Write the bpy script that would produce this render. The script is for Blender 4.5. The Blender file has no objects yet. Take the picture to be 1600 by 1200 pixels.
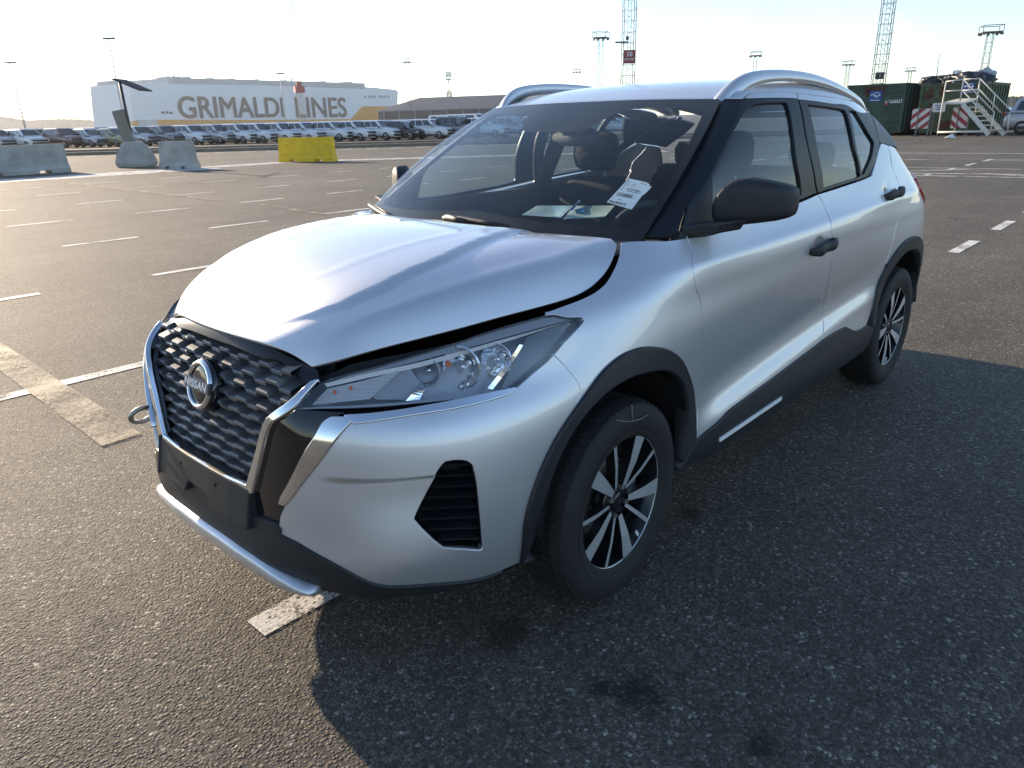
import bpy, bmesh, math, random
import numpy as np
from mathutils import Vector, Matrix
from mathutils.bvhtree import BVHTree
from mathutils.geometry import delaunay_2d_cdt

R = math.radians
scene = bpy.context.scene
COL = scene.collection
# ------------------------------------------------------------------ camera
# world frame = frame of the silver car: x forward, y to its left, z up, origin on the
# ground under the front axle (metres)
FPX = 1144.42
CAM = np.array([1.7173, 1.997, 1.466])
YAW, PITCH, ROLL = R(223.1186), R(19.9076), R(-1.4244)


def cam_axes():
    cy, sy, cp, sp = math.cos(YAW), math.sin(YAW), math.cos(PITCH), math.sin(PITCH)
    f = np.array([cy * cp, sy * cp, -sp])
    r = np.array([sy, -cy, 0.0])
    u = np.cross(r, f)
    cr, sr = math.cos(ROLL), math.sin(ROLL)
    return cr * r + sr * u, -sr * r + cr * u, f


CR, CU, CF = cam_axes()
cam_data = bpy.data.cameras.new('camera')
cam_data.sensor_width = 36.0
cam_data.sensor_fit = 'HORIZONTAL'
cam_data.lens = FPX / 1600.0 * 36.0
cam_data.clip_start = 0.05
cam_data.clip_end = 20000
cam = bpy.data.objects.new('camera', cam_data)
COL.objects.link(cam)
m3 = Matrix((CR, CU, -CF)).transposed()
cam.matrix_world = Matrix.Translation(Vector(CAM)) @ m3.to_4x4()
scene.camera = cam

# ------------------------------------------------------------------ light
SUN_EL = R(17.0)
SUN_AZ = math.atan2(-1.0, -0.03)          # towards the sun, in the x-y plane
SUN_DIR = Vector((math.cos(SUN_AZ) * math.cos(SUN_EL), math.sin(SUN_AZ) * math.cos(SUN_EL), math.sin(SUN_EL)))
world = bpy.data.worlds.new('World')
scene.world = world
world.use_nodes = True
wn, wl = world.node_tree.nodes, world.node_tree.links
wn.clear()
w_out = wn.new('ShaderNodeOutputWorld')
w_bg = wn.new('ShaderNodeBackground')
w_bg.inputs['Strength'].default_value = 0.128
w_sky = wn.new('ShaderNodeTexSky')
w_sky.sky_type = 'NISHITA'
w_sky.sun_disc = False
w_sky.sun_elevation = SUN_EL
# Nishita: rotation 0 = sun towards +y, turning clockwise
w_sky.sun_rotation = math.pi / 2 - SUN_AZ
w_sky.altitude = 0
w_sky.air_density = 0.85
w_sky.dust_density = 0.12
w_sky.ozone_density = 1.5
# thin cirrus streaks over the whole dome
tc = wn.new('ShaderNodeTexCoord')
sep = wn.new('ShaderNodeSeparateXYZ')
wl.new(tc.outputs['Generated'], sep.inputs[0])
den = wn.new('ShaderNodeMath'); den.operation = 'ADD'; den.inputs[1].default_value = 0.13
wl.new(sep.outputs['Z'], den.inputs[0])
dx = wn.new('ShaderNodeMath'); dx.operation = 'DIVIDE'
dy = wn.new('ShaderNodeMath'); dy.operation = 'DIVIDE'
wl.new(sep.outputs['X'], dx.inputs[0]); wl.new(den.outputs[0], dx.inputs[1])
wl.new(sep.outputs['Y'], dy.inputs[0]); wl.new(den.outputs[0], dy.inputs[1])
cmb = wn.new('ShaderNodeCombineXYZ')
wl.new(dx.outputs[0], cmb.inputs[0]); wl.new(dy.outputs[0], cmb.inputs[1])
mp = wn.new('ShaderNodeMapping')
mp.inputs['Rotation'].default_value = (0, 0, R(38))
mp.inputs['Scale'].default_value = (0.22, 1.15, 1)
wl.new(cmb.outputs[0], mp.inputs[0])
nz = wn.new('ShaderNodeTexNoise')
nz.inputs['Scale'].default_value = 1.0
nz.inputs['Detail'].default_value = 7
nz.inputs['Roughness'].default_value = 0.58
nz.inputs['Distortion'].default_value = 0.4
wl.new(mp.outputs[0], nz.inputs['Vector'])
crp = wn.new('ShaderNodeValToRGB')
crp.color_ramp.elements[0].position = 0.5
crp.color_ramp.elements[0].color = (0, 0, 0, 1)
crp.color_ramp.elements[1].position = 0.78
crp.color_ramp.elements[1].color = (0.28, 0.28, 0.28, 1)
wl.new(nz.outputs['Fac'], crp.inputs[0])
# clouds are lit by the same sky: sky colour desaturated and brightened
bw = wn.new('ShaderNodeRGBToBW')
wl.new(w_sky.outputs[0], bw.inputs[0])
cl = wn.new('ShaderNodeMath'); cl.operation = 'MULTIPLY'; cl.inputs[1].default_value = 1.5
wl.new(bw.outputs[0], cl.inputs[0])
mixc = wn.new('ShaderNodeMix'); mixc.data_type = 'RGBA'
wl.new(crp.outputs[0], mixc.inputs['Factor'])
wl.new(w_sky.outputs[0], mixc.inputs['A'])
wl.new(cl.outputs[0], mixc.inputs['B'])
wl.new(mixc.outputs['Result'], w_bg.inputs['Color'])
wl.new(w_bg.outputs[0], w_out.inputs['Surface'])

sun_data = bpy.data.lights.new('sun', 'SUN')
sun_data.energy = 4.8
sun_data.angle = R(0.6)
sun_data.color = (1.0, 0.80, 0.58)
sun = bpy.data.objects.new('sun', sun_data)
COL.objects.link(sun)
sun.rotation_euler = SUN_DIR.to_track_quat('Z', 'Y').to_euler()

vs = scene.view_settings
vs.view_transform = 'Standard'
vs.look = 'None'
vs.exposure = 1.05
vs.gamma = 1.0
vs.use_curve_mapping = False
scene.cycles.max_bounces = 8
scene.cycles.diffuse_bounces = 3
scene.cycles.glossy_bounces = 5
scene.cycles.volume_bounces = 0
scene.cycles.transparent_max_bounces = 16
scene.cycles.sample_clamp_indirect = 6.0

# ------------------------------------------------------------------ pixel rays


def ray(px, py):
    d = CR * ((px - 800.0) / FPX) + CU * (-(py - 600.0) / FPX) + CF
    return d / np.linalg.norm(d)


def ground_at(px, py, z=0.0):
    d = ray(px, py)
    return CAM + d * ((z - CAM[2]) / d[2])


def at_dist(px, py, gy):
    """point on the ray of a pixel at the world-y plane gy"""
    d = ray(px, py)
    return CAM + d * ((gy - CAM[1]) / d[1])


# ------------------------------------------------------------------ materials
MATS = {}


def nodes_of(m):
    m.use_nodes = True
    return m.node_tree.nodes, m.node_tree.links, m.node_tree.nodes['Principled BSDF']


def mat(name, col, rough=0.5, metal=0.0, coat=0.0, coat_rough=0.03, spec=0.5, noise=0.0, nscale=8.0, bump=0.0,
        bscale=60.0, rvar=0.0, dirt=0.0):
    """Principled material with procedural colour and roughness variation"""
    if name in MATS:
        return MATS[name]
    m = bpy.data.materials.new(name)
    n, l, b = nodes_of(m)
    b.inputs['Base Color'].default_value = (*col, 1)
    b.inputs['Roughness'].default_value = rough
    b.inputs['Metallic'].default_value = metal
    b.inputs['Coat Weight'].default_value = coat
    b.inputs['Coat Roughness'].default_value = coat_rough
    b.inputs['Specular IOR Level'].default_value = spec
    c = n.new('ShaderNodeTexCoord')
    if noise > 0:
        t = n.new('ShaderNodeTexNoise')
        t.inputs['Scale'].default_value = nscale
        t.inputs['Detail'].default_value = 6
        t.inputs['Roughness'].default_value = 0.62
        l.new(c.outputs['Object'], t.inputs['Vector'])
        r = n.new('ShaderNodeValToRGB')
        r.color_ramp.elements[0].position = 0.28
        r.color_ramp.elements[1].position = 0.72
        r.color_ramp.elements[0].color = (*[max(0, v * (1 - noise)) for v in col], 1)
        r.color_ramp.elements[1].color = (*[min(1, v * (1 + noise)) for v in col], 1)
        l.new(t.outputs['Fac'], r.inputs[0])
        l.new(r.outputs[0], b.inputs['Base Color'])
        if rvar > 0:
            mr = n.new('ShaderNodeMapRange')
            mr.inputs['To Min'].default_value = max(0, rough - rvar)
            mr.inputs['To Max'].default_value = min(1, rough + rvar)
            l.new(t.outputs['Fac'], mr.inputs[0])
            l.new(mr.outputs[0], b.inputs['Roughness'])
    if bump > 0:
        t2 = n.new('ShaderNodeTexNoise')
        t2.inputs['Scale'].default_value = bscale
        t2.inputs['Detail'].default_value = 4
        l.new(c.outputs['Object'], t2.inputs['Vector'])
        bp = n.new('ShaderNodeBump')
        bp.inputs['Strength'].default_value = bump
        bp.inputs['Distance'].default_value = 0.01
        l.new(t2.outputs['Fac'], bp.inputs['Height'])
        l.new(bp.outputs[0], b.inputs['Normal'])
    MATS[name] = m
    return m


def glass_mat(name, tint=(0.75, 0.8, 0.8), ior=1.5, rough=0.0, haze=0.0):
    if name in MATS:
        return MATS[name]
    m = bpy.data.materials.new(name)
    m.use_nodes = True
    n, l = m.node_tree.nodes, m.node_tree.links
    n.clear()
    o = n.new('ShaderNodeOutputMaterial')
    tr = n.new('ShaderNodeBsdfTransparent')
    tr.inputs[0].default_value = (*tint, 1)
    gl = n.new('ShaderNodeBsdfGlossy')
    gl.inputs['Roughness'].default_value = rough
    gl.inputs[0].default_value = (1, 1, 1, 1)
    # Schlick reflectance, the same from both sides of a thin pane
    ge = n.new('ShaderNodeNewGeometry')
    dt = n.new('ShaderNodeVectorMath'); dt.operation = 'DOT_PRODUCT'
    l.new(ge.outputs['Incoming'], dt.inputs[0]); l.new(ge.outputs['Normal'], dt.inputs[1])
    ab = n.new('ShaderNodeMath'); ab.operation = 'ABSOLUTE'; l.new(dt.outputs['Value'], ab.inputs[0])
    om = n.new('ShaderNodeMath'); om.operation = 'SUBTRACT'; om.inputs[0].default_value = 1.0; om.use_clamp = True
    l.new(ab.outputs[0], om.inputs[1])
    pw = n.new('ShaderNodeMath'); pw.operation = 'POWER'; pw.inputs[1].default_value = 5.0; l.new(om.outputs[0], pw.inputs[0])
    f0 = 2 * ((ior - 1) / (ior + 1)) ** 2
    fr = n.new('ShaderNodeMath'); fr.operation = 'MULTIPLY_ADD'; fr.inputs[1].default_value = 1 - f0; fr.inputs[2].default_value = f0
    l.new(pw.outputs[0], fr.inputs[0])
    mx = n.new('ShaderNodeMixShader')
    l.new(fr.outputs[0], mx.inputs[0])
    l.new(tr.outputs[0], mx.inputs[1])
    l.new(gl.outputs[0], mx.inputs[2])
    last = mx
    if haze > 0:           # a film of dust on the outside
        df = n.new('ShaderNodeBsdfDiffuse')
        df.inputs[0].default_value = (0.6, 0.6, 0.58, 1)
        c = n.new('ShaderNodeTexCoord')
        t = n.new('ShaderNodeTexNoise')
        t.inputs['Scale'].default_value = 5
        t.inputs['Detail'].default_value = 8
        l.new(c.outputs['Object'], t.inputs['Vector'])
        mr = n.new('ShaderNodeMapRange')
        mr.inputs['From Min'].default_value = 0.3
        mr.inputs['From Max'].default_value = 0.8
        mr.inputs['To Min'].default_value = 0.3 * haze
        mr.inputs['To Max'].default_value = 1.6 * haze
        l.new(t.outputs['Fac'], mr.inputs[0])
        m2 = n.new('ShaderNodeMixShader')
        l.new(mr.outputs[0], m2.inputs[0])
        l.new(mx.outputs[0], m2.inputs[1])
        l.new(df.outputs[0], m2.inputs[2])
        last = m2
    l.new(last.outputs[0], o.inputs['Surface'])
    MATS[name] = m
    return m


# ------------------------------------------------------------------ object helpers


def tag(o, label=None, cat=None, group=None, kind=None):
    if label: o['label'] = label
    if cat: o['category'] = cat
    if group: o['group'] = group
    if kind: o['kind'] = kind
    return o


def empty(name, loc=(0, 0, 0), rz=0.0, parent=None):
    o = bpy.data.objects.new(name, None)
    o.empty_display_size = 0.2
    o.location = loc
    o.rotation_euler = (0, 0, rz)
    COL.objects.link(o)
    if parent: o.parent = parent
    return o


def mesh_obj(name, me, material=None, parent=None):
    o = bpy.data.objects.new(name, me)
    COL.objects.link(o)
    if material is not None and len(me.materials) == 0:
        me.materials.append(material)
    if parent: o.parent = parent
    return o


def copy_tree(o, parent=None, mats=None):
    c = o.copy()
    COL.objects.link(c)
    c.parent = parent
    for ch in [x for x in bpy.data.objects if x.parent == o]:
        copy_tree(ch, c)
    return c


class MB:
    """collects boxes, bars, tubes, lathes into one mesh"""

    def __init__(s):
        s.v, s.f, s.sm = [], [], []

    def add(s, V, F, smooth=False):
        k = len(s.v)
        s.v += [tuple(map(float, p)) for p in V]
        s.f += [tuple(i + k for i in f) for f in F]
        s.sm += [smooth] * len(F)
        return s

    def box(s, c, d, rz=0.0, rot=None, taper=1.0):
        hx, hy, hz = d[0] / 2, d[1] / 2, d[2] / 2
        V = []
        for z, t in ((-hz, 1.0), (hz, taper)):
            for x, y in ((-hx, -hy), (hx, -hy), (hx, hy), (-hx, hy)):
                V.append(Vector((x * t, y * t, z)))
        M = rot if rot is not None else Matrix.Rotation(rz, 3, 'Z')
        V = [M @ p + Vector(c) for p in V]
        return s.add(V, [(3, 2, 1, 0), (4, 5, 6, 7), (0, 1, 5, 4), (1, 2, 6, 5), (2, 3, 7, 6), (3, 0, 4, 7)])

    def bar(s, a, b, w, h=None, up=(0, 0, 1)):
        a, b = Vector(a), Vector(b)
        d = b - a
        L = d.length
        if L < 1e-6: return s
        d /= L
        up = Vector(up)
        if abs(d.dot(up)) > .98: up = Vector((1, 0, 0))
        x = d.cross(up).normalized()
        z = x.cross(d)
        M = Matrix((x, d, z)).transposed()
        return s.box((a + b) / 2, (w, L, h or w), rot=M)

    def tube(s, pts, r, n=8, cap=True, closed=False):
        pts = [Vector(p) for p in pts]
        rs = r if isinstance(r, (list, tuple)) else [r] * len(pts)
        V, F = [], []
        N = len(pts)
        prev = None
        for i, p in enumerate(pts):
            if closed:
                t = pts[(i + 1) % N] - pts[i - 1]
            else:
                t = pts[min(i + 1, N - 1)] - pts[max(i - 1, 0)]
            t.normalize()
            if prev is None:
                u = t.orthogonal().normalized()
            else:
                u = (prev - t * prev.dot(t)).normalized()
            prev = u
            w = t.cross(u)
            for k in range(n):
                a = 2 * math.pi * k / n
                V.append(p + (u * math.cos(a) + w * math.sin(a)) * rs[i])
        for i in range(N if closed else N - 1):
            j = (i + 1) % N
            for k in range(n):
                F.append((i * n + k, i * n + (k + 1) % n, j * n + (k + 1) % n, j * n + k))
        if cap and not closed:
            F.append(tuple(range(n))[::-1])
            F.append(tuple((N - 1) * n + k for k in range(n)))
        return s.add(V, F, True)

    def lathe(s, prof, n=48, axis='Y', c=(0, 0, 0), closed=False, a0=0.0, a1=None, smooth=True):
        """prof: list of (radius, along-axis)"""
        V, F = [], []
        full = a1 is None
        m = n if full else n + 1
        for k in range(m):
            a = (2 * math.pi * k / n) if full else a0 + (a1 - a0) * k / n
            ca, sa = math.cos(a), math.sin(a)
            for (r, h) in prof:
                if axis == 'Y': V.append((c[0] + r * ca, c[1] + h, c[2] + r * sa))
                elif axis == 'Z': V.append((c[0] + r * ca, c[1] + r * sa, c[2] + h))
                else: V.append((c[0] + h, c[1] + r * ca, c[2] + r * sa))
        P = len(prof)
        for k in range(n):
            k2 = (k + 1) % m
            for i in range(P if closed else P - 1):
                j = (i + 1) % P
                q = (k * P + i, k * P + j, k2 * P + j, k2 * P + i)
                F.append(q if axis != 'Z' else q[::-1])
        return s.add(V, F, smooth)

    def prism(s, poly, axis, h0, h1, smooth=False):
        """poly 2D extruded; axis 'x': poly=(y,z), 'y': poly=(x,z), 'z': poly=(x,y)"""
        def P(a, h):
            return {'x': (h, a[0], a[1]), 'y': (a[0], h, a[1]), 'z': (a[0], a[1], h)}[axis]
        n = len(poly)
        V = [P(a, h0) for a in poly] + [P(a, h1) for a in poly]
        F = [tuple(range(n))[::-1], tuple(range(n, 2 * n))]
        F += [(i, (i + 1) % n, n + (i + 1) % n, n + i) for i in range(n)]
        return s.add(V, F, smooth)

    def build(s, name, material, parent=None, bevel=0.0, mirror_y=False, fixn=True):
        me = s.mesh(name, bevel, mirror_y, fixn)
        return mesh_obj(name, me, material, parent)

    def mesh(s, name, bevel=0.0, mirror_y=False, fixn=True):
        me = bpy.data.meshes.new(name)
        v = [(p[0], -p[1], p[2]) for p in s.v] if mirror_y else s.v
        me.from_pydata(v, [], s.f)
        me.polygons.foreach_set('use_smooth', s.sm)
        if fixn or bevel > 0:
            bm = bmesh.new()
            bm.from_mesh(me)
            if bevel > 0:
                es = [e for e in bm.edges if len(e.link_faces) == 2 and e.calc_face_angle(0) > R(28)]
                bmesh.ops.bevel(bm, geom=es, offset=bevel, segments=2, affect='EDGES', profile=0.6)
            bmesh.ops.recalc_face_normals(bm, faces=bm.faces)
            bm.to_mesh(me)
            bm.free()
        me.update()
        return me


def text_mesh(body, size, name='lettering', extrude=0.0, align='CENTER', bold=0.0, spacing=1.0):
    cu = bpy.data.curves.new(name, 'FONT')
    cu.body = body
    cu.size = size
    cu.extrude = extrude
    cu.offset = bold
    cu.align_x = align
    cu.align_y = 'CENTER'
    cu.space_character = spacing
    o = bpy.data.objects.new(name, cu)
    COL.objects.link(o)
    dg = bpy.context.evaluated_depsgraph_get()
    me = bpy.data.meshes.new_from_object(o.evaluated_get(dg))
    bpy.data.objects.remove(o)
    bpy.data.curves.remove(cu)
    me.name = name
    return me


def place_mesh(me, origin, ex, ey, ez=None, sx=1.0, sy=1.0):
    """map mesh-local x,y,z to world axes ex,ey,ez at origin"""
    ex, ey = Vector(ex).normalized(), Vector(ey).normalized()
    ez = Vector(ez) if ez is not None else ex.cross(ey)
    M = Matrix((ex * sx, ey * sy, ez)).transposed().to_4x4()
    me.transform(Matrix.Translation(Vector(origin)) @ M)
    return me


# ------------------------------------------------------------------ spline surfaces


def bs_basis(n, t):
    """clamped uniform cubic B-spline basis, n control points, t in [0,1] -> (len(t), n)"""
    t = np.clip(np.asarray(t, float), 0, 1)
    m = n - 3
    kn = np.concatenate([[0, 0, 0], np.linspace(0, 1, m + 1), [1, 1, 1]])
    x = np.minimum(t, 1 - 1e-9)
    B = np.zeros((len(x), len(kn) - 1))
    for i in range(len(kn) - 1):
        B[:, i] = (x >= kn[i]) & (x < kn[i + 1])
    for d in range(1, 4):
        for i in range(len(kn) - 1 - d):
            a = kn[i + d] - kn[i]
            b = kn[i + d + 1] - kn[i + 1]
            v = 0
            if a > 0: v = v + (x - kn[i]) / a * B[:, i]
            if b > 0: v = v + (kn[i + d + 1] - x) / b * B[:, i + 1]
            B[:, i] = v
    return B[:, :n]


def greville(n):
    m = n - 3
    kn = np.concatenate([[0, 0, 0], np.linspace(0, 1, m + 1), [1, 1, 1]])
    return np.array([(kn[i + 1] + kn[i + 2] + kn[i + 3]) / 3 for i in range(n)])


class Surf:
    def __init__(s, P, iters=6, post=None, flip=False, res=(260, 90)):
        P = np.array(P, float)
        s.nu, s.nv = P.shape[:2]
        s.post = post
        s.flip = -1.0 if flip else 1.0
        Bu, Bv = bs_basis(s.nu, greville(s.nu)), bs_basis(s.nv, greville(s.nv))
        Q = P.copy()
        for _ in range(iters):
            S = np.einsum('ai,bj,ijk->abk', Bu, Bv, Q)
            Q += P - S
        s.Q = Q
        U, V = np.meshgrid(np.linspace(0, 1, res[0]), np.linspace(0, 1, res[1]), indexing='ij')
        G = s.ev(U.ravel(), V.ravel())
        s.Lu = np.linalg.norm(np.diff(G.reshape(res[0], res[1], 3), axis=0), axis=2).sum(0).mean()
        s.Lv = np.linalg.norm(np.diff(G.reshape(res[0], res[1], 3), axis=1), axis=2).sum(1).mean()
        s.gu, s.gv = U.ravel(), V.ravel()
        F = []
        b = res[1]
        for i in range(res[0] - 1):
            for j in range(b - 1):
                k = i * b + j
                F.append((k, k + b, k + b + 1))
                F.append((k, k + b + 1, k + 1))
        s.F = F
        s.bvh = BVHTree.FromPolygons([tuple(p) for p in G], F, all_triangles=True)

    def ev(s, u, v, post=True):
        u, v = np.atleast_1d(u), np.atleast_1d(v)
        p = np.einsum('ai,aj,ijk->ak', bs_basis(s.nu, u), bs_basis(s.nv, v), s.Q)
        if post and s.post is not None:
            p = s.post(p)
        return p

    def nrm(s, u, v):
        u, v = np.atleast_1d(u).astype(float), np.atleast_1d(v).astype(float)
        e = 1.5e-3
        u0, u1 = np.clip(u - e, 0, 1), np.clip(u + e, 0, 1)
        v0, v1 = np.clip(v - e, 0, 1), np.clip(v + e, 0, 1)
        du = (s.ev(u1, v) - s.ev(u0, v))
        dv = (s.ev(u, v1) - s.ev(u, v0))
        n = np.cross(du, dv) * s.flip
        L = np.linalg.norm(n, axis=1, keepdims=True)
        return n / np.maximum(L, 1e-12)

    def hit(s, o, d):
        o, d = np.asarray(o, float), np.asarray(d, float)
        d = d / np.linalg.norm(d)
        loc, n, idx, dist = s.bvh.ray_cast(Vector(o), Vector(d))
        if loc is None:
            # nearest approach: sample along the ray
            best = None
            for t in np.linspace(0.2, 8, 800):
                r = s.bvh.find_nearest(Vector(o + d * t))
                if best is None or r[3] < best[0]: best = (r[3], r[2])
            idx = best[1]
            f = s.F[idx]
            u, v = s.gu[list(f)].mean(), s.gv[list(f)].mean()
            if best[0] > 0.03:
                print('MISS', o.round(3), d.round(3), round(best[0], 3))
            return np.array([u, v])
        f = list(s.F[idx])
        u, v, t = s.gu[f].mean(), s.gv[f].mean(), dist
        for _ in range(4):
            e = 1e-4
            p = s.ev(u, v)[0]
            r = p - (o + d * t)
            ub, vb = (e if u < .5 else -e), (e if v < .5 else -e)
            J = np.stack([(s.ev(u + ub, v)[0] - p) / ub, (s.ev(u, v + vb)[0] - p) / vb, -d], 1)
            try:
                q = np.linalg.solve(J, -r)
            except np.linalg.LinAlgError:
                break
            u, v, t = np.clip(u + q[0], 0, 1), np.clip(v + q[1], 0, 1), t + q[2]
        return np.array([u, v])

    def px(s, x, y):
        return s.hit(CAM, ray(x, y))

    def side(s, x, z):
        return s.hit((x, 3.0, z), (0, -1, 0))

    def front(s, y, z):
        return s.hit((3.0, max(y, .0015), z), (-1, 0, 0))

    def back(s, y, z):
        return s.hit((-6.0, max(y, .0015), z), (1, 0, 0))

    def top(s, x, y):
        return s.hit((x, y, 4.0), (0, 0, -1))


def crom(pts, n=10):
    """Catmull-Rom through points (open)"""
    P = np.array(pts, float)
    if len(P) < 3:
        t = np.linspace(0, 1, n)[:, None]
        return P[0] * (1 - t) + P[-1] * t
    ext = np.vstack([2 * P[0] - P[1], P, 2 * P[-1] - P[-2]])
    out = []
    for i in range(1, len(ext) - 2):
        p0, p1, p2, p3 = ext[i - 1], ext[i], ext[i + 1], ext[i + 2]
        for t in np.linspace(0, 1, n, endpoint=False):
            out.append(.5 * ((2 * p1) + (p2 - p0) * t + (2 * p0 - 5 * p1 + 4 * p2 - p3) * t * t + (3 * p1 - p0 - 3 * p2 + p3) * t ** 3))
    out.append(P[-1])
    return np.array(out)


def outline(S, *segs):
    """closed loop in (u,v) from segments; each segment is smoothed, joints are corners.
    points: ('p',x,y) pixel, ('s',x,z) from the side, ('f',y,z) from the front, ('b',y,z), ('t',x,y), ('uv',u,v)"""
    out = []
    for sg in segs:
        q = []
        for p in sg:
            k = p[0]
            if k == 'p': q.append(S.px(p[1], p[2]))
            elif k == 's': q.append(S.side(p[1], p[2]))
            elif k == 'f': q.append(S.front(p[1], p[2]))
            elif k == 'b': q.append(S.back(p[1], p[2]))
            elif k == 't': q.append(S.top(p[1], p[2]))
            else: q.append(np.array(p[1:3]))
        c = crom(q, 8) if len(q) > 2 else np.array(q)
        if len(out) and np.linalg.norm(out[-1] - c[0]) < 1e-6:
            c = c[1:]
        out += list(c)
    if np.linalg.norm(out[-1] - out[0]) < 1e-6: out.pop()
    return np.array(out)


def resample(loop, h, closed=True, corner=R(22)):
    """resample polyline at spacing h keeping corners"""
    P = np.array(loop, float)
    if closed: P = np.vstack([P, P[:1]])
    out = [P[0]]
    seg = [P[0]]
    n = len(P)

    def flush(seg):
        A = np.array(seg)
        L = np.linalg.norm(np.diff(A, axis=0), axis=1)
        c = np.concatenate([[0], np.cumsum(L)])
        k = max(1, int(round(c[-1] / h)))
        t = np.linspace(0, c[-1], k + 1)[1:]
        return [np.array([np.interp(x, c, A[:, j]) for j in range(A.shape[1])]) for x in t]
    for i in range(1, n):
        seg.append(P[i])
        if i < n - 1:
            a, b = P[i] - P[i - 1], P[i + 1] - P[i]
            la, lb = np.linalg.norm(a), np.linalg.norm(b)
            if la > 1e-9 and lb > 1e-9 and math.acos(max(-1, min(1, a @ b / la / lb))) > corner:
                out += flush(seg); seg = [P[i]]
    out += flush(seg)
    if closed: out.pop()
    return np.array(out)


def inside(poly, Q):
    x, y = Q[:, 0], Q[:, 1]
    r = np.zeros(len(Q), bool)
    n = len(poly)
    for i in range(n):
        x0, y0 = poly[i]
        x1, y1 = poly[(i + 1) % n]
        if y0 == y1: continue
        c = ((y0 > y) != (y1 > y)) & (x < (x1 - x0) * (y - y0) / (y1 - y0) + x0)
        r ^= c
    return r


def area2(p):
    x, y = p[:, 0], p[:, 1]
    return 0.5 * np.sum(x * np.roll(y, -1) - y * np.roll(x, -1))


def inset(p, d):
    """move a ccw polygon inwards by d"""
    a = p - np.roll(p, 1, axis=0)
    b = np.roll(p, -1, axis=0) - p
    a /= np.maximum(np.linalg.norm(a, axis=1, keepdims=True), 1e-9)
    b /= np.maximum(np.linalg.norm(b, axis=1, keepdims=True), 1e-9)
    na = np.stack([-a[:, 1], a[:, 0]], 1)
    nb = np.stack([-b[:, 1], b[:, 0]], 1)
    m = na + nb
    L = np.linalg.norm(m, axis=1, keepdims=True)
    m /= np.maximum(L, 1e-6)
    k = 1 / np.maximum((m * na).sum(1, keepdims=True), 0.5)
    return p + m * k * d


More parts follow.
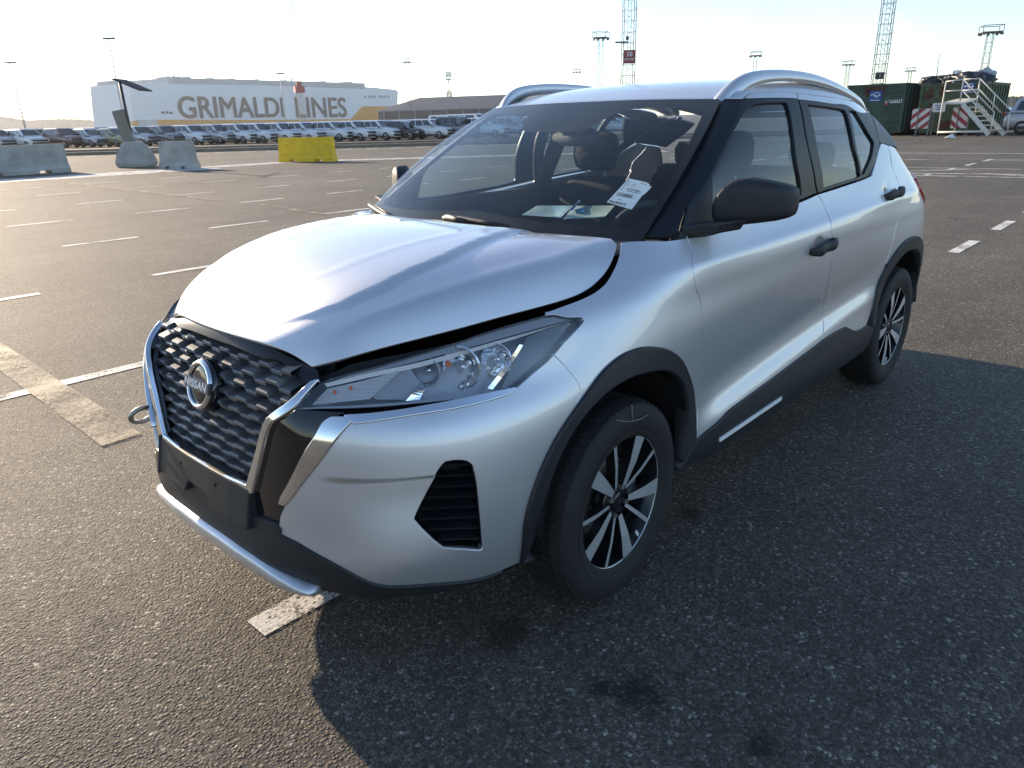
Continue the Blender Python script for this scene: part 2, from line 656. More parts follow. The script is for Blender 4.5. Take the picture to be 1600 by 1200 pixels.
def panel_mesh(name, S, outer, holes=(), h=0.022, hb=0.012, gap=0.0025, thick=0.016, off=0.0, roll=0.0015, back=False):
    """a sheet-metal panel cut from surface S; outlines in (u,v)"""
    sc = np.array([S.Lu, S.Lv])
    loops = []
    for i, lp in enumerate([outer] + list(holes)):
        p = resample(np.asarray(lp) * sc, hb)
        if area2(p) < 0: p = p[::-1]
        g = gap if i == 0 else -gap
        if gap: p = inset(p, g)
        loops.append(p)
    lo, hi = loops[0].min(0), loops[0].max(0)
    gx, gy = np.meshgrid(np.arange(lo[0], hi[0], h), np.arange(lo[1], hi[1], h), indexing='ij')
    Q = np.stack([gx.ravel(), gy.ravel()], 1)
    k = inside(loops[0], Q)
    for hl in loops[1:]: k &= ~inside(hl, Q)
    Q = Q[k]
    allb = np.vstack(loops)
    if len(Q):
        keep = np.ones(len(Q), bool)
        for i in range(0, len(Q), 4000):
            d = np.sqrt(((Q[i:i + 4000, None, :] - allb[None]) ** 2).sum(2)).min(1)
            keep[i:i + 4000] = d > 0.55 * min(h, hb * 1.2)
        Q = Q[keep]
    V = np.vstack([allb, Q])
    E, o, rings = [], 0, []
    for lp in loops:
        n = len(lp)
        E += [(o + i, o + (i + 1) % n) for i in range(n)]
        o += n
    r = delaunay_2d_cdt([Vector(p) for p in V], E, [], 0, 1e-7)
    V2 = np.array([tuple(p) for p in r[0]])
    T = np.array([t for t in r[2] if len(t) == 3])
    cen = V2[T].mean(1)
    k = inside(loops[0], cen)
    for hl in loops[1:]: k &= ~inside(hl, cen)
    T = T[k]
    # original index of boundary verts
    orig = {}
    for i, lst in enumerate(r[3]):
        for q in lst: orig[q] = i
    uv = V2 / sc
    P = S.ev(uv[:, 0], uv[:, 1])
    N = S.nrm(uv[:, 0], uv[:, 1])
    P = P + N * off
    # orient triangles with the normal
    a = np.cross(P[T[:, 1]] - P[T[:, 0]], P[T[:, 2]] - P[T[:, 0]])
    fl = (a * N[T[:, 0]]).sum(1) < 0
    T[fl] = T[fl][:, ::-1]
    verts, norms, faces = list(P), list(N), [tuple(t) for t in T]
    if thick > 0:
        o = 0
        for li, lp in enumerate(loops):
            n = len(lp)
            ids = [orig.get(o + i) for i in range(n)]
            o += n
            ids = [i for i in ids if i is not None]
            n = len(ids)
            p = P[ids]
            nn = N[ids]
            t = np.roll(p, -1, axis=0) - np.roll(p, 1, axis=0)
            t /= np.maximum(np.linalg.norm(t, axis=1, keepdims=True), 1e-9)
            out = np.cross(t, nn)
            # outward = away from the panel
            if li > 0: out = -out
            c = p.mean(0)
            sgn = 1.0
            if ((out * (p - c)).sum(1)).sum() < 0 and li == 0: out = -out; sgn = -1
            if li > 0 and ((out * (c - p)).sum(1)).sum() < 0: out = -out; sgn = -1
            out /= np.maximum(np.linalg.norm(out, axis=1, keepdims=True), 1e-9)
            k1 = len(verts)
            verts += list(p + out * roll - nn * roll)
            norms += list(out * 0.85 + nn * 0.5)
            k2 = len(verts)
            verts += list(p + out * roll - nn * thick)
            norms += list(out)
            for i in range(n):
                j = (i + 1) % n
                faces += [(ids[i], ids[j], k1 + j, k1 + i), (k1 + i, k1 + j, k2 + j, k2 + i)]
    me = bpy.data.meshes.new(name)
    verts = np.array(verts); norms = np.array(norms)
    # fix orientation of flange quads
    fx = []
    for f in faces:
        if len(f) == 4:
            a = np.cross(verts[f[1]] - verts[f[0]], verts[f[2]] - verts[f[0]])
            if a @ (norms[f[2]] + norms[f[3]]) < 0: f = f[::-1]
        fx.append(f)
    me.from_pydata(verts.tolist(), [], fx)
    me.polygons.foreach_set('use_smooth', [True] * len(fx))
    nn = norms / np.maximum(np.linalg.norm(norms, axis=1, keepdims=True), 1e-9)
    me.update()
    me.normals_split_custom_set_from_vertices([tuple(x) for x in nn])
    return me, verts, fx, nn


def panel(name, S, outer, material, parent, mirror=False, holes=(), mparent=None, label=None, **kw):
    me, V, F, N = panel_mesh_safe(name, S, outer, holes, **kw)
    o = mesh_obj(name, me, material, parent)
    if label: o['label'] = label
    if mirror:
        m2 = bpy.data.meshes.new(name)
        m2.from_pydata([(p[0], -p[1], p[2]) for p in V], [], [f[::-1] for f in F])
        m2.polygons.foreach_set('use_smooth', [True] * len(F))
        m2.update()
        m2.normals_split_custom_set_from_vertices([(q[0], -q[1], q[2]) for q in N])
        o2 = mesh_obj(name, m2, material, mparent or parent)
        if label: o2['label'] = label
        return o, o2
    return o


def panel_mesh_safe(name, S, outer, holes, **kw):
    return panel_mesh(name, S, outer, holes, **kw)



# =================================================================== the setting
rnd = random.Random(7)


STAINS = [(*ground_at(x, y)[:2], r_) for x, y, r_ in ((795, 988, .075), (1000, 1085, .07), (1075, 802, .06), (940, 1075, .04), (1195, 1165, .05))]


def asphalt_mat():
    m = bpy.data.materials.new('asphalt')
    n, l, b = nodes_of(m)
    b.inputs['Roughness'].default_value = 0.78
    b.inputs['Specular IOR Level'].default_value = 0.35
    c = n.new('ShaderNodeTexCoord')

    def vor(scale, feat='F1'):
        v = n.new('ShaderNodeTexVoronoi')
        v.feature = feat
        v.inputs['Scale'].default_value = scale
        l.new(wv.outputs[0], v.inputs['Vector'])
        return v

    def noise(scale, det=4, rough=.6):
        t = n.new('ShaderNodeTexNoise')
        t.inputs['Scale'].default_value = scale
        t.inputs['Detail'].default_value = det
        t.inputs['Roughness'].default_value = rough
        l.new(c.outputs['Object'], t.inputs['Vector'])
        return t

    def ramp(src, *els):
        r = n.new('ShaderNodeValToRGB')
        r.color_ramp.elements[0].position, r.color_ramp.elements[0].color = els[0][0], (*els[0][1], 1)
        r.color_ramp.elements[1].position, r.color_ramp.elements[1].color = els[-1][0], (*els[-1][1], 1)
        for p, q in els[1:-1]:
            e = r.color_ramp.elements.new(p); e.color = (*q, 1)
        l.new(src, r.inputs[0])
        return r

    def mix(a, bb, f, mode='MIX'):
        x = n.new('ShaderNodeMix'); x.data_type = 'RGBA'; x.blend_type = mode
        if isinstance(f, float): x.inputs['Factor'].default_value = f
        else: l.new(f, x.inputs['Factor'])
        l.new(a, x.inputs['A']); l.new(bb, x.inputs['B'])
        return x.outputs['Result']
    # irregular stones: warp the lookup a little
    wn_ = noise(45, 2)
    wv = n.new('ShaderNodeVectorMath'); wv.operation = 'MULTIPLY_ADD'
    wv.inputs[1].default_value = (.005, .005, 0)
    l.new(wn_.outputs['Color'], wv.inputs[0]); l.new(c.outputs['Object'], wv.inputs[2])
    v1 = vor(95)
    ve = vor(95, 'DISTANCE_TO_EDGE')
    v2 = vor(210)
    sep_ = n.new('ShaderNodeSeparateColor'); l.new(v1.outputs['Color'], sep_.inputs[0])
    stone = ramp(sep_.outputs[0], (0, (.066, .060, .050)), (.45, (.122, .110, .090)), (.8, (.182, .163, .132)), (.955, (.25, .226, .188)), (1.0, (.46, .43, .37)))
    edge = ramp(ve.outputs['Distance'], (0.0, (0, 0, 0)), (.11, (1, 1, 1)))
    binder = n.new('ShaderNodeRGB'); binder.outputs[0].default_value = (.042, .038, .033, 1)
    col = mix(binder.outputs[0], stone.outputs[0], edge.outputs[0])
    # broad patches, rolled joints and stains
    big = noise(.35, 6, .65)
    tone = ramp(big.outputs['Fac'], (.3, (.74, .73, .73)), (.7, (1.22, 1.20, 1.16)))
    col = mix(col, tone.outputs[0], 1.0, 'MULTIPLY')
    mid = noise(2.6, 5, .6)
    tone2 = ramp(mid.outputs['Fac'], (.33, (.86, .86, .86)), (.7, (1.12, 1.12, 1.12)))
    col = mix(col, tone2.outputs[0], 1.0, 'MULTIPLY')
    oil = noise(1.15, 3, .5)
    oilr = ramp(oil.outputs['Fac'], (.695, (1, 1, 1)), (.75, (.55, .55, .56)))
    col = mix(col, oilr.outputs[0], 1.0, 'MULTIPLY')
    # tyre-darkened lanes along the bays
    mp_ = n.new('ShaderNodeMapping'); mp_.inputs['Scale'].default_value = (.09, .9, 1)
    l.new(c.outputs['Object'], mp_.inputs[0])
    ln = n.new('ShaderNodeTexNoise'); ln.inputs['Scale'].default_value = .45; ln.inputs['Detail'].default_value = 5
    l.new(mp_.outputs[0], ln.inputs['Vector'])
    lane = ramp(ln.outputs['Fac'], (.36, (.78, .78, .78)), (.6, (1.1, 1.1, 1.09)))
    col = mix(col, lane.outputs[0], 1.0, 'MULTIPLY')
    # oil and rubber stains
    for (sx, sy, r0) in STAINS:
        ds = n.new('ShaderNodeVectorMath'); ds.operation = 'DISTANCE'
        ws_ = n.new('ShaderNodeVectorMath'); ws_.operation = 'MULTIPLY_ADD'
        ws_.inputs[1].default_value = (r0 * 2.2, r0 * 2.2, 0)
        sn_ = noise(9, 4, .65)
        l.new(sn_.outputs['Color'], ws_.inputs[0]); l.new(c.outputs['Object'], ws_.inputs[2])
        l.new(ws_.outputs[0], ds.inputs[0]); ds.inputs[1].default_value = (sx + r0 * 1.1, sy + r0 * 1.1, 0)
        sr = ramp(ds.outputs['Value'], (r0 * .55, (.34, .34, .35)), (r0 * 1.25, (1, 1, 1)))
        col = mix(col, sr.outputs[0], 1.0, 'MULTIPLY')
    l.new(col, b.inputs['Base Color'])
    # relief of the stones
    dm = n.new('ShaderNodeMapRange'); dm.interpolation_type = 'SMOOTHSTEP'
    dm.inputs['From Min'].default_value = .10; dm.inputs['From Max'].default_value = .62
    dm.inputs['To Min'].default_value = 1.0; dm.inputs['To Max'].default_value = 0.0
    l.new(v1.outputs['Distance'], dm.inputs[0])
    hr = n.new('ShaderNodeMath'); hr.operation = 'MULTIPLY_ADD'; hr.inputs[1].default_value = .75; hr.inputs[2].default_value = .25
    l.new(sep_.outputs[1], hr.inputs[0])
    h2 = n.new('ShaderNodeMath'); h2.operation = 'MULTIPLY'
    l.new(dm.outputs[0], h2.inputs[0]); l.new(hr.outputs[0], h2.inputs[1])
    h3 = n.new('ShaderNodeMath'); h3.operation = 'MULTIPLY_ADD'; h3.inputs[1].default_value = -.22
    l.new(v2.outputs['Distance'], h3.inputs[0]); l.new(h2.outputs[0], h3.inputs[2])
    bp = n.new('ShaderNodeBump'); bp.inputs['Strength'].default_value = 1.0; bp.inputs['Distance'].default_value = .006
    l.new(h3.outputs[0], bp.inputs['Height'])
    l.new(bp.outputs[0], b.inputs['Normal'])
    return m


def paint_mat(name, col, wear=.45, soft=.08):
    """worn road paint: wears away over the stones"""
    m = bpy.data.materials.new(name)
    n, l, b = nodes_of(m)
    b.inputs['Roughness'].default_value = .7
    c = n.new('ShaderNodeTexCoord')
    t = n.new('ShaderNodeTexNoise'); t.inputs['Scale'].default_value = 55; t.inputs['Detail'].default_value = 6; t.inputs['Roughness'].default_value = .7
    t2 = n.new('ShaderNodeTexNoise'); t2.inputs['Scale'].default_value = 3.0; t2.inputs['Detail'].default_value = 5
    l.new(c.outputs['Object'], t.inputs['Vector']); l.new(c.outputs['Object'], t2.inputs['Vector'])
    ad = n.new('ShaderNodeMath'); ad.operation = 'ADD'
    l.new(t.outputs['Fac'], ad.inputs[0]); l.new(t2.outputs['Fac'], ad.inputs[1])
    mr = n.new('ShaderNodeMapRange')
    mr.inputs['From Min'].default_value = wear * 2 - soft; mr.inputs['From Max'].default_value = wear * 2 + soft
    l.new(ad.outputs[0], mr.inputs[0])
    cr = n.new('ShaderNodeValToRGB')
    cr.color_ramp.elements[0].color = (*[v * .72 for v in col], 1); cr.color_ramp.elements[1].color = (*col, 1)
    cr.color_ramp.elements[0].position = .3; cr.color_ramp.elements[1].position = .65
    l.new(t2.outputs['Fac'], cr.inputs[0]); l.new(cr.outputs[0], b.inputs['Base Color'])
    v = n.new('ShaderNodeTexVoronoi'); v.inputs['Scale'].default_value = 95
    l.new(c.outputs['Object'], v.inputs['Vector'])
    bp = n.new('ShaderNodeBump'); bp.inputs['Strength'].default_value = .6; bp.inputs['Distance'].default_value = .002; bp.invert = True
    l.new(v.outputs['Distance'], bp.inputs['Height']); l.new(bp.outputs[0], b.inputs['Normal'])
    tr = n.new('ShaderNodeBsdfTransparent')
    mx = n.new('ShaderNodeMixShader')
    l.new(mr.outputs[0], mx.inputs[0]); l.new(tr.outputs[0], mx.inputs[1]); l.new(b.outputs[0], mx.inputs[2])
    l.new(mx.outputs[0], n['Material Output'].inputs['Surface'])
    return m


gm_ = MB()
gm_.add([(-4000, -4000, 0), (4000, -4000, 0), (4000, 4000, 0), (-4000, 4000, 0)], [(0, 1, 2, 3)])
ground = gm_.build('ground', asphalt_mat())
tag(ground, kind='structure')
line_paint = paint_mat('line_paint', (.68, .66, .62), wear=.435, soft=.07)
old_paint = paint_mat('old_line_paint', (.36, .29, .20), wear=.50, soft=.22)
wide_paint = paint_mat('wide_line_paint', (.55, .54, .53), wear=.43, soft=.12)


def strip(name, a, b, w, m, z=.004, parent=ground):
    a, b = Vector((*a, 0)), Vector((*b, 0))
    d = (b - a).normalized()
    n_ = Vector((-d.y, d.x, 0)) * (w / 2)
    k = max(2, int((b - a).length / .25))
    r_ = random.Random(hash((round(a.x, 2), round(a.y, 2))) & 0xffff)
    V, F = [], []
    for i in range(k + 1):
        p = a.lerp(b, i / k)
        j0, j1 = r_.uniform(-.004, .004), r_.uniform(-.004, .004)
        V += [(*(p + n_ * (1 + j0 / (w / 2)))[:2], z), (*(p - n_ * (1 + j1 / (w / 2)))[:2], z)]
    for i in range(k): F.append((2 * i, 2 * i + 1, 2 * i + 3, 2 * i + 2))
    mb = MB(); mb.add(V, F)
    return mb.build(name, m, parent, fixn=False)


# dashed bay lines
for y, x0 in ((.12, .90), (-2.93, .88), (-6.0, .72), (-9.1, .62), (-12.3, .45), (-15.3, .50), (-18.5, .30), (-21.6, .25), (-24.7, .2)):
    for k in range(0, 13):
        xa = x0 - 2.04 * k
        xb = xa - (.98 if y != -2.93 or k else .98)
        if y > -1 and ((-6.3 < xb and xa < .7) or xa < -11.5): continue
        if y < -20 and xa < -9: continue
        if y < -13 and xa < -16: continue
        strip('bay_line', (xa, y), (xb, y), .115, line_paint)
strip('bay_line', (1.6, -2.93), (.93, -2.93), .115, line_paint)
# older worn lines across the bays
strip('worn_line', (.56, -6.5), (.60, -1.72), .19, old_paint, .008)
strip('worn_line', (-5.75, -24.5), (-5.64, -13.0), .17, old_paint, .008)
strip('worn_line', (-5.70, -11.5), (-5.45, -9.0), .14, old_paint, .008)
# lines beyond the car
strip('lane_line', (-27.0, -10), (-28.8, 3), .16, line_paint)
strip('lane_line', (-23.5, -7), (-23.85, -4.2), .14, line_paint)
strip('lane_line', (-24.25, -2.9), (-25.0, 1.5), .14, line_paint)
strip('lane_line', (-19.0, -3.6), (-20.3, -2.4), .12, line_paint)
strip('lane_line', (-20.2, -4.2), (-20.5, -1.5), .09, line_paint, .008)
strip('lane_line', (-18.1, -4.2), (-19.4, 1.0), .14, line_paint)
strip('lane_line', (-17.5, -4.2), (-18.2, 1.0), .14, line_paint)
strip('lane_line', (-18.75, -1.9), (-18.1, -.6), .14, line_paint, .008)
# broad pale band beside the barriers
strip('pale_band', (-2.5, -26.2), (-11.6, -25.6), 2.0, wide_paint)
strip('pale_band', (-11.8, -26.2), (-15.8, -26.0), 1.3, wide_paint)
strip('pale_band', (-16.3, -25.5), (-27.0, -15.5), 1.1, wide_paint)
# short dashes along the kerbs
kd = Vector((-.745, .667))
for k in range(-16, 16):
    p = Vector((-28.0, -33.2)) + kd * (1.45 * k)
    strip('edge_mark', p, p + kd * .62, .35, line_paint)

# low kerbs between the lots
conc_kerb = mat('kerb_concrete', (.20, .165, .13), rough=.9, noise=.35, nscale=3, bump=.2, bscale=30)
for off in (0.0, 5.6):
    a = Vector((-30.0, -34.6)) + Vector((-.667, -.745)) * off
    mb = MB()
    p0, p1 = a - kd * 42, a + kd * 60
    mb.bar((p0.x, p0.y, .09), (p1.x, p1.y, .09), .45, .19)
    tag(mb.build('kerb', conc_kerb, bevel=.02), kind='structure')


# ------------------------------------------------------------------ placement helpers
def horizon_y(px):
    lo, hi = 100.0, 300.0
    for _ in range(40):
        mid_ = (lo + hi) / 2
        if ray(px, mid_)[2] > 0: lo = mid_
        else: hi = mid_
    return lo


def far(px, D):
    d = ray(px, horizon_y(px)); d = d[:2] / np.linalg.norm(d[:2])
    return CAM[:2] + d * D


def top_at(px, py, D):
    """world x, y, z of a pixel at horizontal distance D"""
    d = ray(px, py)
    return CAM + d * (D / np.linalg.norm(d[:2]))


# ------------------------------------------------------------------ barriers
concrete = mat('barrier_concrete', (.37, .355, .33), rough=.88, noise=.28, nscale=2.2, bump=.25, bscale=40)
yellow = mat('yellow_paint_worn', (.80, .50, .006), rough=.6, noise=.18, nscale=5, bump=.15, bscale=50)
BAR = [(-.30, 0), (-.30, .12), (-.17, .30), (-.10, .90), (.10, .90), (.17, .30), (.30, .12), (.30, 0)]


def barrier(name, a, b, h, material, label, cat='barrier', w=1.0):
    a, b = Vector(a), Vector(b)
    d = b - a
    L = d.length
    o = empty(name, (*((a + b) / 2), 0), math.atan2(d.y, d.x))
    tag(o, label, cat)
    s_ = h / .90
    prof = [(y * w, z * s_) for y, z in BAR]
    prof = [(y, max(z, .0)) for y, z in prof]
    mb = MB()
    # two fork slots at the foot: body in lengths
    cuts = [-L / 2, -L * .30, -L * .18, L * .18, L * .30, L / 2]
    full = prof
    slot = [(y, max(z, .10)) for y, z in prof]
    V, F = [], []
    for i, x in enumerate(cuts):
        for pr in ((full if i in (0,) else None), (full if i == len(cuts) - 1 else None)):
            pass
    for i in range(5):
        pr = slot if i in (1, 3) else full
        k = len(V)
        V += [(cuts[i], y, z) for y, z in pr] + [(cuts[i + 1], y, z) for y, z in pr]
        n_ = len(pr)
        F += [(k + j, k + (j + 1) % n_, k + n_ + (j + 1) % n_, k + n_ + j) for j in range(n_)]
        F += [tuple(k + j for j in range(n_))[::-1], tuple(k + n_ + j for j in range(n_))]
    mb.add(V, F)
    mb.build('barrier_body', material, o, fixn=True)
    mb = MB()
    for sx in (-1, 1):
        ring = [(sx * L * .24 + .05 * math.cos(t), 0, h + .03 * math.sin(t) - .005) for t in np.linspace(0, math.pi, 9)]
        mb = MB(); mb.tube(ring, .012, 6)
        mb.build('lifting_loop', mat('rusty_steel', (.16, .08, .04), rough=.8, noise=.4, nscale=20), o)
    return o


barrier('concrete_barrier', (-4.6, -29.1), (-7.9, -29.35), 1.0, concrete, 'long grey concrete barrier with sloped foot beside the solar lamp block')
barrier('concrete_barrier', (-10.45, -27.0), (-11.15, -25.85), .98, concrete, 'short grey concrete barrier standing end-on between lamp block and yellow barrier')
barrier('yellow_barrier', (-15.15, -26.6), (-16.35, -24.5), .95, yellow, 'bright yellow painted concrete barrier block on the asphalt', w=.8)

# solar lamp on a concrete block
sl = empty('solar_lamp_post', (-10.55, -29.7, 0), R(118))
tag(sl, 'leaning dark post with solar panel set in a grey tapered concrete block', 'lamp post')
mb = MB()
V = []
for z, w_, d_ in ((0, .54, .48), (.16, .60, .52), (.55, .52, .42), (.98, .28, .24)):
    V.append([(a, b, z) for a, b in ((-w_, -d_), (w_, -d_), (w_, d_), (-w_, d_))])
F = [(i * 4 + j, i * 4 + (j + 1) % 4, (i + 1) * 4 + (j + 1) % 4, (i + 1) * 4 + j) for i in range(3) for j in range(4)] + [(3, 2, 1, 0), (12, 13, 14, 15)]
mb.add([p for r_ in V for p in r_], F)
mb.build('concrete_block', concrete, sl, bevel=.05)
pole_m = mat('dark_pole', (.07, .07, .075), rough=.5, metal=.6)
sp_top = top_at(186, 124, np.linalg.norm(np.array([-10.55, -29.7]) - CAM[:2]))
tz = sp_top[2]
minv = Matrix.Rotation(-R(118), 3, 'Z')
tl = minv @ (Vector(sp_top) - Vector((-10.55, -29.7, 0)))
mb = MB(); mb.tube([(0, 0, .7), tuple(tl)], .055, 8)
mb.build('post', pole_m, sl)
lx = minv @ Vector(CR)     # along the picture's right, in local axes
lx.z = 0; lx.normalize()
ly = Vector((-lx.y, lx.x, 0))
mb = MB()
c0 = tl + Vector((0, 0, .02))
c1 = c0 + lx * .95 + Vector((0, 0, -.42))
V = []
for p in (c0, c1):
    for q in (-.55, .55):
        for h_ in (0, -.05):
            V.append(p + ly * q + Vector((0, 0, h_)))
mb.add(V, [(0, 2, 6, 4), (1, 5, 7, 3), (0, 4, 5, 1), (2, 3, 7, 6), (0, 1, 3, 2), (4, 6, 7, 5)])
mb.build('solar_panel', mat('solar_cells', (.035, .032, .03), rough=.7, spec=.2), sl)
p_ = c0 + Vector((0, 0, -1.75)) - lx * .28
mb = MB(); mb.bar(p_ + Vector((0, 0, .62)), p_ - Vector((0, 0, .62)) + lx * .22, .45, .10, up=tuple(ly))
mb.build('battery_box', mat('battery_box', (.22, .20, .17), rough=.6), sl)

# ------------------------------------------------------------------ parked cars in the far lot
car_gl = mat('far_car_glass', (.035, .045, .055), rough=.08, coat=.5)
far_tyre = mat('far_tyre', (.02, .02, .02), rough=.8)
far_black = mat('far_trim', (.02, .02, .022), rough=.5)
far_lamp = mat('far_lamp', (.55, .56, .58), rough=.15, metal=.5)
far_alloy = mat('far_alloy', (.35, .35, .36), rough=.4, metal=.8)


def superq(w, h, e=3.2, n=20):
    out = []
    for k in range(n):
        a = 2 * math.pi * k / n
        c_, s_ = math.cos(a), math.sin(a)
        out.append((w * math.copysign(abs(c_) ** (2 / e), c_), h * math.copysign(abs(s_) ** (2 / e), s_)))
    return out


def far_car(kind):
    """list of (part name, mesh, material or None for body colour); nose towards +x"""
    st = {'suv': dict(L=4.35, H=1.62, hood=1.02, belt=1.06, cab=(-1.95, 1.05), roof=(-1.65, .25)),
          'jeep': dict(L=3.9, H=1.76, hood=1.12, belt=1.14, cab=(-1.85, .62), roof=(-1.80, .40)),
          'hatch': dict(L=4.0, H=1.50, hood=.92, belt=.98, cab=(-1.85, 1.05), roof=(-1.35, .15)),
          'van': dict(L=5.0, H=2.0, hood=1.15, belt=1.15, cab=(-2.45, 1.75), roof=(-2.40, 1.0))}[kind]
    L, H, hz, bz_ = st['L'], st['H'], st['hood'], st['belt']
    parts = []
    secs = []
    for t, top, w in ((-.5, .80, .70), (-.485, .98, .80), (-.43, bz_, .86), (-.2, bz_, .885), (.1, bz_, .885), (.22, hz + .01, .87), (.34, hz - .03, .86), (.43, hz - .09, .83), (.475, hz - .20, .78), (.5, .62, .68)):
        x = t * L
        zc, hh_ = (top + .24) / 2, (top - .24) / 2
        secs.append([(x, a, zc + b) for a, b in superq(w, hh_, 4.2, 24)])
    V = [p for s_ in secs for p in s_]
    n_ = 24
    F = [(i * n_ + j, i * n_ + (j + 1) % n_, (i + 1) * n_ + (j + 1) % n_, (i + 1) * n_ + j) for i in range(len(secs) - 1) for j in range(n_)] + [tuple(range(n_))[::-1], tuple((len(secs) - 1) * n_ + j for j in range(n_))]
    mb = MB(); mb.add(V, F, True)
    parts.append(('body', mb.mesh('body'), None))
    c0, c1 = st['cab']; r0, r1 = st['roof']
    zb, zt = bz_ - .06, H
    wb, wt = .83, .62
    mb = MB()
    zm = zt - .05
    V = [(c0, -wb, zb), (c1, -wb, zb), (c1, wb, zb), (c0, wb, zb), (r0 - .05, -wt - .03, zm), (r1 + .07, -wt - .03, zm), (r1 + .07, wt + .03, zm), (r0 - .05, wt + .03, zm),
         (r0 + .10, -wt + .08, zt), (r1 - .10, -wt + .08, zt), (r1 - .10, wt - .08, zt), (r0 + .10, wt - .08, zt)]
    mb.add(V, [(0, 1, 5, 4), (1, 2, 6, 5), (2, 3, 7, 6), (3, 0, 4, 7), (4, 5, 9, 8), (5, 6, 10, 9), (6, 7, 11, 10), (7, 4, 8, 11), (8, 9, 10, 11)])
    parts.append(('cabin', mb.mesh('cabin', bevel=.03), None))

    def quad(P0, u0, u1, v0, v1, out):
        """patch of a cabin face given by its 4 corners, pushed outwards"""
        a, b, c_, d = [Vector(p) for p in P0]
        n__ = (b - a).cross(d - a).normalized() * out
        def at(u, v): return a.lerp(b, u).lerp(d.lerp(c_, u), v) + n__
        mb = MB(); mb.add([at(u0, v0), at(u1, v0), at(u1, v1), at(u0, v1)], [(0, 1, 2, 3)])
        return mb
    Fr = [V[1], V[2], V[6], V[5]]
    parts.append(('windscreen', quad(Fr, .06, .94, .12, .95, .008).mesh('windscreen', fixn=False), car_gl))
    parts.append(('rear_window', quad([V[3], V[0], V[4], V[7]], .1, .9, .2, .9, .008).mesh('rear_window', fixn=False), car_gl))
    for s_ in (0, 1):
        face = [V[0], V[1], V[5], V[4]] if s_ == 0 else [V[2], V[3], V[7], V[6]]
        f = (lambda a, b: (a, b)) if s_ == 0 else (lambda a, b: (1 - b, 1 - a))
        for a, b in ((.08, .30), (.335, .60), (.63, .90)):
            u0, u1 = f(a, b)
            parts.append(('side_window', quad(face, u0, u1, .16, .90, .008).mesh('side_window', fixn=False), car_gl))
    for sx in (.315, -.30):
        for sy in (1, -1):
            mb = MB()
            pr = [(.0005, .03), (.20, .03), (.215, .01), (.30, .015), (.335, -.02), (.335, -.19), (.28, -.2)]
            mb.lathe([(r_, h_ * sy) for r_, h_ in pr], 20, 'Y', (sx * L, .86 * sy, .335))
            parts.append(('wheel', mb.mesh('wheel'), far_tyre))
            mb = MB(); mb.lathe([(.0005, .036 * sy), (.18, .036 * sy), (.19, .030 * sy)], 16, 'Y', (sx * L, .86 * sy, .335))
            parts.append(('hubcap', mb.mesh('hubcap'), far_alloy))
    mb = MB()
    mb.bar((.5 * L - .02, -.60, hz - .36), (.5 * L - .02, .60, hz - .36), .10, .16)
    parts.append(('grille', mb.mesh('grille'), far_black))
    mb = MB(); mb.bar((.5 * L - .03, -.70, .42), (.5 * L - .03, .70, .42), .12, .20)
    parts.append(('bumper', mb.mesh('bumper', bevel=.03), far_black))
    for sy in (1, -1):
        mb = MB(); mb.box((.478 * L, .62 * sy, hz - .30), (.14, .30, .12), rz=-.5 * sy)
        parts.append(('headlight', mb.mesh('headlight', bevel=.02), far_lamp))
        mb = MB(); mb.box((-.49 * L, .66 * sy, .95), (.10, .22, .18))
        parts.append(('tail_lamp', mb.mesh('tail_lamp', bevel=.02), mat('far_tail', (.35, .02, .02), rough=.2)))
        mb = MB(); mb.box((c1 - .28, .93 * sy, bz_ + .02), (.12, .16, .12))
        parts.append(('mirror', mb.mesh('mirror', bevel=.03), far_black))
    for sy in (1, -1):
        mb = MB(); mb.bar((-.34 * L, .885 * sy, .33), (.34 * L, .885 * sy, .33), .03, .14)
        parts.append(('sill', mb.mesh('sill'), far_black))
    return parts


FAR = {}
CARCOL = {'white': (.72, .73, .74), 'silver': (.42, .43, .45), 'grey': (.16, .165, .175), 'black': (.02, .02, .023), 'maroon': (.12, .025, .02), 'olive': (.30, .27, .12), 'blue': (.06, .09, .16)}


def put_car(kind, colour, loc, rz, label, group=None, simple=False, name='parked_car'):
    if kind not in FAR: FAR[kind] = far_car(kind)
    body_m = mat('far_paint_' + colour, CARCOL[colour], rough=.32, metal=.3 if colour in ('silver', 'grey') else 0, coat=.8)
    o = empty(name, loc, rz)
    tag(o, label, 'car', group)
    for nm, me, m_ in FAR[kind]:
        if simple and nm not in ('body', 'cabin', 'windscreen', 'side_window', 'wheel'): continue
        ob = bpy.data.objects.new(nm, me)
        COL.objects.link(ob)
        ob.parent = o
        if len(me.materials) == 0: me.materials.append(m_ or body_m)
        if m_ is None:
            ob.material_slots[0].link = 'OBJECT'
            ob.material_slots[0].material = body_m
        elif me.materials[0] is None:
            me.materials[0] = m_
    return o


rowA, rowB = np.array([-19.43, -74.2]), np.array([-44.0, -46.4])


def row_point(px, back):
    """where the column of a pixel meets the row line, moved back"""
    off = np.array([-.75, -.66]) * back
    d = ray(px, horizon_y(px))[:2]
    A = np.stack([d, -(rowB - rowA)], 1)
    t = np.linalg.solve(A, rowA + off - CAM[:2])
    return CAM[:2] + d * t[0]


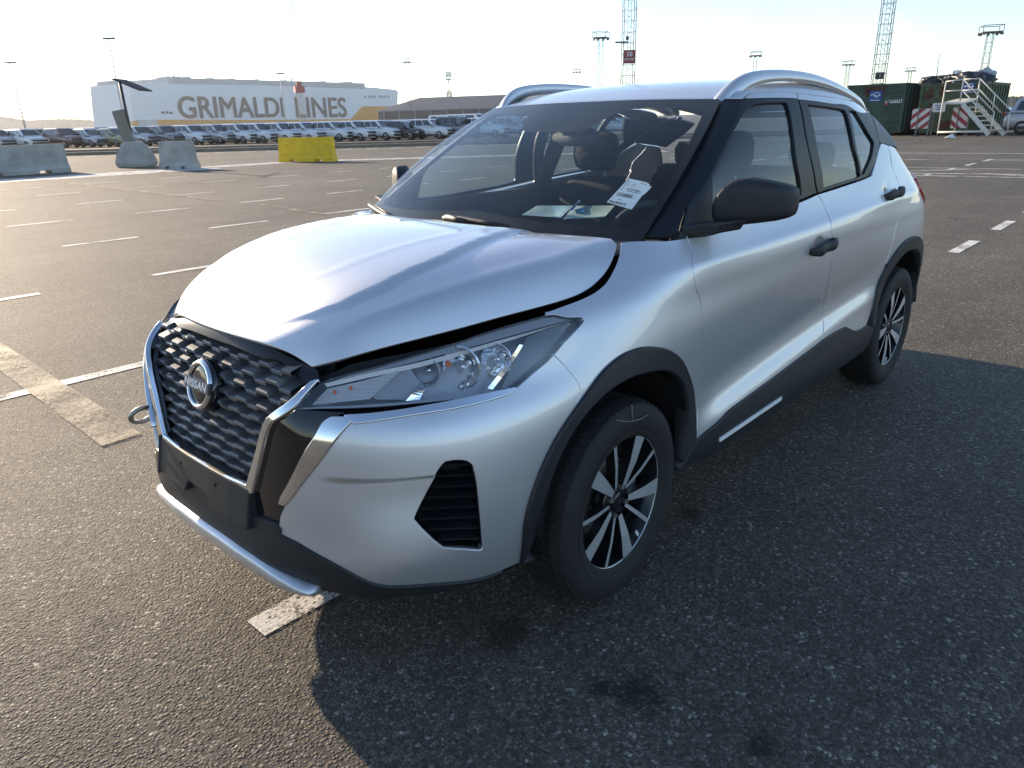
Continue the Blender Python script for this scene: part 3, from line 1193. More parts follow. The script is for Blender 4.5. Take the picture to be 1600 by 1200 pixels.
first = [(-8, 'suv', 'silver'), (40, 'suv', 'white'), (97, 'suv', 'maroon'), (140, 'hatch', 'silver'), (178, 'hatch', 'olive'), (216, 'suv', 'silver'), (256, 'suv', 'grey'), (298, 'suv', 'white'),
         (338, 'suv', 'silver'), (372, 'suv', 'white'), (404, 'suv', 'white'), (438, 'suv', 'white'), (474, 'suv', 'white'), (519, 'suv', 'white'), (553, 'suv', 'white'), (592, 'suv', 'white'),
         (630, 'hatch', 'black'), (672, 'suv', 'white'), (716, 'jeep', 'grey'), (760, 'suv', 'white'), (800, 'suv', 'silver'), (850, 'suv', 'white'), (905, 'suv', 'grey'), (960, 'suv', 'white')]
LAB = {'silver': 'silver crossover car in the front row facing the kerbs', 'white': 'white crossover car in the front row facing the kerbs', 'grey': 'grey crossover car in the front row facing the kerbs'}
for px, kind, colr in first:
    p = row_point(px, 0.0)
    lab = {('suv', 'maroon'): 'maroon crossover car behind the long concrete barrier', ('hatch', 'silver'): 'low silver hatchback beside the maroon car', ('hatch', 'olive'): 'olive hatchback behind the solar lamp block',
           ('hatch', 'black'): 'low black hatchback between white cars before the warehouse', ('jeep', 'grey'): 'boxy dark grey off-roader before the warehouse'}.get((kind, colr), LAB.get(colr))
    grp = 'front row of cars in the far lot' if (kind, colr) in (('suv', 'white'), ('suv', 'silver'), ('suv', 'grey')) else None
    sp = {40: 'white crossover car beside the maroon car in the front row', 298: 'white crossover car behind the short end-on concrete barrier', 672: 'white crossover car between the black hatchback and the boxy off-roader',
          592: 'white crossover car next to the low black hatchback on its ship side', 438: 'white crossover car right behind the yellow barrier', 474: 'white crossover car right behind the yellow barrier',
          216: 'silver crossover car behind the solar lamp post', 256: 'grey crossover car between the solar lamp block and the short barrier'}.get(px)
    if sp: lab = sp
    put_car(kind, colr, (p[0], p[1], 0), R(102) + rnd.uniform(-.05, .05), lab, grp)
cols = ['white', 'white', 'silver', 'white', 'grey', 'white', 'silver', 'blue']
for r_i, back in enumerate((6.5, 13.0, 20.0)):
    for k, px in enumerate(range(-10, 770, (34, 30, 27)[r_i])):
        if 590 < px < 640 and r_i > 1: continue
        p = row_point(px + rnd.uniform(-5, 5), back)
        cl_ = cols[(k * 3 + r_i) % len(cols)]
        put_car('suv' if (k + r_i) % 4 else 'hatch', cl_, (p[0], p[1], 0), R(102) + rnd.uniform(-.05, .05),
                f'{cl_} {"crossover" if (k + r_i) % 4 else "hatchback"} car in the {("second", "third", "fourth")[r_i]} row of the far lot',
                f'{("second", "third", "fourth")[r_i]} row of cars in the far lot', simple=True)
p = row_point(735, 9.0)
put_car('van', 'white', (p[0], p[1], 0), R(102), 'tall white van behind the boxy off-roader', simple=True, name='parked_van')
p = row_point(705, 16.0)
put_car('van', 'white', (p[0], p[1], 0), R(102), 'white van parked against the warehouse wall', simple=True, name='parked_van')

# ------------------------------------------------------------------ ship
SL = far(150, 392); SR = far(622, 530)
sd = (SR - SL) / np.linalg.norm(SR - SL)
sn = np.array([sd[1], -sd[0]])
if sn @ (CAM[:2] - SL) < 0: sn = -sn          # towards the camera


def ship_uv(px, py):
    d = ray(px, py)
    t = ((SL - CAM[:2]) @ sn) / (d[:2] @ sn)
    p = CAM + d * t
    return ((p[:2] - SL) @ sd, p[2])


def ship_P(u, z, dep=0.0):
    q = SL + sd * u - sn * dep
    return (q[0], q[1], z)


ship = empty('cargo_ship', (SL[0], SL[1], 0))
tag(ship, 'huge white car carrier ship with an orange waterline band and big lettering', 'ship')


def ship_part(name, pix, m, d0, d1, parent=ship):
    pts = [ship_uv(*p) for p in pix]
    n_ = len(pts)
    base = np.array([SL[0], SL[1], 0])
    V = [tuple(np.array(ship_P(u, z, d0)) - base) for u, z in pts] + [tuple(np.array(ship_P(u, z, d1)) - base) for u, z in pts]
    F = [tuple(range(n_)), tuple(range(n_, 2 * n_))[::-1]] + [(i, (i + 1) % n_, n_ + (i + 1) % n_, n_ + i) for i in range(n_)]
    mb = MB(); mb.add(V, F)
    return mb.build(name, m, parent)


ship_white = mat('ship_white', (.70, .72, .75), rough=.5, noise=.05, nscale=.05)
ship_grey = mat('ship_grey', (.42, .43, .45), rough=.6, noise=.15, nscale=.2)
ship_orange = mat('ship_orange', (.62, .27, .02), rough=.55, noise=.08, nscale=.06)
ship_letter = mat('ship_letter', (.045, .06, .07), rough=.6)
hy = horizon_y
hull = ship_part('hull', [(203, 130), (205, 160), (209, 199), (250, 200), (400, 201), (620, 197), (622, 143), (618, 140), (572, 136), (560, 134), (400, 127.5), (260, 127.5)], ship_white, 0, 32)
ship_part('upper_deck', [(262, 121.5), (264, 131), (400, 133), (570, 139), (570, 130), (470, 127), (400, 125), (320, 122.5)], ship_grey, -.05, 31)
ship_part('bow_house', [(206, 124), (206, 132), (218, 132), (218, 123), (212, 121.5)], ship_grey, 12, 28)
band = ship_part('hull_band', [(208, 189), (209, 204), (400, 205), (622, 200), (622, 166), (566, 166), (548, 186), (400, 187.5), (250, 187)], ship_orange, -.25, 2)
ship_part('stern_ramp', [(214, 187), (216, 202), (246, 202), (243, 187)], ship_grey, -1.2, 1)
for (a, b, c_, d) in ((576, 136, 584, 142), (586, 136, 592, 142), (594, 136.5, 599, 142), (604, 138, 610, 142), (282, 118.5, 290, 123), (268, 119, 274, 123), (300, 119, 306, 123), (336, 121, 342, 125), (370, 122, 376, 126), (408, 123, 412, 127), (452, 124.5, 456, 128), (512, 126, 516, 130), (535, 128, 548, 132), (555, 127, 558, 132)):
    ship_part('deck_unit', [(a, b), (a, d), (c_, d), (c_, b)], ship_grey, 4, 12)
for (x, y0, y1) in ((515, 126, 130), (284, 116, 123), (275, 117, 123), (468, 121, 127)):
    ship_part('deck_mast', [(x, y0), (x, y1 + 2), (x + 1, y1 + 2), (x + 1, y0)], ship_grey, 6, 7)
# lettering across the side
def ship_text(body, px0, px1, py0, py1, m, name='lettering', dep=-.35, wt=.34):
    u0, z0 = ship_uv(px0, py0); u1, z1 = ship_uv(px1, py1)
    me = text_mesh(body, 10, name)
    xs = [v.co.x for v in me.vertices]; ys = [v.co.y for v in me.vertices]
    base = Vector((SL[0], SL[1], 0))
    mb = MB()
    for q, (du, dz) in enumerate(((0, 0), (-1, 0), (1, 0), (0, -1), (0, 1), (-.7, .7), (.7, -.7))):
        V = []
        for v in me.vertices:
            u = u0 + (u1 - u0) * (v.co.x - min(xs)) / (max(xs) - min(xs)) + du * wt
            z = z1 + (z0 - z1) * (v.co.y - min(ys)) / (max(ys) - min(ys)) + dz * wt * .7
            V.append(Vector(ship_P(u, z, dep - .02 * q)) - base)
        mb.add(V, [tuple(p.vertices) for p in me.polygons])
    bpy.data.meshes.remove(me)
    me = mb.mesh(name, fixn=False)
    return mesh_obj(name, me, m, hull)


u_, zt_ = ship_uv(290, 150.5); _, zb_ = ship_uv(290, 183)
ship_text('GRIMALDI', 275.5, 444, 150.5, 182.5, ship_letter)
ship_text('LINES', 460, 541.5, 151.8, 182.5, ship_letter)
for (a, b, c_, d) in ((252, 174, 257, 177.5), (259, 174, 263, 177.5), (265, 174.4, 269, 177.8)):
    ship_part('mark', [(a, b), (a, d), (c_, d), (c_, b)], ship_letter, -.3, .1, hull)
name_m = mat('ship_name', (.30, .32, .34), rough=.6)
for x_ in (569, 575, 579.5, 584, 592, 596, 600, 605):      # the ship's name, too small to read
    ship_part('mark', [(x_, 149.3), (x_, 152.8), (x_ + 2.6, 152.9), (x_ + 2.6, 149.4)], name_m, -.3, .1, hull)

# ------------------------------------------------------------------ warehouse
wL, wR = far(592, 300), far(860, 300)
wL, wR = far(592, 330), far(900, 300)
wd = (wR - wL) / np.linalg.norm(wR - wL)
wnv = np.array([wd[1], -wd[0]])
if wnv @ (CAM[:2] - wL) < 0: wnv = -wnv


def wh_uz(px, py):
    d = ray(px, py); t = ((wL - CAM[:2]) @ wnv) / (d[:2] @ wnv); p = CAM + d * t
    return (p[:2] - wL) @ wd, p[2]


wh = empty('warehouse', (wL[0], wL[1], 0), math.atan2(wd[1], wd[0]))
tag(wh, 'long dark grey metal warehouse with pitched roof behind the parked cars', 'warehouse')
Lw = np.linalg.norm(wR - wL)
ez = wh_uz(640, 172)[1]; rz0 = wh_uz(650, 158)[1]
side_ = 1.0 if wnv @ np.array([-wd[1], wd[0]]) > 0 else -1.0
DW = 40.0 * -side_
wall_m = mat('warehouse_cladding', (.055, .055, .06), rough=.6, noise=.10, nscale=.4)
mb = MB(); mb.box((Lw / 2, DW / 2, ez / 2), (Lw, abs(DW), ez))
wall = mb.build('wall', wall_m, wh)
mb = MB()
ov = .6
rzz = ez + 5.2
V = [(-ov, -ov * np.sign(DW), ez), (Lw + ov, -ov * np.sign(DW), ez), (Lw + ov, DW / 2, rzz), (10, DW / 2, rzz), (-ov, DW + ov * np.sign(DW), ez), (Lw + ov, DW + ov * np.sign(DW), ez)]
mb.add(V, [(0, 1, 2, 3), (3, 2, 5, 4), (0, 3, 4), (1, 5, 2), (0, 4, 5, 1)])
mb.build('roof', mat('warehouse_roof', (.045, .045, .05), rough=.55, noise=.1, nscale=.3), wh)
mb = MB(); mb.box((Lw / 2, -.35 * np.sign(DW), ez - .15), (Lw, .3, .35)); mb.build('gutter', mat('gutter_grey', (.28, .28, .29), rough=.5), wh)
for k in range(12):
    x = Lw * (k + .4) / 12
    mb = MB(); mb.box((x, -.2 * np.sign(DW), ez / 2), (.45, .4, ez)); mb.build('pillar', mat('pillar_grey', (.22, .22, .23), rough=.6), wh)

# ------------------------------------------------------------------ hills and far trees
def ridge(name, pxs, D, m, seed, label=None):
    r_ = random.Random(seed)
    V, F = [], []
    pts = []
    for (x0, y0), (x1, y1) in zip(pxs[:-1], pxs[1:]):
        k = max(2, int(abs(x1 - x0) / 1.5))
        for i in range(k): pts.append((x0 + (x1 - x0) * i / k, y0 + (y1 - y0) * i / k))
    pts.append(pxs[-1])
    for x, y in pts:
        t_ = top_at(x, y + r_.uniform(-.7, .9), D)
        b_ = far(x, D - 20); c_ = far(x, D + 220)
        mid_ = far(x, D + 110)
        V += [(b_[0], b_[1], -1), tuple(t_), (mid_[0], mid_[1], t_[2] * 1.02), (c_[0], c_[1], -1)]
    for i in range(len(pts) - 1):
        for j in range(3): F.append((i * 4 + j, (i + 1) * 4 + j, (i + 1) * 4 + j + 1, i * 4 + j + 1))
    mb = MB(); mb.add(V, F)
    return tag(mb.build(name, m), kind='structure')


hill_m = mat('wooded_hill', (.10, .085, .065), rough=.95, noise=.5, nscale=.03)
ridge('hills', [(-300, 186), (-120, 190), (-40, 183), (0, 181), (20, 184), (45, 188), (80, 186), (110, 185.5), (140, 187), (170, 192)], 1300, hill_m, 3)
ridge('far_treeline', [(1480, 160), (1520, 156), (1545, 149), (1560, 148), (1575, 151), (1600, 150), (1660, 152), (1760, 150), (1900, 147)], 700, mat('far_trees', (.06, .065, .05), rough=.95, noise=.4, nscale=.1), 5)

# ------------------------------------------------------------------ masts
galv = mat('galvanised_steel', (.18, .18, .185), rough=.55, metal=.5, noise=.2, nscale=2)


def lattice(mb, x, y, z0, z1, w0, w1, step, rz=.5, leg=.09, br=.05):
    R3 = Matrix.Rotation(rz, 3, 'Z')
    def cor(z):
        w = w0 + (w1 - w0) * (z - z0) / (z1 - z0)
        return [Vector((x, y, z)) + R3 @ Vector((sx * w / 2, sy * w / 2, 0)) for sx, sy in ((-1, -1), (1, -1), (1, 1), (-1, 1))]
    n_ = max(2, int((z1 - z0) / step))
    for k in range(4): mb.bar(cor(z0)[k], cor(z1)[k], leg)
    for i in range(n_ + 1):
        z = z0 + (z1 - z0) * i / n_
        c_ = cor(z)
        for k in range(4): mb.bar(c_[k], c_[(k + 1) % 4], br)
        if i < n_:
            d = cor(z0 + (z1 - z0) * (i + 1) / n_)
            for k in range(4):
                if (i + k) % 2: mb.bar(c_[k], d[(k + 1) % 4], br * .8)
                else: mb.bar(c_[(k + 1) % 4], d[k], br * .8)


def flood_mast(px, py, D, w, label, group=None, heavy=1.0, head=True):
    t_ = top_at(px, py, D)
    o = empty('floodlight_mast', (t_[0], t_[1], 0), rnd.uniform(0, 1.5))
    tag(o, label, 'mast', group)
    mb = MB(); lattice(mb, 0, 0, 0, t_[2] - .3, w * .9, w * .7, w * 1.25, 0, leg=.075 * heavy, br=.04 * heavy)
    mb.build('lattice', galv, o)
    if head:
        mb = MB()
        hw = w * 1.2
        for z in (t_[2] - .4, t_[2] + .8):
            for a, b in (((-hw, -hw), (hw, -hw)), ((hw, -hw), (hw, hw)), ((hw, hw), (-hw, hw)), ((-hw, hw), (-hw, -hw))):
                mb.bar((*a, z), (*b, z), .12 * heavy)
        for a in ((-hw, -hw), (hw, -hw), (hw, hw), (-hw, hw)): mb.bar((*a, t_[2] - .4), (*a, t_[2] + .8), .10 * heavy)
        mb.box((0, 0, t_[2] - .45), (2 * hw, 2 * hw, .12))
        mb.build('platform', galv, o)
        for k in range(8):
            a = 2 * math.pi * k / 8
            mb = MB(); mb.box((hw * 1.15 * math.cos(a), hw * 1.15 * math.sin(a), t_[2] - .7), (.4, .4, .45), rz=a)
            mb.build('floodlight', pole_m, o)
    return o


flood_mast(939, 56, 190, 1.3, 'slim lattice floodlight mast standing next to the red-sign mast above the car roof')
flood_mast(901.5, 111, 420, 1.6, 'small distant floodlight mast beside the slim lattice mast', heavy=1.6)
flood_mast(1181, 85, 300, 1.5, 'distant floodlight mast rising behind the roof rail', heavy=1.4)
flood_mast(1326, 99, 330, 1.5, 'distant floodlight mast left of the black-sign mast', heavy=1.4)
flood_mast(1423, 109, 420, 1.6, 'small distant floodlight mast behind the dark green container', heavy=1.6)
flood_mast(1549, 47, 190, 1.5, 'tall floodlight mast behind the container with steps', heavy=1.2)
flood_mast(636, 95, 330, 1.2, 'slender floodlight mast behind the dark warehouse', heavy=1.2)


def tall_mast(px, py, D, w, label, sign=None):
    t_ = top_at(px, py, D)
    z_top = t_[2] + 12
    o = empty('lattice_mast', (t_[0], t_[1], 0), math.atan2(CAM[1] - t_[1], CAM[0] - t_[0]) + .18)
    tag(o, label, 'mast')
    mb = MB(); lattice(mb, 0, 0, 0, z_top, w * 1.1, w * .95, w * .85, 0, leg=.085, br=.045)
    mb.build('lattice', galv, o)
    mb = MB()
    for k in range(int(z_top / .6)): mb.bar((w * .2, -.22, k * .6), (w * .2, .22, k * .6), .04)
    mb.bar((w * .2, -.22, 0), (w * .2, -.22, z_top), .05); mb.bar((w * .2, .22, 0), (w * .2, .22, z_top), .05)
    mb.build('ladder', galv, o)
    return o, D


m1, D1 = tall_mast(985, -30, 104, 1.45, 'tall lattice mast carrying a red number board above the silver roof')
red_b = mat('red_board', (.26, .035, .05), rough=.5)


def board(o, D, pxc, y0, y1, w, h_m, col, lines):
    zc0, zc1 = top_at(pxc, y0, D)[2], top_at(pxc, y1, D)[2]
    mb = MB(); mb.box((w * .62, 0, (zc0 + zc1) / 2), (.06, w * 1.06, zc0 - zc1))
    b_ = mb.build('number_board', col, o)
    for txt, f, sz in lines:
        me = text_mesh(txt, sz, bold=.01)
        place_mesh(me, (w * .62 + .04, 0, zc1 + (zc0 - zc1) * f), (0, 1, 0), (0, 0, 1))
        lo_ = mesh_obj('lettering', me, white_b, b_)
        lo_['kind'] = 'stuff'


white_b = mat('white_letters', (.7, .7, .7), rough=.5)
board(m1, D1, 983, 79, 100, 1.45, 2, red_b, (('58', .68, .75), ('C28-C29', .30, .36)))
mb = MB(); mb.box((.5, -.3, top_at(986, 60, D1)[2]), (.3, .35, .45)); mb.build('camera_box', pole_m, m1)
mb = MB(); mb.box((.3, -1.0, top_at(986, 66, D1)[2]), (1.2, 1.7, .12)); mb.build('platform', galv, m1)
m2, D2 = tall_mast(1392, -20, 112, 1.35, 'tall leaning-looking lattice mast with a small black board behind the dark green container')
board(m2, D2, 1377, 113, 124, 1.0, 1, far_black, (('1', .5, .5),))
m3, D3 = tall_mast(447, -40, 230, 1.3, 'thin lattice mast with a red platform in front of the ship')
z_ = top_at(466, 140, D3)[2]
mb = MB(); mb.box((0, 0, z_), (3.0, 2.6, 1.6)); mb.box((0, 0, z_ + 1.4), (1.4, 1.2, 1.4)); mb.build('platform', mat('red_platform', (.40, .06, .06), rough=.6), m3)

# telecom mast, wind turbines, street lamps
t_ = top_at(700, 110, 420)
tm = empty('telecom_mast', (t_[0], t_[1], 0)); tag(tm, 'telecom mast with two rings of antennas behind the warehouse roof', 'mast')
mb = MB(); lattice(mb, 0, 0, 0, t_[2] - 1, 1.6, 1.3, 2.2, .3, leg=.16, br=.10); mb.build('lattice', galv, tm)
for py in (116, 147):
    z_ = top_at(700, py, 420)[2]
    for k in range(6):
        a = k * math.pi / 3
        mb = MB(); mb.box((1.3 * math.cos(a), 1.3 * math.sin(a), z_), (.35, .35, 2.8), rz=a); mb.build('antenna', mat('antenna_grey', (.35, .35, .35), rough=.5), tm)
mb = MB(); mb.lathe([(.2, -.2), (1.6, -.2), (1.6, .2), (.2, .2)], 16, 'Z', (0, 0, top_at(700, 124, 420)[2]), closed=True); mb.build('platform', galv, tm)


def turbine(px, py, D, bl, angs, label):
    t_ = top_at(px, py, D)
    o = empty('wind_turbine', (t_[0], t_[1], 0), math.atan2(CAM[1] - t_[1], CAM[0] - t_[0])); tag(o, label, 'wind turbine')
    m_ = mat('turbine_white', (.42, .43, .44), rough=.5)
    mb = MB(); mb.lathe([(bl * .05, 0), (bl * .025, t_[2])], 12, 'Z'); mb.build('tower', m_, o)
    mb = MB(); mb.box((bl * .02, 0, t_[2]), (bl * .16, bl * .06, bl * .06)); nac = mb.build('nacelle', m_, o)
    for a in angs:
        a = R(a)
        mb = MB()
        mb.bar((bl * .11, 0, t_[2]), (bl * .11, bl * .5 * math.cos(a), t_[2] + bl * .5 * math.sin(a)), bl * .045, bl * .02, up=(1, 0, 0))
        mb.bar((bl * .11, bl * .5 * math.cos(a), t_[2] + bl * .5 * math.sin(a)), (bl * .11, bl * math.cos(a), t_[2] + bl * math.sin(a)), bl * .025, bl * .012, up=(1, 0, 0))
        mb.build('blade', m_, nac)


turbine(732, 146, 900, 12.5, (30, 145, 268), 'wind turbine with spread blades behind the dark warehouse')
turbine(1463, 124, 1300, 34, (92, 212, 332), 'distant wind turbine behind the bagged container')


def lamp_post(px, py, D, label):
    t_ = top_at(px, py, D)
    o = empty('street_lamp', (t_[0], t_[1], 0)); tag(o, label, 'street lamp')
    mb = MB(); mb.tube([(0, 0, 0), (0, 0, t_[2])], [.09, .05], 8); mb.build('post', mat('pale_pole', (.5, .5, .5), rough=.5), o)
    a = Vector(CR); a.z = 0; a.normalize()
    mb = MB(); mb.bar(Vector((0, 0, t_[2])) - a * .5, Vector((0, 0, t_[2])) + a * .7, .35, .16); mb.build('lamp_head', pole_m, o)


lamp_post(169, 60, 95, 'thin street lamp rising above the ship stern')
lamp_post(15, 98, 110, 'thin street lamp above the hills')
lamp_post(437, 115, 120, 'thin street lamp in front of the ship lettering')
lamp_post(35, 175, 260, 'short lamp on a pole in front of the wooded hills')

# ------------------------------------------------------------------ containers and steps on the right
green1 = mat('dark_green_paint', (.028, .060, .042), rough=.55, noise=.4, nscale=1.6, bump=.1, bscale=20)
green2 = mat('faded_green_paint', (.060, .085, .038), rough=.6, noise=.55, nscale=1.9, bump=.1, bscale=20)
rust = mat('rust', (.075, .030, .018), rough=.9, noise=.5, nscale=6)
sign_blue = mat('sign_blue', (.012, .07, .30), rough=.4)
bag_black = mat('black_bag', (.012, .012, .014), rough=.35)


def xp(px, py, X):
    d = ray(px, py)
    return CAM + d * ((X - CAM[0]) / d[0])


def container(X, pl, pr, ptop, depth, m_, label, ribs_front):
    y0, y1 = xp(pl, 200, X)[1], xp(pr, 200, X)[1]
    zt = xp((pl + pr) / 2, ptop, X)[2]
    yc, w = (y0 + y1) / 2, y1 - y0
    o = empty('waste_container', (X - depth / 2, yc, 0)); tag(o, label, 'container')
    z0 = .16
    hx, hy_ = depth / 2, w / 2
    mb = MB()
    th = .06
    for c_, d_ in (((0, -hy_ + th / 2, (zt + z0) / 2), (depth, th, zt - z0)), ((0, hy_ - th / 2, (zt + z0) / 2), (depth, th, zt - z0)), ((hx - th / 2, 0, (zt + z0) / 2), (th, w - 2 * th, zt - z0)), ((-hx + th / 2, 0, (zt + z0) / 2), (th, w - 2 * th, zt - z0)), ((0, 0, z0 + .05), (depth - 2 * th, w - 2 * th, .1))):
        mb.box(c_, d_)
    b_ = mb.build('body', m_, o)
    b_['kind'] = 'stuff'
    del b_['kind']
    # top rail
    for a, b in (((-hx, -hy_), (hx, -hy_)), ((hx, -hy_), (hx, hy_)), ((hx, hy_), (-hx, hy_)), ((-hx, hy_), (-hx, -hy_))):
        mb = MB(); mb.bar((*a, zt), (*b, zt), .14, .12); mb.build('top_rail', m_, o)
    for k in range(9):
        x = -hx + depth * (k + .5) / 9
        for sy in (1, -1):
            mb = MB(); mb.box((x, sy * (hy_ + .05), (zt + z0) / 2), (.22, .10, zt - z0 - .15), taper=.96); mb.build('side_rib', m_, o)
    if ribs_front:
        for k in range(6):
            z = z0 + (zt - z0) * (k + .6) / 6.6
            mb = MB(); mb.box((hx + .03, hy_ * .52, z), (.08, w * .30, .07)); mb.build('front_bar', m_, o)
    for sy in (-1, 1):
        mb = MB(); mb.box((hx + .03, sy * (hy_ - .08), (zt + z0) / 2), (.09, .14, zt - z0)); mb.build('corner_post', m_, o)
        mb = MB(); mb.box((0, sy * hy_ * .6, z0 / 2 + .02), (depth * .96, .16, z0 + .04)); mb.build('skid', rust, o)
        mb = MB(); mb.lathe([(.14, -.12), (.16, -.1), (.16, .1), (.14, .12)], 14, 'Y', (hx - .25, sy * hy_ * .72, .16)); mb.build('roller', rust, o)
    return o, hx, hy_, zt


def wall_mark(o, hx, yc, X, px0, px1, py0, py1, m_, name, dx_=.045):
    """flat plate on the front face given by its pixel box"""
    a = xp(px0, py0, X); b = xp(px1, py1, X)
    mb = MB(); mb.box((hx + dx_, (a[1] + b[1]) / 2 - yc, (a[2] + b[2]) / 2), (.02, abs(b[1] - a[1]), abs(a[2] - b[2])))
    return mb.build(name, m_, o), ((a[1] + b[1]) / 2 - yc, (a[2] + b[2]) / 2, abs(b[1] - a[1]), abs(a[2] - b[2]))


def rust_blob(o, hx, yc, X, px0, px1, py0, py1, seed, dx_=.034):
    a = xp(px0, py0, X); b = xp(px1, py1, X)
    cy_, cz_, ry, rz_ = (a[1] + b[1]) / 2 - yc, (a[2] + b[2]) / 2, abs(b[1] - a[1]) / 2, abs(a[2] - b[2]) / 2
    r_ = random.Random(seed)
    pts = []
    for k in range(26):
        t = 2 * math.pi * k / 26
        s_ = r_.uniform(.45, 1.12)
        pts.append((cy_ + ry * math.cos(t) * s_, cz_ + rz_ * math.sin(t) * s_))
    mb = MB()
    V = [(hx + dx_, cy_, cz_)] + [(hx + dx_, y, z) for y, z in pts]
    mb.add(V, [(0, 1 + k, 1 + (k + 1) % 26) for k in range(26)])
    return mb.build('rust_patch', rust, o)


def blue_sign(o, hx, yc, X, px0, px1, py0, py1):
    s_, (cy_, cz_, w_, h_) = wall_mark(o, hx, yc, X, px0, px1, py0, py1, sign_blue, 'company_sign', .06)
    mb = MB(); mb.lathe([(h_ * .22, .071), (h_ * .22, .075), (h_ * .27, .075), (h_ * .27, .071)], 24, 'X', (hx, cy_ + .06, cz_ + .08), closed=True)
    mb.build('sign_ring', white_b, s_)
    mb = MB()
    pts = [(hx + .075, cy_ - w_ * .40 + w_ * .8 * t, cz_ + .05 + .05 * math.sin(t * 7)) for t in np.linspace(0, 1, 12)]
    mb.tube(pts, .035, 6); mb.build('sign_wordmark', white_b, s_)
    mb = MB(); mb.box((hx + .073, cy_, cz_ - h_ * .40), (.01, w_ * .75, h_ * .07)); mb.build('sign_line', white_b, s_)


X1 = -47.0
c1, hx1, hy1, zt1 = container(X1, 1318, 1408, 133.5, 6.0, green1, 'dark green waste container with blue sign and rust stain under its rim', True)
yc1 = c1.location.y
blue_sign(c1, hx1, yc1, X1, 1360, 1377, 143, 158)
rust_blob(c1, hx1, yc1, X1, 1346, 1394, 132.5, 144, 3)
rust_blob(c1, hx1, yc1, X1, 1350, 1362, 140, 152, 9)
p_, (cy_, cz_, w_, h_) = wall_mark(c1, hx1, yc1, X1, 1388, 1406, 156, 160.5, green1, 'number_plate')
me = text_mesh('1322021', .28, bold=.01); place_mesh(me, (hx1 + .062, cy_, cz_), (0, 1, 0), (0, 0, 1)); mesh_obj('lettering', me, white_b, p_)
wall_mark(c1, hx1, yc1, X1, 1382.5, 1386.5, 160, 164.5, mat('red_sticker', (.4, .03, .06), rough=.5), 'red_sticker')

X2 = -47.2
c2, hx2, hy2, zt2 = container(X2, 1430, 1527, 131.5, 6.2, green2, 'faded green waste container heaped with black bags behind the white steps', False)
yc2 = c2.location.y
blue_sign(c2, hx2, yc2, X2, 1507, 1522, 128.5 + 1, 145)
for (a, b, c_, d) in ((1448, 1457, 138, 156), (1470, 1478, 134, 150), (1470, 1482, 186, 205), (1452, 1460, 160, 170)):
    rust_blob(c2, hx2, yc2, X2, a - 2, b + 2, c_ - 1, d + 1, int(a))


def bag(px, py, X, sx, sz, name, m_, label, cat, seed):
    p = xp(px, py, X)
    r_ = random.Random(seed)
    bm = bmesh.new()
    bmesh.ops.create_icosphere(bm, subdivisions=4, radius=1)
    from mathutils import noise as mn
    for v in bm.verts:
        k = 1 + .5 * mn.noise(v.co * 1.5 + Vector((seed * 3.1, 0, 0))) + .3 * abs(mn.noise(v.co * 3.3 + Vector((0, seed, 0)))) + .12 * mn.noise(v.co * 8)
        v.co = Vector((v.co.x * sx * .8 * k, v.co.y * sx * k, v.co.z * sz * k))
    me = bpy.data.meshes.new(name); bm.to_mesh(me); bm.free()
    me.polygons.foreach_set('use_smooth', [True] * len(me.polygons))
    o = mesh_obj(name, me, m_); o.location = tuple(p)
    tag(o, label, cat)
    return o


bag(1453, 130, X2 - 1.5, .60, .32, 'rubbish_bag', bag_black, 'black rubbish bag on the corner of the faded green container', 'bag', 1)
bag(1490, 130, X2 - 1.5, .80, .45, 'rubbish_bag', bag_black, 'black rubbish bag between the corner bag and the large tarpaulin heap', 'bag', 2)
bag(1517, 128, X2 - 1.2, 1.0, .55, 'tarpaulin_heap', mat('dark_tarp', (.02, .022, .03), rough=.4), 'large dark tarpaulin heap above the steps platform', 'tarpaulin', 3)
bag(1493, 118, X2 - 1.6, .30, .24, 'white_sack', mat('white_plastic', (.55, .55, .54), rough=.5), 'small white plastic sack on top of the container', 'bag', 4)
bag(1534, 121, X2 - 2.0, .55, .45, 'clear_sack', mat('grey_plastic', (.40, .42, .44), rough=.4), 'pale grey plastic sack beside the tarpaulin heap', 'bag', 5)


# striped warning boards on stands
def stripe_mat(name, ang):
    m = bpy.data.materials.new(name); n, l, b = nodes_of(m)
    b.inputs['Roughness'].default_value = .45
    c = n.new('ShaderNodeTexCoord'); mp_ = n.new('ShaderNodeMapping'); mp_.inputs['Rotation'].default_value = (ang, 0, 0)
    l.new(c.outputs['Object'], mp_.inputs[0])
    sp_ = n.new('ShaderNodeSeparateXYZ'); l.new(mp_.outputs[0], sp_.inputs[0])
    ml = n.new('ShaderNodeMath'); ml.operation = 'MULTIPLY'; ml.inputs[1].default_value = 2.6; l.new(sp_.outputs['Z'], ml.inputs[0])
    fr = n.new('ShaderNodeMath'); fr.operation = 'FRACT'; l.new(ml.outputs[0], fr.inputs[0])
    gt = n.new('ShaderNodeMath'); gt.operation = 'GREATER_THAN'; gt.inputs[1].default_value = .5; l.new(fr.outputs[0], gt.inputs[0])
    mx = n.new('ShaderNodeMix'); mx.data_type = 'RGBA'; mx.inputs['A'].default_value = (.62, .60, .57, 1); mx.inputs['B'].default_value = (.30, .025, .04, 1)
    l.new(gt.outputs[0], mx.inputs['Factor']); l.new(mx.outputs['Result'], b.inputs['Base Color'])
    return m


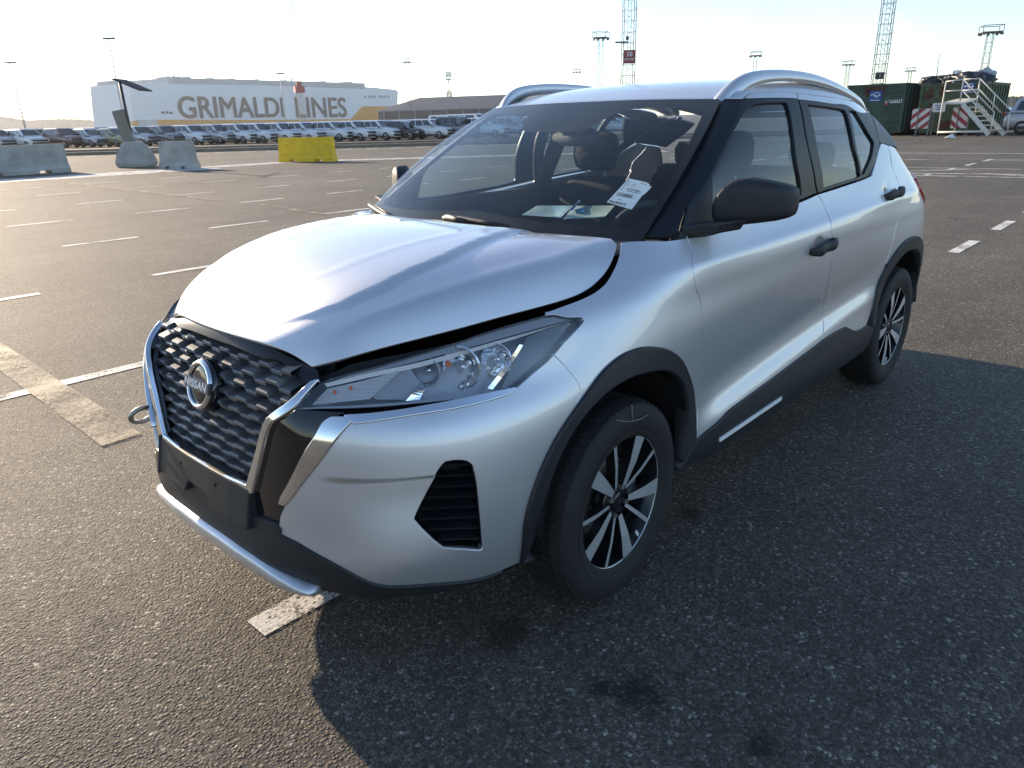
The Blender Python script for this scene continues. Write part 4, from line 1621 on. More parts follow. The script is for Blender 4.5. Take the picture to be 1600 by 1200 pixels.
def warn_board(px0, px1, py0, py1, X, ang, label):
    a, b = xp(px0, py0, X), xp(px1, py1, X)
    yc, w, zc, h = (a[1] + b[1]) / 2, abs(b[1] - a[1]), (a[2] + b[2]) / 2, abs(a[2] - b[2])
    o = empty('warning_board', (X, yc, 0)); tag(o, label, 'warning board')
    mb = MB(); mb.box((0, 0, zc), (.04, w, h)); mb.build('striped_panel', stripe_mat('stripes_%d' % int(ang * 10), ang), o)
    for sy in (-.15, .48):
        mb = MB(); mb.bar((.05, sy * w, .03), (.05, sy * w, zc + h * .62), .05); mb.bar((-.35, sy * w, .03), (.40, sy * w, .03), .05); mb.build('stand', galv, o)
    return o


warn_board(1426.5, 1451, 170, 201, X1 + 1.3, R(-40), 'red and white striped warning board standing between the two containers')
warn_board(1490, 1511.5, 168, 200, X1 + 1.0, R(40), 'red and white striped warning board seen under the white steps')
a, b = xp(1458, 161.5, X1 + 1.2), xp(1476, 175, X1 + 1.2)
nb = empty('notice_board', (X1 + 1.2, (a[1] + b[1]) / 2, 0)); tag(nb, 'small white notice board on a post in front of the faded green container', 'sign')
mb = MB(); mb.box((0, 0, (a[2] + b[2]) / 2), (.03, abs(b[1] - a[1]), abs(a[2] - b[2]))); mb.build('panel', mat('sign_white', (.62, .64, .66), rough=.5), nb, bevel=.01)
mb = MB(); mb.bar((-.04, -.2, 0), (-.04, -.2, a[2]), .06); mb.build('post', galv, nb)
for f, wf in ((.26, .62), (.02, .42), (-.2, .3)):
    mb = MB(); mb.box((.018, 0, (a[2] + b[2]) / 2 + f * abs(a[2] - b[2])), (.006, wf * abs(b[1] - a[1]), .05)); mb.build('text_line', mat('print_blue', (.03, .06, .22), rough=.5), nb)

# white mobile steps
ZS_ = (1440, 120, .1)
XF, XB = -45.3, -46.3
sp_w = mat('steps_white', (.62, .60, .54), rough=.5, noise=.15, nscale=3)
stp = empty('mobile_steps', (XF, xp(1500, 209, XF)[1], 0)); tag(stp, 'white mobile steps with handrails and platform in front of the faded green container', 'steps')
so = Vector(stp.location)


def q_(zx, zy, X): return Vector(xp(ZS_[0] + zx * .1, ZS_[1] + zy * .1, X)) - so


def rail(name, pts, X, r_=.035):
    for a, b in zip(pts[:-1], pts[1:]):
        mb = MB(); mb.tube([q_(*a, X), q_(*b, X)], r_, 6)
        mb.build(name, sp_w, stp)


rail('post', [(250, 880), (385, 75)], XF); rail('post', [(600, 385), (655, 50)], XF)
rail('handrail', [(385, 75), (655, 40)], XF); rail('handrail', [(375, 225), (640, 210)], XF)
rail('base_rail', [(250, 865), (960, 855)], XF, .06)
rail('handrail', [(655, 45), (1135, 555)], XF); rail('handrail', [(645, 225), (1090, 690)], XF); rail('post', [(1135, 555), (1075, 870)], XF)
rail('post', [(915, 30), (835, 610)], XB); rail('handrail', [(655, 40), (915, 25)], XB); rail('handrail', [(640, 215), (900, 195)], XB)
rail('handrail', [(915, 30), (1365, 495)], XB); rail('handrail', [(900, 200), (1240, 560)], XB); rail('post', [(1150, 270), (1110, 500)], XB); rail('post', [(1375, 560), (1340, 880)], XB)
rail('post', [(575, 475), (510, 880)], XB)
for X in (XF, XB):
    mb = MB()
    o1 = 0 if X == XF else 245
    a, b = q_(640 + o1 * .9, 430, X), q_(1050 + o1, 905, X)
    mb.bar(a, b, .06, .22); mb.build('stringer', sp_w, stp)
mb = MB()
pa, pb, pc, pd = q_(335, 430, XF), q_(650, 430, XF), q_(870, 365, XB), q_(560, 372, XB)
mb.add([pa, pb, pc, pd] + [p + Vector((0, 0, .10)) for p in (pa, pb, pc, pd)], [(3, 2, 1, 0), (4, 5, 6, 7), (0, 1, 5, 4), (1, 2, 6, 5), (2, 3, 7, 6), (3, 0, 4, 7)])
mb.build('platform', sp_w, stp)
for k in range(6):
    t = (k + .7) / 6.5
    a0, a1 = q_(650 + 400 * t, 440 + 450 * t, XF), q_(890 + 405 * t, 420 + 460 * t, XB)
    mb = MB()
    dv = Vector((0, .11, 0))
    V = [a0 - dv, a0 + dv, a1 + dv, a1 - dv]
    mb.add(V + [p + Vector((0, 0, .04)) for p in V], [(3, 2, 1, 0), (4, 5, 6, 7), (0, 1, 5, 4), (1, 2, 6, 5), (2, 3, 7, 6), (3, 0, 4, 7)])
    mb.build('tread', sp_w, stp)
for zx, zy, X in ((880, 905, XF), (270, 905, XF), (1150, 890, XB), (520, 890, XB)):
    c_ = q_(zx, zy, X); c_.z = .12
    mb = MB(); mb.lathe([(.0005, -.03), (.11, -.03), (.12, 0), (.11, .03), (.0005, .03)], 14, 'X', tuple(c_)); mb.build('castor', far_tyre, stp)

# parked grey car at the right edge
p = xp(1561, 212, -47.4)
suv_ = put_car('suv', 'silver', (-48.2, p[1] + 2.45, 0), R(90), 'silver grey off-road car with red tail lamp parked beside the white steps')
suv_.scale = (1.12, 1.12, 1.14)
p = xp(1553, 212, -58)
put_car('hatch', 'black', (p[0], p[1] + .2, 0), R(90), 'black car parked behind the white steps')
# litter
litter = MB()
p = ground_at(1485, 216)
litter.add([(p[0] - .1, p[1] - .32, .01), (p[0] + .2, p[1] - .2, .03), (p[0] + .1, p[1] + .3, .02), (p[0] - .2, p[1] + .15, .02), (p[0], p[1] + .05, .22)], [(0, 1, 4), (1, 2, 4), (2, 3, 4), (3, 0, 4), (3, 2, 1, 0)])
tag(litter.build('paper_litter', mat('litter_white', (.7, .7, .68), rough=.8)), 'crumpled white paper litter on the asphalt before the white steps', 'litter')

# ------------------------------------------------------------------ sea-port haze
hz_ = MB(); hz_.box((0, 0, 44), (3600, 3600, 90))
haze = hz_.build('haze', None)
tag(haze, kind='stuff')
hm = bpy.data.materials.new('haze_air'); hm.use_nodes = True
hm.node_tree.nodes.clear()
ho = hm.node_tree.nodes.new('ShaderNodeOutputMaterial')
hv = hm.node_tree.nodes.new('ShaderNodeVolumePrincipled')
hv.inputs['Color'].default_value = (.88, .92, 1.0, 1)
hv.inputs['Density'].default_value = .00017
hv.inputs['Anisotropy'].default_value = .55
hm.node_tree.links.new(hv.outputs[0], ho.inputs['Volume'])
haze.data.materials.append(hm)

# =================================================================== the silver car
paint = mat('silver_metallic_paint', (0.70, 0.70, 0.725), rough=0.44, metal=0.74, coat=1.0, coat_rough=0.012)
plastic = mat('black_textured_plastic', (0.018, 0.019, 0.022), rough=0.52, bump=0.12, bscale=900, noise=0.25, nscale=14)
satin = mat('satin_black_trim', (0.010, 0.011, 0.015), rough=0.40, spec=0.35)
gloss = mat('gloss_black_trim', (0.006, 0.006, 0.008), rough=0.08, coat=0.6)
matte = mat('matte_black_shell', (0.008, 0.008, 0.009), rough=0.85)
chrome = mat('chrome', (0.82, 0.83, 0.85), rough=0.09, metal=1.0)
rubber = mat('tyre_rubber', (0.014, 0.014, 0.0145), rough=0.72, noise=0.35, nscale=9, bump=0.05, bscale=220)
alloy = mat('machined_alloy', (0.72, 0.73, 0.75), rough=0.42, metal=0.75, noise=0.06, nscale=60)
alloy_black = mat('black_alloy', (0.012, 0.012, 0.014), rough=0.25, coat=0.4)
steel = mat('worn_steel', (0.32, 0.31, 0.30), rough=0.42, metal=0.9, noise=0.35, nscale=22, bump=0.1, bscale=150)
seal = mat('window_rubber', (0.010, 0.010, 0.012), rough=0.45)
trim_in = mat('interior_grey', (0.035, 0.038, 0.042), rough=0.75, noise=0.25, nscale=30, bump=0.1, bscale=400)
cloth = mat('seat_cloth', (0.022, 0.024, 0.028), rough=0.95, noise=0.3, nscale=60, bump=0.3, bscale=500)
headliner = mat('headliner', (0.16, 0.16, 0.155), rough=0.95)
glass_ws = glass_mat('windscreen_glass', (0.88, 0.95, 0.95), 1.34, haze=0.007)
glass_sd = glass_mat('side_glass', (0.56, 0.66, 0.70), 1.5)
lens_gl = glass_mat('lamp_lens', (0.96, 0.97, 0.98), 1.55)
lamp_chrome = mat('lamp_reflector', (0.86, 0.87, 0.89), rough=0.10, metal=0.95)
lamp_grey = mat('lamp_bezel', (0.34, 0.35, 0.37), rough=0.35, metal=0.3)
amber = mat('amber_plastic', (0.8, 0.16, 0.01), rough=0.2)
red_lens = mat('red_lens', (0.42, 0.012, 0.010), rough=0.12, coat=0.8)
white_pl = mat('white_print', (0.75, 0.76, 0.78), rough=0.4)

car = empty('parked_car')
tag(car, 'silver compact crossover car with black wheel arches parked across a bay line', 'car')

ss = lambda t: np.clip(t, 0, 1) ** 2 * (3 - 2 * np.clip(t, 0, 1))


def P(z, *pts):
    """pixels of a zoomed view -> pixel points; z = (x0, y0, scale)"""
    return [('p', z[0] + z[2] * a, z[1] + z[2] * b) for a, b in pts]


ZA = (200, 460, 400 / 960)
ZB = (440, 460, 500 / 1200)
ZC = (800, 560, 320 / 960)
ZD = (1060, 300, 0.35)
Z5 = (1060, 100, 0.25)
Z6 = (1040, 100, 0.1875)
Z7 = (1340, 180, 120 / 900)
ZH = (440, 480, 0.3125)
ZX = (0, 0, 1.0)

# ---------------------------------------------------------------- lower body wrap  W(u: nose -> tail, v: sill -> shoulder)
ZR = [.20, .30, .42, .54, .66, .76, .84]
front_cols = [
    # per column: x at the 7 z rows, y at the 7 z rows, then two top rows (x,y,z)
    ([.885, .930, .932, .922, .905, .890, .868], [0] * 7, (.85, 0, .89), (.815, 0, .945)),
    ([.880, .926, .928, .918, .903, .888, .862], [.15, .17, .18, .18, .18, .18, .18], (.843, .18, .885), (.80, .18, .935)),
    ([.862, .908, .912, .905, .893, .882, .848], [.30, .34, .36, .365, .365, .365, .365], (.815, .375, .865), (.765, .375, .895)),
    ([.800, .842, .858, .862, .860, .846, .800], [.46, .50, .505, .50, .49, .475, .465], (.745, .47, .885), (.70, .46, .915)),
    ([.715, .752, .780, .790, .795, .786, .728], [.58, .62, .632, .63, .615, .598, .585], (.66, .57, .91), (.60, .545, .942)),
    ([.595, .630, .665, .680, .682, .668, .600], [.67, .71, .732, .737, .728, .712, .685], (.53, .655, .925), (.46, .61, .960)),
    ([.450, .480, .510, .525, .525, .510, .455], [.735, .775, .803, .812, .808, .790, .757], (.39, .718, .938), (.31, .665, .974)),
    ([.270, .290, .310, .320, .320, .305, .270], [.775, .815, .840, .848, .850, .838, .808], (.22, .772, .946), (.15, .700, .988)),
]
NETW = []
for xs, ys, t1, t2 in front_cols:
    NETW.append([(x, y, z) for x, y, z in zip(xs, ys, ZR)] + [t1, t2, (t2[0] - .03, max(0, t2[1] - .035), t2[2] - .012)])
ZS = [.20, .30, .42, .55, .68, .80, .92, 1.02, 1.12]
side_cols = [
    (.10, [.795, .835, .858, .862, .866, .858, .822, .768, .690], [None, None, None, None, None, .78, .89, .97, 1.010]),
    (-.12, [.80, .84, .862, .866, .870, .868, .848, .800, .715], [None, None, None, None, None, .79, .91, .995, 1.055]),
    (-.40, [.80, .84, .852, .852, .860, .868, .864, .836, .782], [None] * 8 + [1.112]),
    (-.80, [.80, .84, .850, .840, .848, .862, .871, .846, .790], None),
    (-1.30, [.80, .84, .850, .836, .844, .860, .873, .852, .796], None),
    (-1.80, [.80, .84, .850, .840, .848, .864, .877, .860, .800], [None] * 8 + [1.15]),
    (-2.20, [.80, .84, .855, .852, .862, .875, .882, .866, .800], [None] * 8 + [1.19]),
    (-2.62, [.80, .84, .865, .872, .878, .882, .880, .858, .768], [None] * 8 + [1.20]),
    (-2.92, [.79, .83, .852, .860, .864, .862, .852, .818, .735], [None] * 8 + [1.15]),
    (-3.17, [.71, .75, .772, .778, .778, .768, .748, .708, .640], [None] * 8 + [1.12]),
]
for x, ys, zs in side_cols:
    z = [(ZS[i] if zs is None or zs[i] is None else zs[i]) for i in range(9)]
    up = {.10: (.02, -.06), -.12: (.03, -.06), -.40: (.07, -.028)}.get(x, (.13, -.047) if x > -2 else ((.14, -.075) if x > -2.7 else (.10, -.08)))
    NETW.append([(x, y, q) for y, q in zip(ys, z)] + [(x, ys[-1] + up[1], z[-1] + up[0])])
for x, y in ((-3.33, .56), (-3.385, .32), (-3.40, 0.0)):
    NETW.append([(x + dx_, y * s_, z) for dx_, s_, z in zip((.06, .02, 0, 0, .01, .02, .03, .05, .10, .14), (1,) * 10,
                                                              (.22, .32, .44, .56, .68, .80, .92, 1.02, 1.14, 1.20))])


def post_w(p):
    x, y, z = p[:, 0], p[:, 1], p[:, 2]
    q = p.copy()
    # door: lower flank swells out to the sill along a rising line
    zl = .43 + (-x - .5) * .085
    w = ss((-x - .38) / .25) * ss((x + 2.35) / .3)
    t = (z - zl) / .07
    q[:, 1] += w * (.020 * (1 - ss((t + 0.2) / 1.2)) - .010 * np.exp(-((z - zl - .12) / .07) ** 2))
    # sharp shoulder line along the doors
    zs = 1.005 + (-x - .2) * .018
    w2 = ss((-x + .05) / .5) * ss((x + 3.0) / .35)
    d = z - zs
    q[:, 1] += w2 * (.008 * np.exp(-(np.sqrt(d * d + .009 ** 2) - .009) / .028) - .006 * np.exp(-((d + .10) / .06) ** 2))
    # scoop in the bumper corner that runs into the vent
    zt = .635 + .02 * (y - .55)
    a = ss((np.abs(y) - .50) / .22) * (x > .2)
    s_ = ss((zt - z) / .012) * (1 - ss((zt - z - .05) / .22))
    dep = .038 * a * s_ * (1 - ss((np.abs(y) - .735) / .05))
    q[:, 0] -= dep * .9
    q[:, 1] -= dep * .45 * np.sign(y)
    for hx_, hz_ in ((-1.352, .944), (-2.235, 1.083)):
        r2 = ((x - hx_) / .066) ** 2 + ((z - hz_) / .046) ** 2
        q[:, 1] -= .015 * np.clip(1 - r2, 0, 1) ** 2
    return q


W = Surf(NETW, post=post_w, res=(380, 120))
n0 = W.nrm(.4, .4)[0]
if n0[1] < 0: W.flip = -W.flip

# ---------------------------------------------------------------- hood
hood_c = [(-.105, 1.110), (-.03, 1.121), (.06, 1.126), (.18, 1.123), (.34, 1.106), (.48, 1.080), (.60, 1.046), (.70, 1.004), (.775, .962), (.822, .930)]
hood_e = [(-.192, .680, 1.103), (-.125, .711, 1.055), (-.034, .720, 1.004), (.10, .711, .977), (.293, .670, .964), (.44, .620, .948),
          (.566, .560, .931), (.679, .490, .910), (.735, .445, .895), (.765, .405, .882)]
HF = [0, .3, .55, .72, .85, .94, 1.0]
HG = [0, .015, .05, .12, .27, .52, 1.0]
HG0 = [0, .02, .08, .2, .45, .75, 1.0]
half = []
for i, (c, e) in enumerate(zip(hood_c, hood_e)):
    k = ss(np.array((i - 6.0) / 3.0))
    row = []
    for f, g, g0 in zip(HF, HG, HG0):
        gg = g * (1 - k) + g0 * k
        row.append((c[0] + (e[0] - c[0]) * f ** 2, e[1] * f, c[1] + (e[2] - c[1]) * gg))
    half.append(row)
NETH = [[(x, -y, z) for x, y, z in r[:0:-1]] + r for r in half]


def post_h(p):
    q = p.copy()
    x, y = p[:, 0], np.abs(p[:, 1])
    yc = np.interp(x, [-.2, -.045, .33, .545, .64, .70, .80], [.35, .385, .452, .43, .39, .33, .18])
    # raised centre panel with a defined edge, and two faint ribs
    q[:, 2] += .013 * ss((yc - y) / .038 + .5) * ss((.84 - x) / .34) * ss((x + .22) / .2)
    yr = np.interp(x, [-.2, .11, .54, .74], [.33, .30, .22, .10])
    q[:, 2] += .0012 * np.exp(-((y - yr) / .022) ** 2) * ss((.72 - x) / .2)
    return q


H = Surf(NETH, post=post_h, res=(160, 200))
if H.nrm(.4, .5)[0][2] < 0: H.flip = -H.flip

# ---------------------------------------------------------------- greenhouse side
g_st = [((-.235, .655, 1.085), (-.985, .555, 1.516)), ((-.33, .742, 1.10), (-1.00, .605, 1.513)), ((-.48, .775, 1.105), (-1.06, .642, 1.514)),
        ((-.9, .790, 1.105), (-1.30, .657, 1.527)), ((-1.4, .797, 1.115), (-1.65, .660, 1.529)), ((-1.9, .80, 1.145), (-2.05, .645, 1.513)),
        ((-2.3, .795, 1.17), (-2.40, .612, 1.485)), ((-2.62, .77, 1.19), (-2.66, .572, 1.450)), ((-2.85, .72, 1.20), (-2.84, .525, 1.41)),
        ((-3.0, .62, 1.19), (-2.93, .45, 1.385))]
NETG = []
for (b, t), rl in zip(g_st, (.15, .3, .7, 1, 1, 1, 1, .8, .6, .5)):
    b, t = np.array(b), np.array(t)
    col = []
    for s_, o_ in ((-.12, -.006), (0, 0), (.2, .014), (.4, .023), (.6, .025), (.8, .018), (.93, .007), (1.0, -.002)):
        p_ = b + (t - b) * s_
        p_[1] += o_
        col.append(p_)
    col.append(t + np.array([-.008, -.026, .028]) * rl)
    col.append(t + np.array([-.012, -.052, .050]) * rl)
    NETG.append(col)
G = Surf(NETG, res=(200, 80))
if G.nrm(.5, .4)[0][1] < 0: G.flip = -G.flip

# ---------------------------------------------------------------- roof
roof_x = [-.93, -1.08, -1.33, -1.63, -1.93, -2.22, -2.48, -2.70, -2.90]
roof_c = [1.528, 1.568, 1.602, 1.616, 1.613, 1.598, 1.573, 1.540, 1.495]
roof_e = [1.516, 1.545, 1.572, 1.581, 1.574, 1.552, 1.522, 1.487, 1.440]
roof_w = [.56, .582, .602, .608, .603, .585, .562, .53, .48]
NETR = []
for x, c, e, w_ in zip(roof_x, roof_c, roof_e, roof_w):
    r_ = []
    for f in (-1, -.85, -.62, -.32, 0, .32, .62, .85, 1):
        a = abs(f)
        r_.append((x - .05 * a ** 2 * (1 - ss(np.array((-x - .93) / .5))), w_ * f, c + (e - c) * a ** 2.6))
    NETR.append(r_)
RF = Surf(NETR, res=(120, 90))
if RF.nrm(.5, .5)[0][2] < 0: RF.flip = -RF.flip

# ---------------------------------------------------------------- windscreen
NETS = []
for i, t in enumerate(np.linspace(0, 1, 6)):
    cx, cz = -.10 - .83 * t, 1.045 + .483 * t
    ex, ez = -.27 - .713 * t, 1.085 + .434 * t
    ey = .716 - .128 * t + .030 * math.sin(math.pi * t)
    bul = .022 * math.sin(math.pi * t)
    r_ = []
    for f in (-1, -.8, -.5, -.2, .2, .5, .8, 1):
        a = abs(f)
        k = a ** 2.2
        r_.append((cx + (ex - cx) * k + bul * .5, ey * f, cz + (ez - cz) * k + bul))
    NETS.append(r_)
WS = Surf(NETS, res=(80, 100))
if WS.nrm(.5, .5)[0][2] < 0: WS.flip = -WS.flip


def sym(S, half_loop):
    """half outline (uv, from centre line to centre line on the +y side) -> closed symmetric loop"""
    a = np.array(half_loop)
    b = a[::-1].copy()
    b[:, 1] = 1 - b[:, 1]
    return np.vstack([a, b])


def seg(S, pts):
    q = []
    for p in pts:
        q.append({'p': S.px, 's': S.side, 'f': S.front, 'b': S.back, 't': S.top, 'uv': lambda a, b: np.array([a, b])}[p[0]](*p[1:]))
    return crom(q, 8) if len(q) > 2 else np.array(q)


def joined(name, S, loop, material, parent, holes=(), label=None, **kw):
    """one mesh holding the half panel and its mirror image, welded along the centre line"""
    me, V, F, N = panel_mesh_safe(name, S, loop, holes, **kw)
    bpy.data.meshes.remove(me)
    n = len(V)
    V = V.copy()
    cen = np.abs(V[:, 1]) < .0045
    V[cen, 1] = 0
    N = N.copy()
    N[cen, 1] = 0
    idx = np.where(cen, np.arange(n), np.arange(n) + n)
    F1 = [f for f in F if not all(cen[i] for i in f)]
    F2 = F1 + [tuple(int(idx[i]) for i in f[::-1]) for f in F1]
    V2 = np.vstack([V, V * [1, -1, 1]])
    N2 = np.vstack([N, N * [1, -1, 1]])
    used = np.zeros(2 * n, bool)
    for f in F2: used[list(f)] = True
    mp_ = np.cumsum(used) - 1
    F2 = [tuple(int(mp_[i]) for i in f) for f in F2]
    V2, N2 = V2[used], N2[used]
    me = bpy.data.meshes.new(name)
    me.from_pydata(V2.tolist(), [], F2)
    me.polygons.foreach_set('use_smooth', [True] * len(F2))
    me.update()
    N2 = N2 / np.maximum(np.linalg.norm(N2, axis=1, keepdims=True), 1e-9)
    me.normals_split_custom_set_from_vertices([tuple(x) for x in N2])
    o = mesh_obj(name, me, material, parent)
    if label: o['label'] = label
    return o


# ---- shared outlines -------------------------------------------------------------
hl_outer = P(ZH, (1512, 65), (1500, 85), (1420, 170), (1360, 240), (1260, 330), (1180, 400))
hl_bot = P(ZH, (1180, 400), (1050, 430), (900, 455), (640, 485), (350, 505), (65, 515))
hl_in = P(ZH, (65, 515), (210, 372))
hl_top = P(ZH, (210, 372), (330, 332), (600, 260), (760, 212), (900, 167), (1000, 132), (1200, 72), (1320, 40))
hl_tip = P(ZH, (1320, 40), (1380, 40), (1490, 50), (1512, 65))

arch_f_out = P(ZX, (813, 880)) + P(ZC, (60, 760), (110, 580), (190, 400), (300, 232), (400, 95)) + P(ZX, (960, 564), (985, 549), (1010, 543), (1038, 546), (1060, 560), (1073, 585), (1080, 612), (1083, 650), (1084, 690))
gap_fd = P(ZD, (38, 200), (62, 265), (62, 330), (75, 420), (100, 490), (106, 600), (100, 750), (88, 950), (75, 1112))
gap_dd = P(ZX, (1277, 303)) + P(ZD, (650, 60), (683, 165), (690, 250), (680, 330), (662, 430), (645, 560), (636, 668))
sill_top = P(ZD, (75, 1112), (110, 1080), (160, 1040), (222, 978))
sill_top2 = P(ZD, (222, 978), (420, 833), (620, 682), (636, 668))
sill_top3 = P(ZD, (636, 668), (690, 632), (742, 604))

AFX = [(W.ev(*W.px(*q[1:]))[0]) for q in arch_f_out]
arch_xz = np.array([(p[0], p[2]) for p in AFX])
print('front arch', arch_xz.round(3).tolist())
# rear arch: same opening, behind the rear axle the leading edge steeper
RA = -2.62
arch_r = [(RA + .42, .42), (RA + .415, .52), (RA + .38, .63), (RA + .30, .73), (RA + .18, .795), (RA + .04, .82), (RA - .11, .81),
          (RA - .25, .76), (RA - .35, .66), (RA - .405, .53), (RA - .42, .40)]
arch_r_out = [('s', x, z) for x, z in arch_r]

# ---- silver panels ---------------------------------------------------------------
bl_right = P(ZA, (590, 790), (645, 720), (700, 650), (745, 590), (790, 530), (840, 475))
bumper_loop = outline(W, P(ZA, (566, 868), (572, 830), (590, 790)), bl_right, P(ZA, (840, 475), (850, 478)) , P(ZB, (275, 482), (480, 452), (700, 415), (840, 375), (880, 350)),
                      hl_outer[:2:-1], P(ZB, (1022, 228), (1060, 265), (1105, 320), (1122, 358)), arch_f_out[4::-1],
                      P(ZB, (897, 1006), (740, 1066), (560, 1086), (400, 1094)), P(ZB, (400, 1094), (330, 1078), (200, 1010), (60, 930)), P(ZA, (575, 900), (566, 868)))
vent_loop = outline(W, P(ZB, (615, 628), (655, 622), (695, 626), (718, 642)), P(ZB, (718, 642), (735, 720), (748, 850), (756, 948)),
                    P(ZB, (756, 948), (745, 960), (680, 956), (605, 950)), P(ZB, (605, 950), (560, 912), (505, 855), (500, 832), (540, 750), (590, 655), (615, 628)))
bumper_l, bumper_r = panel('front_bumper', W, bumper_loop, paint, car, mirror=True, holes=[vent_loop], h=.016)

fender_top = P(ZX, (850, 488), (880, 478), (912, 466), (941, 448), (959, 421), (968, 397), (970, 378))
fend_loop = outline(W, hl_tip[::-1][0:4], P(ZH, (1320, 40), (1322, 26)), fender_top, P(ZX, (970, 378), (1000, 376), (1040, 376), (1073, 372)), gap_fd,
                    arch_f_out[:3:-1], P(ZB, (1122, 358), (1105, 320), (1060, 265), (1022, 228)), hl_outer[3::-1])
panel('front_fender', W, fend_loop, paint, car, mirror=True, h=.018)

fd_loop = outline(W, gap_fd, sill_top, sill_top2, gap_dd[::-1], P(ZX, (1277, 303), (1235, 321), (1160, 349), (1115, 366), (1073, 372)))
front_door_l, front_door_r = panel('front_door', W, fd_loop, paint, car, mirror=True, h=.014)

rear_gap = P(Z7, (350, 340), (380, 450), (400, 590), (420, 650), (450, 730), (490, 820)) + [('s', -2.36, .94), ('s', -2.32, .86), ('s', RA + .335, .70 + .02)]
rd_loop = outline(W, gap_dd, sill_top3, P(ZD, (742, 604), (790, 622), (838, 597)) , [('p', 1353.3, 509), ('s', RA + .415, .52), ('s', RA + .38, .63), ('s', RA + .335, .69), ('s', RA + .335, .72)], rear_gap[::-1],
                  P(Z7, (350, 340), (270, 312)), P(Z7, (270, 312), (235, 430), (200, 570), (165, 690)), P(Z5, (1210, 692), (1160, 716), (1030, 760), (905, 800)), P(ZX, (1286, 300), (1277, 303)))
rear_door_l, rear_door_r = panel('rear_door', W, rd_loop, paint, car, mirror=True, h=.014)

qp_loop = outline(W, rear_gap, [('s', RA + .335, .72), ('s', RA + .30, .73), ('s', RA + .18, .795), ('s', RA + .04, .82), ('s', RA - .11, .81), ('s', RA - .25, .76), ('s', RA - .35, .66), ('s', RA - .38, .60)],
                  [('s', RA - .38, .60), ('s', -3.08, .64), ('b', .70, .66)], [('b', .70, .66), ('b', .69, .80)], [('b', .69, .80), ('s', -3.08, .93), ('s', -2.93, 1.0), ('s', -2.88, 1.12)],
                  [('s', -2.88, 1.12), ('p', 1418, 264)], P(ZX, (1418, 264), (1411, 252), (1404, 240), (1397, 229)), P(ZX, (1397, 229), (1387, 225.3)))
panel('quarter_panel', W, qp_loop, paint, car, mirror=True, h=.022)
rb_loop = outline(W, [('b', .0, .36), ('b', .4, .36), ('b', .62, .37), ('s', -3.10, .40), ('s', RA - .42, .42)], [('s', RA - .42, .42), ('s', RA - .405, .53), ('s', RA - .38, .60)],
                  [('s', RA - .38, .60), ('s', -3.08, .64), ('b', .70, .66), ('b', .55, .67), ('b', 0.0, .66)], [('b', 0, .66), ('b', 0, .36)])
joined('rear_bumper', W, rb_loop, paint, car, h=.03, gap=0.001)
tg_loop = outline(W, [('b', 0, .665), ('b', .55, .675), ('b', .69, .665)], [('b', .69, .665), ('b', .685, .80), ('b', .60, .85), ('b', .60, 1.08)], [('b', .60, 1.08), ('b', 0, 1.10)], [('b', 0, 1.10), ('b', 0, .665)])
joined('tailgate', W, tg_loop, paint, car, h=.03, gap=0.001)
tl_loop = outline(W, [('s', -2.90, 1.10), ('s', -2.94, 1.01), ('s', -3.08, .94), ('b', .68, .81)], [('b', .68, .81), ('b', .60, .86)], [('b', .60, .86), ('b', .60, 1.07)], [('b', .60, 1.07), ('s', -3.10, 1.12), ('s', -2.90, 1.10)])
panel('tail_lamp', W, tl_loop, red_lens, car, mirror=True, h=.02, off=.012, thick=.05)

hood_edge = P(ZX, (560, 553), (640, 533), (720, 513), (800, 491), (860, 474), (905, 458), (934, 438), (953, 413), (963, 392), (966, 377))
hh = [seg(H, [('uv', 1.0, .5), ('uv', 1.0, .6), ('uv', 1.0, .75), ('uv', 1.0, .99)]), seg(H, [('uv', 1.0, .999), ('uv', .9, .999), ('uv', .5, .999), ('uv', .2, .999), ('uv', .01, .995)]), seg(H, [('uv', 0.0, .98), ('uv', 0, .8), ('uv', 0, .5)])]
hood = panel('hood', H, sym(H, np.vstack(hh)), paint, car, h=.016, gap=0, thick=.02, roll=.003)

# roof, header, rails
rf_half = np.vstack([seg(RF, [('uv', 0.0, .5), ('uv', 0, .7), ('uv', 0.0, .97)]), seg(RF, [('uv', 0.004, .985), ('uv', .5, .985), ('uv', .985, .985)]), seg(RF, [('uv', 1, .97), ('uv', 1, .7), ('uv', 1, .5)])])
panel('roof', RF, sym(RF, rf_half), paint, car, h=.03, gap=0, thick=.02)

# roof side: between the drip line and the door-top gap
door_gap_top = P(Z6, (640, 287), (675, 255), (720, 236), (780, 223), (850, 219), (960, 224), (1090, 236), (1300, 262), (1500, 293)) + P(Z5, (1100, 228), (1150, 262), (1190, 300))
rs_loop = outline(G, door_gap_top, P(Z5, (1190, 300), (1225, 300)), P(ZX, (1366, 176), (1350, 161), (1330, 147), (1302, 136), (1274, 130), (1227, 124.5), (1182, 123.5), (1160, 128), (1145, 137), (1131, 154)), P(Z6, (490, 288), (640, 287)))
panel('roof_side', G, rs_loop, paint, car, mirror=True, h=.018)
ap_loop = outline(G, P(ZX, (1006, 371), (1036, 320), (1080, 242), (1110, 188), (1127, 158)), P(Z6, (475, 292), (640, 288)), P(Z6, (640, 288), (590, 335), (500, 470), (420, 660), (350, 850), (265, 1020), (180, 1190)), P(ZX, (1073, 322), (1066, 342), (1060, 364)), P(ZX, (1060, 364), (1040, 371), (1006, 371)))
panel('windscreen_pillar', G, ap_loop, satin, car, mirror=True, h=.018)
dt_loop = outline(G, P(Z6, (662, 282), (690, 262), (730, 243), (790, 230), (850, 226), (960, 231), (1086, 243)), P(Z6, (1086, 243), (1098, 282)), P(Z6, (1098, 282), (880, 276), (662, 282)))
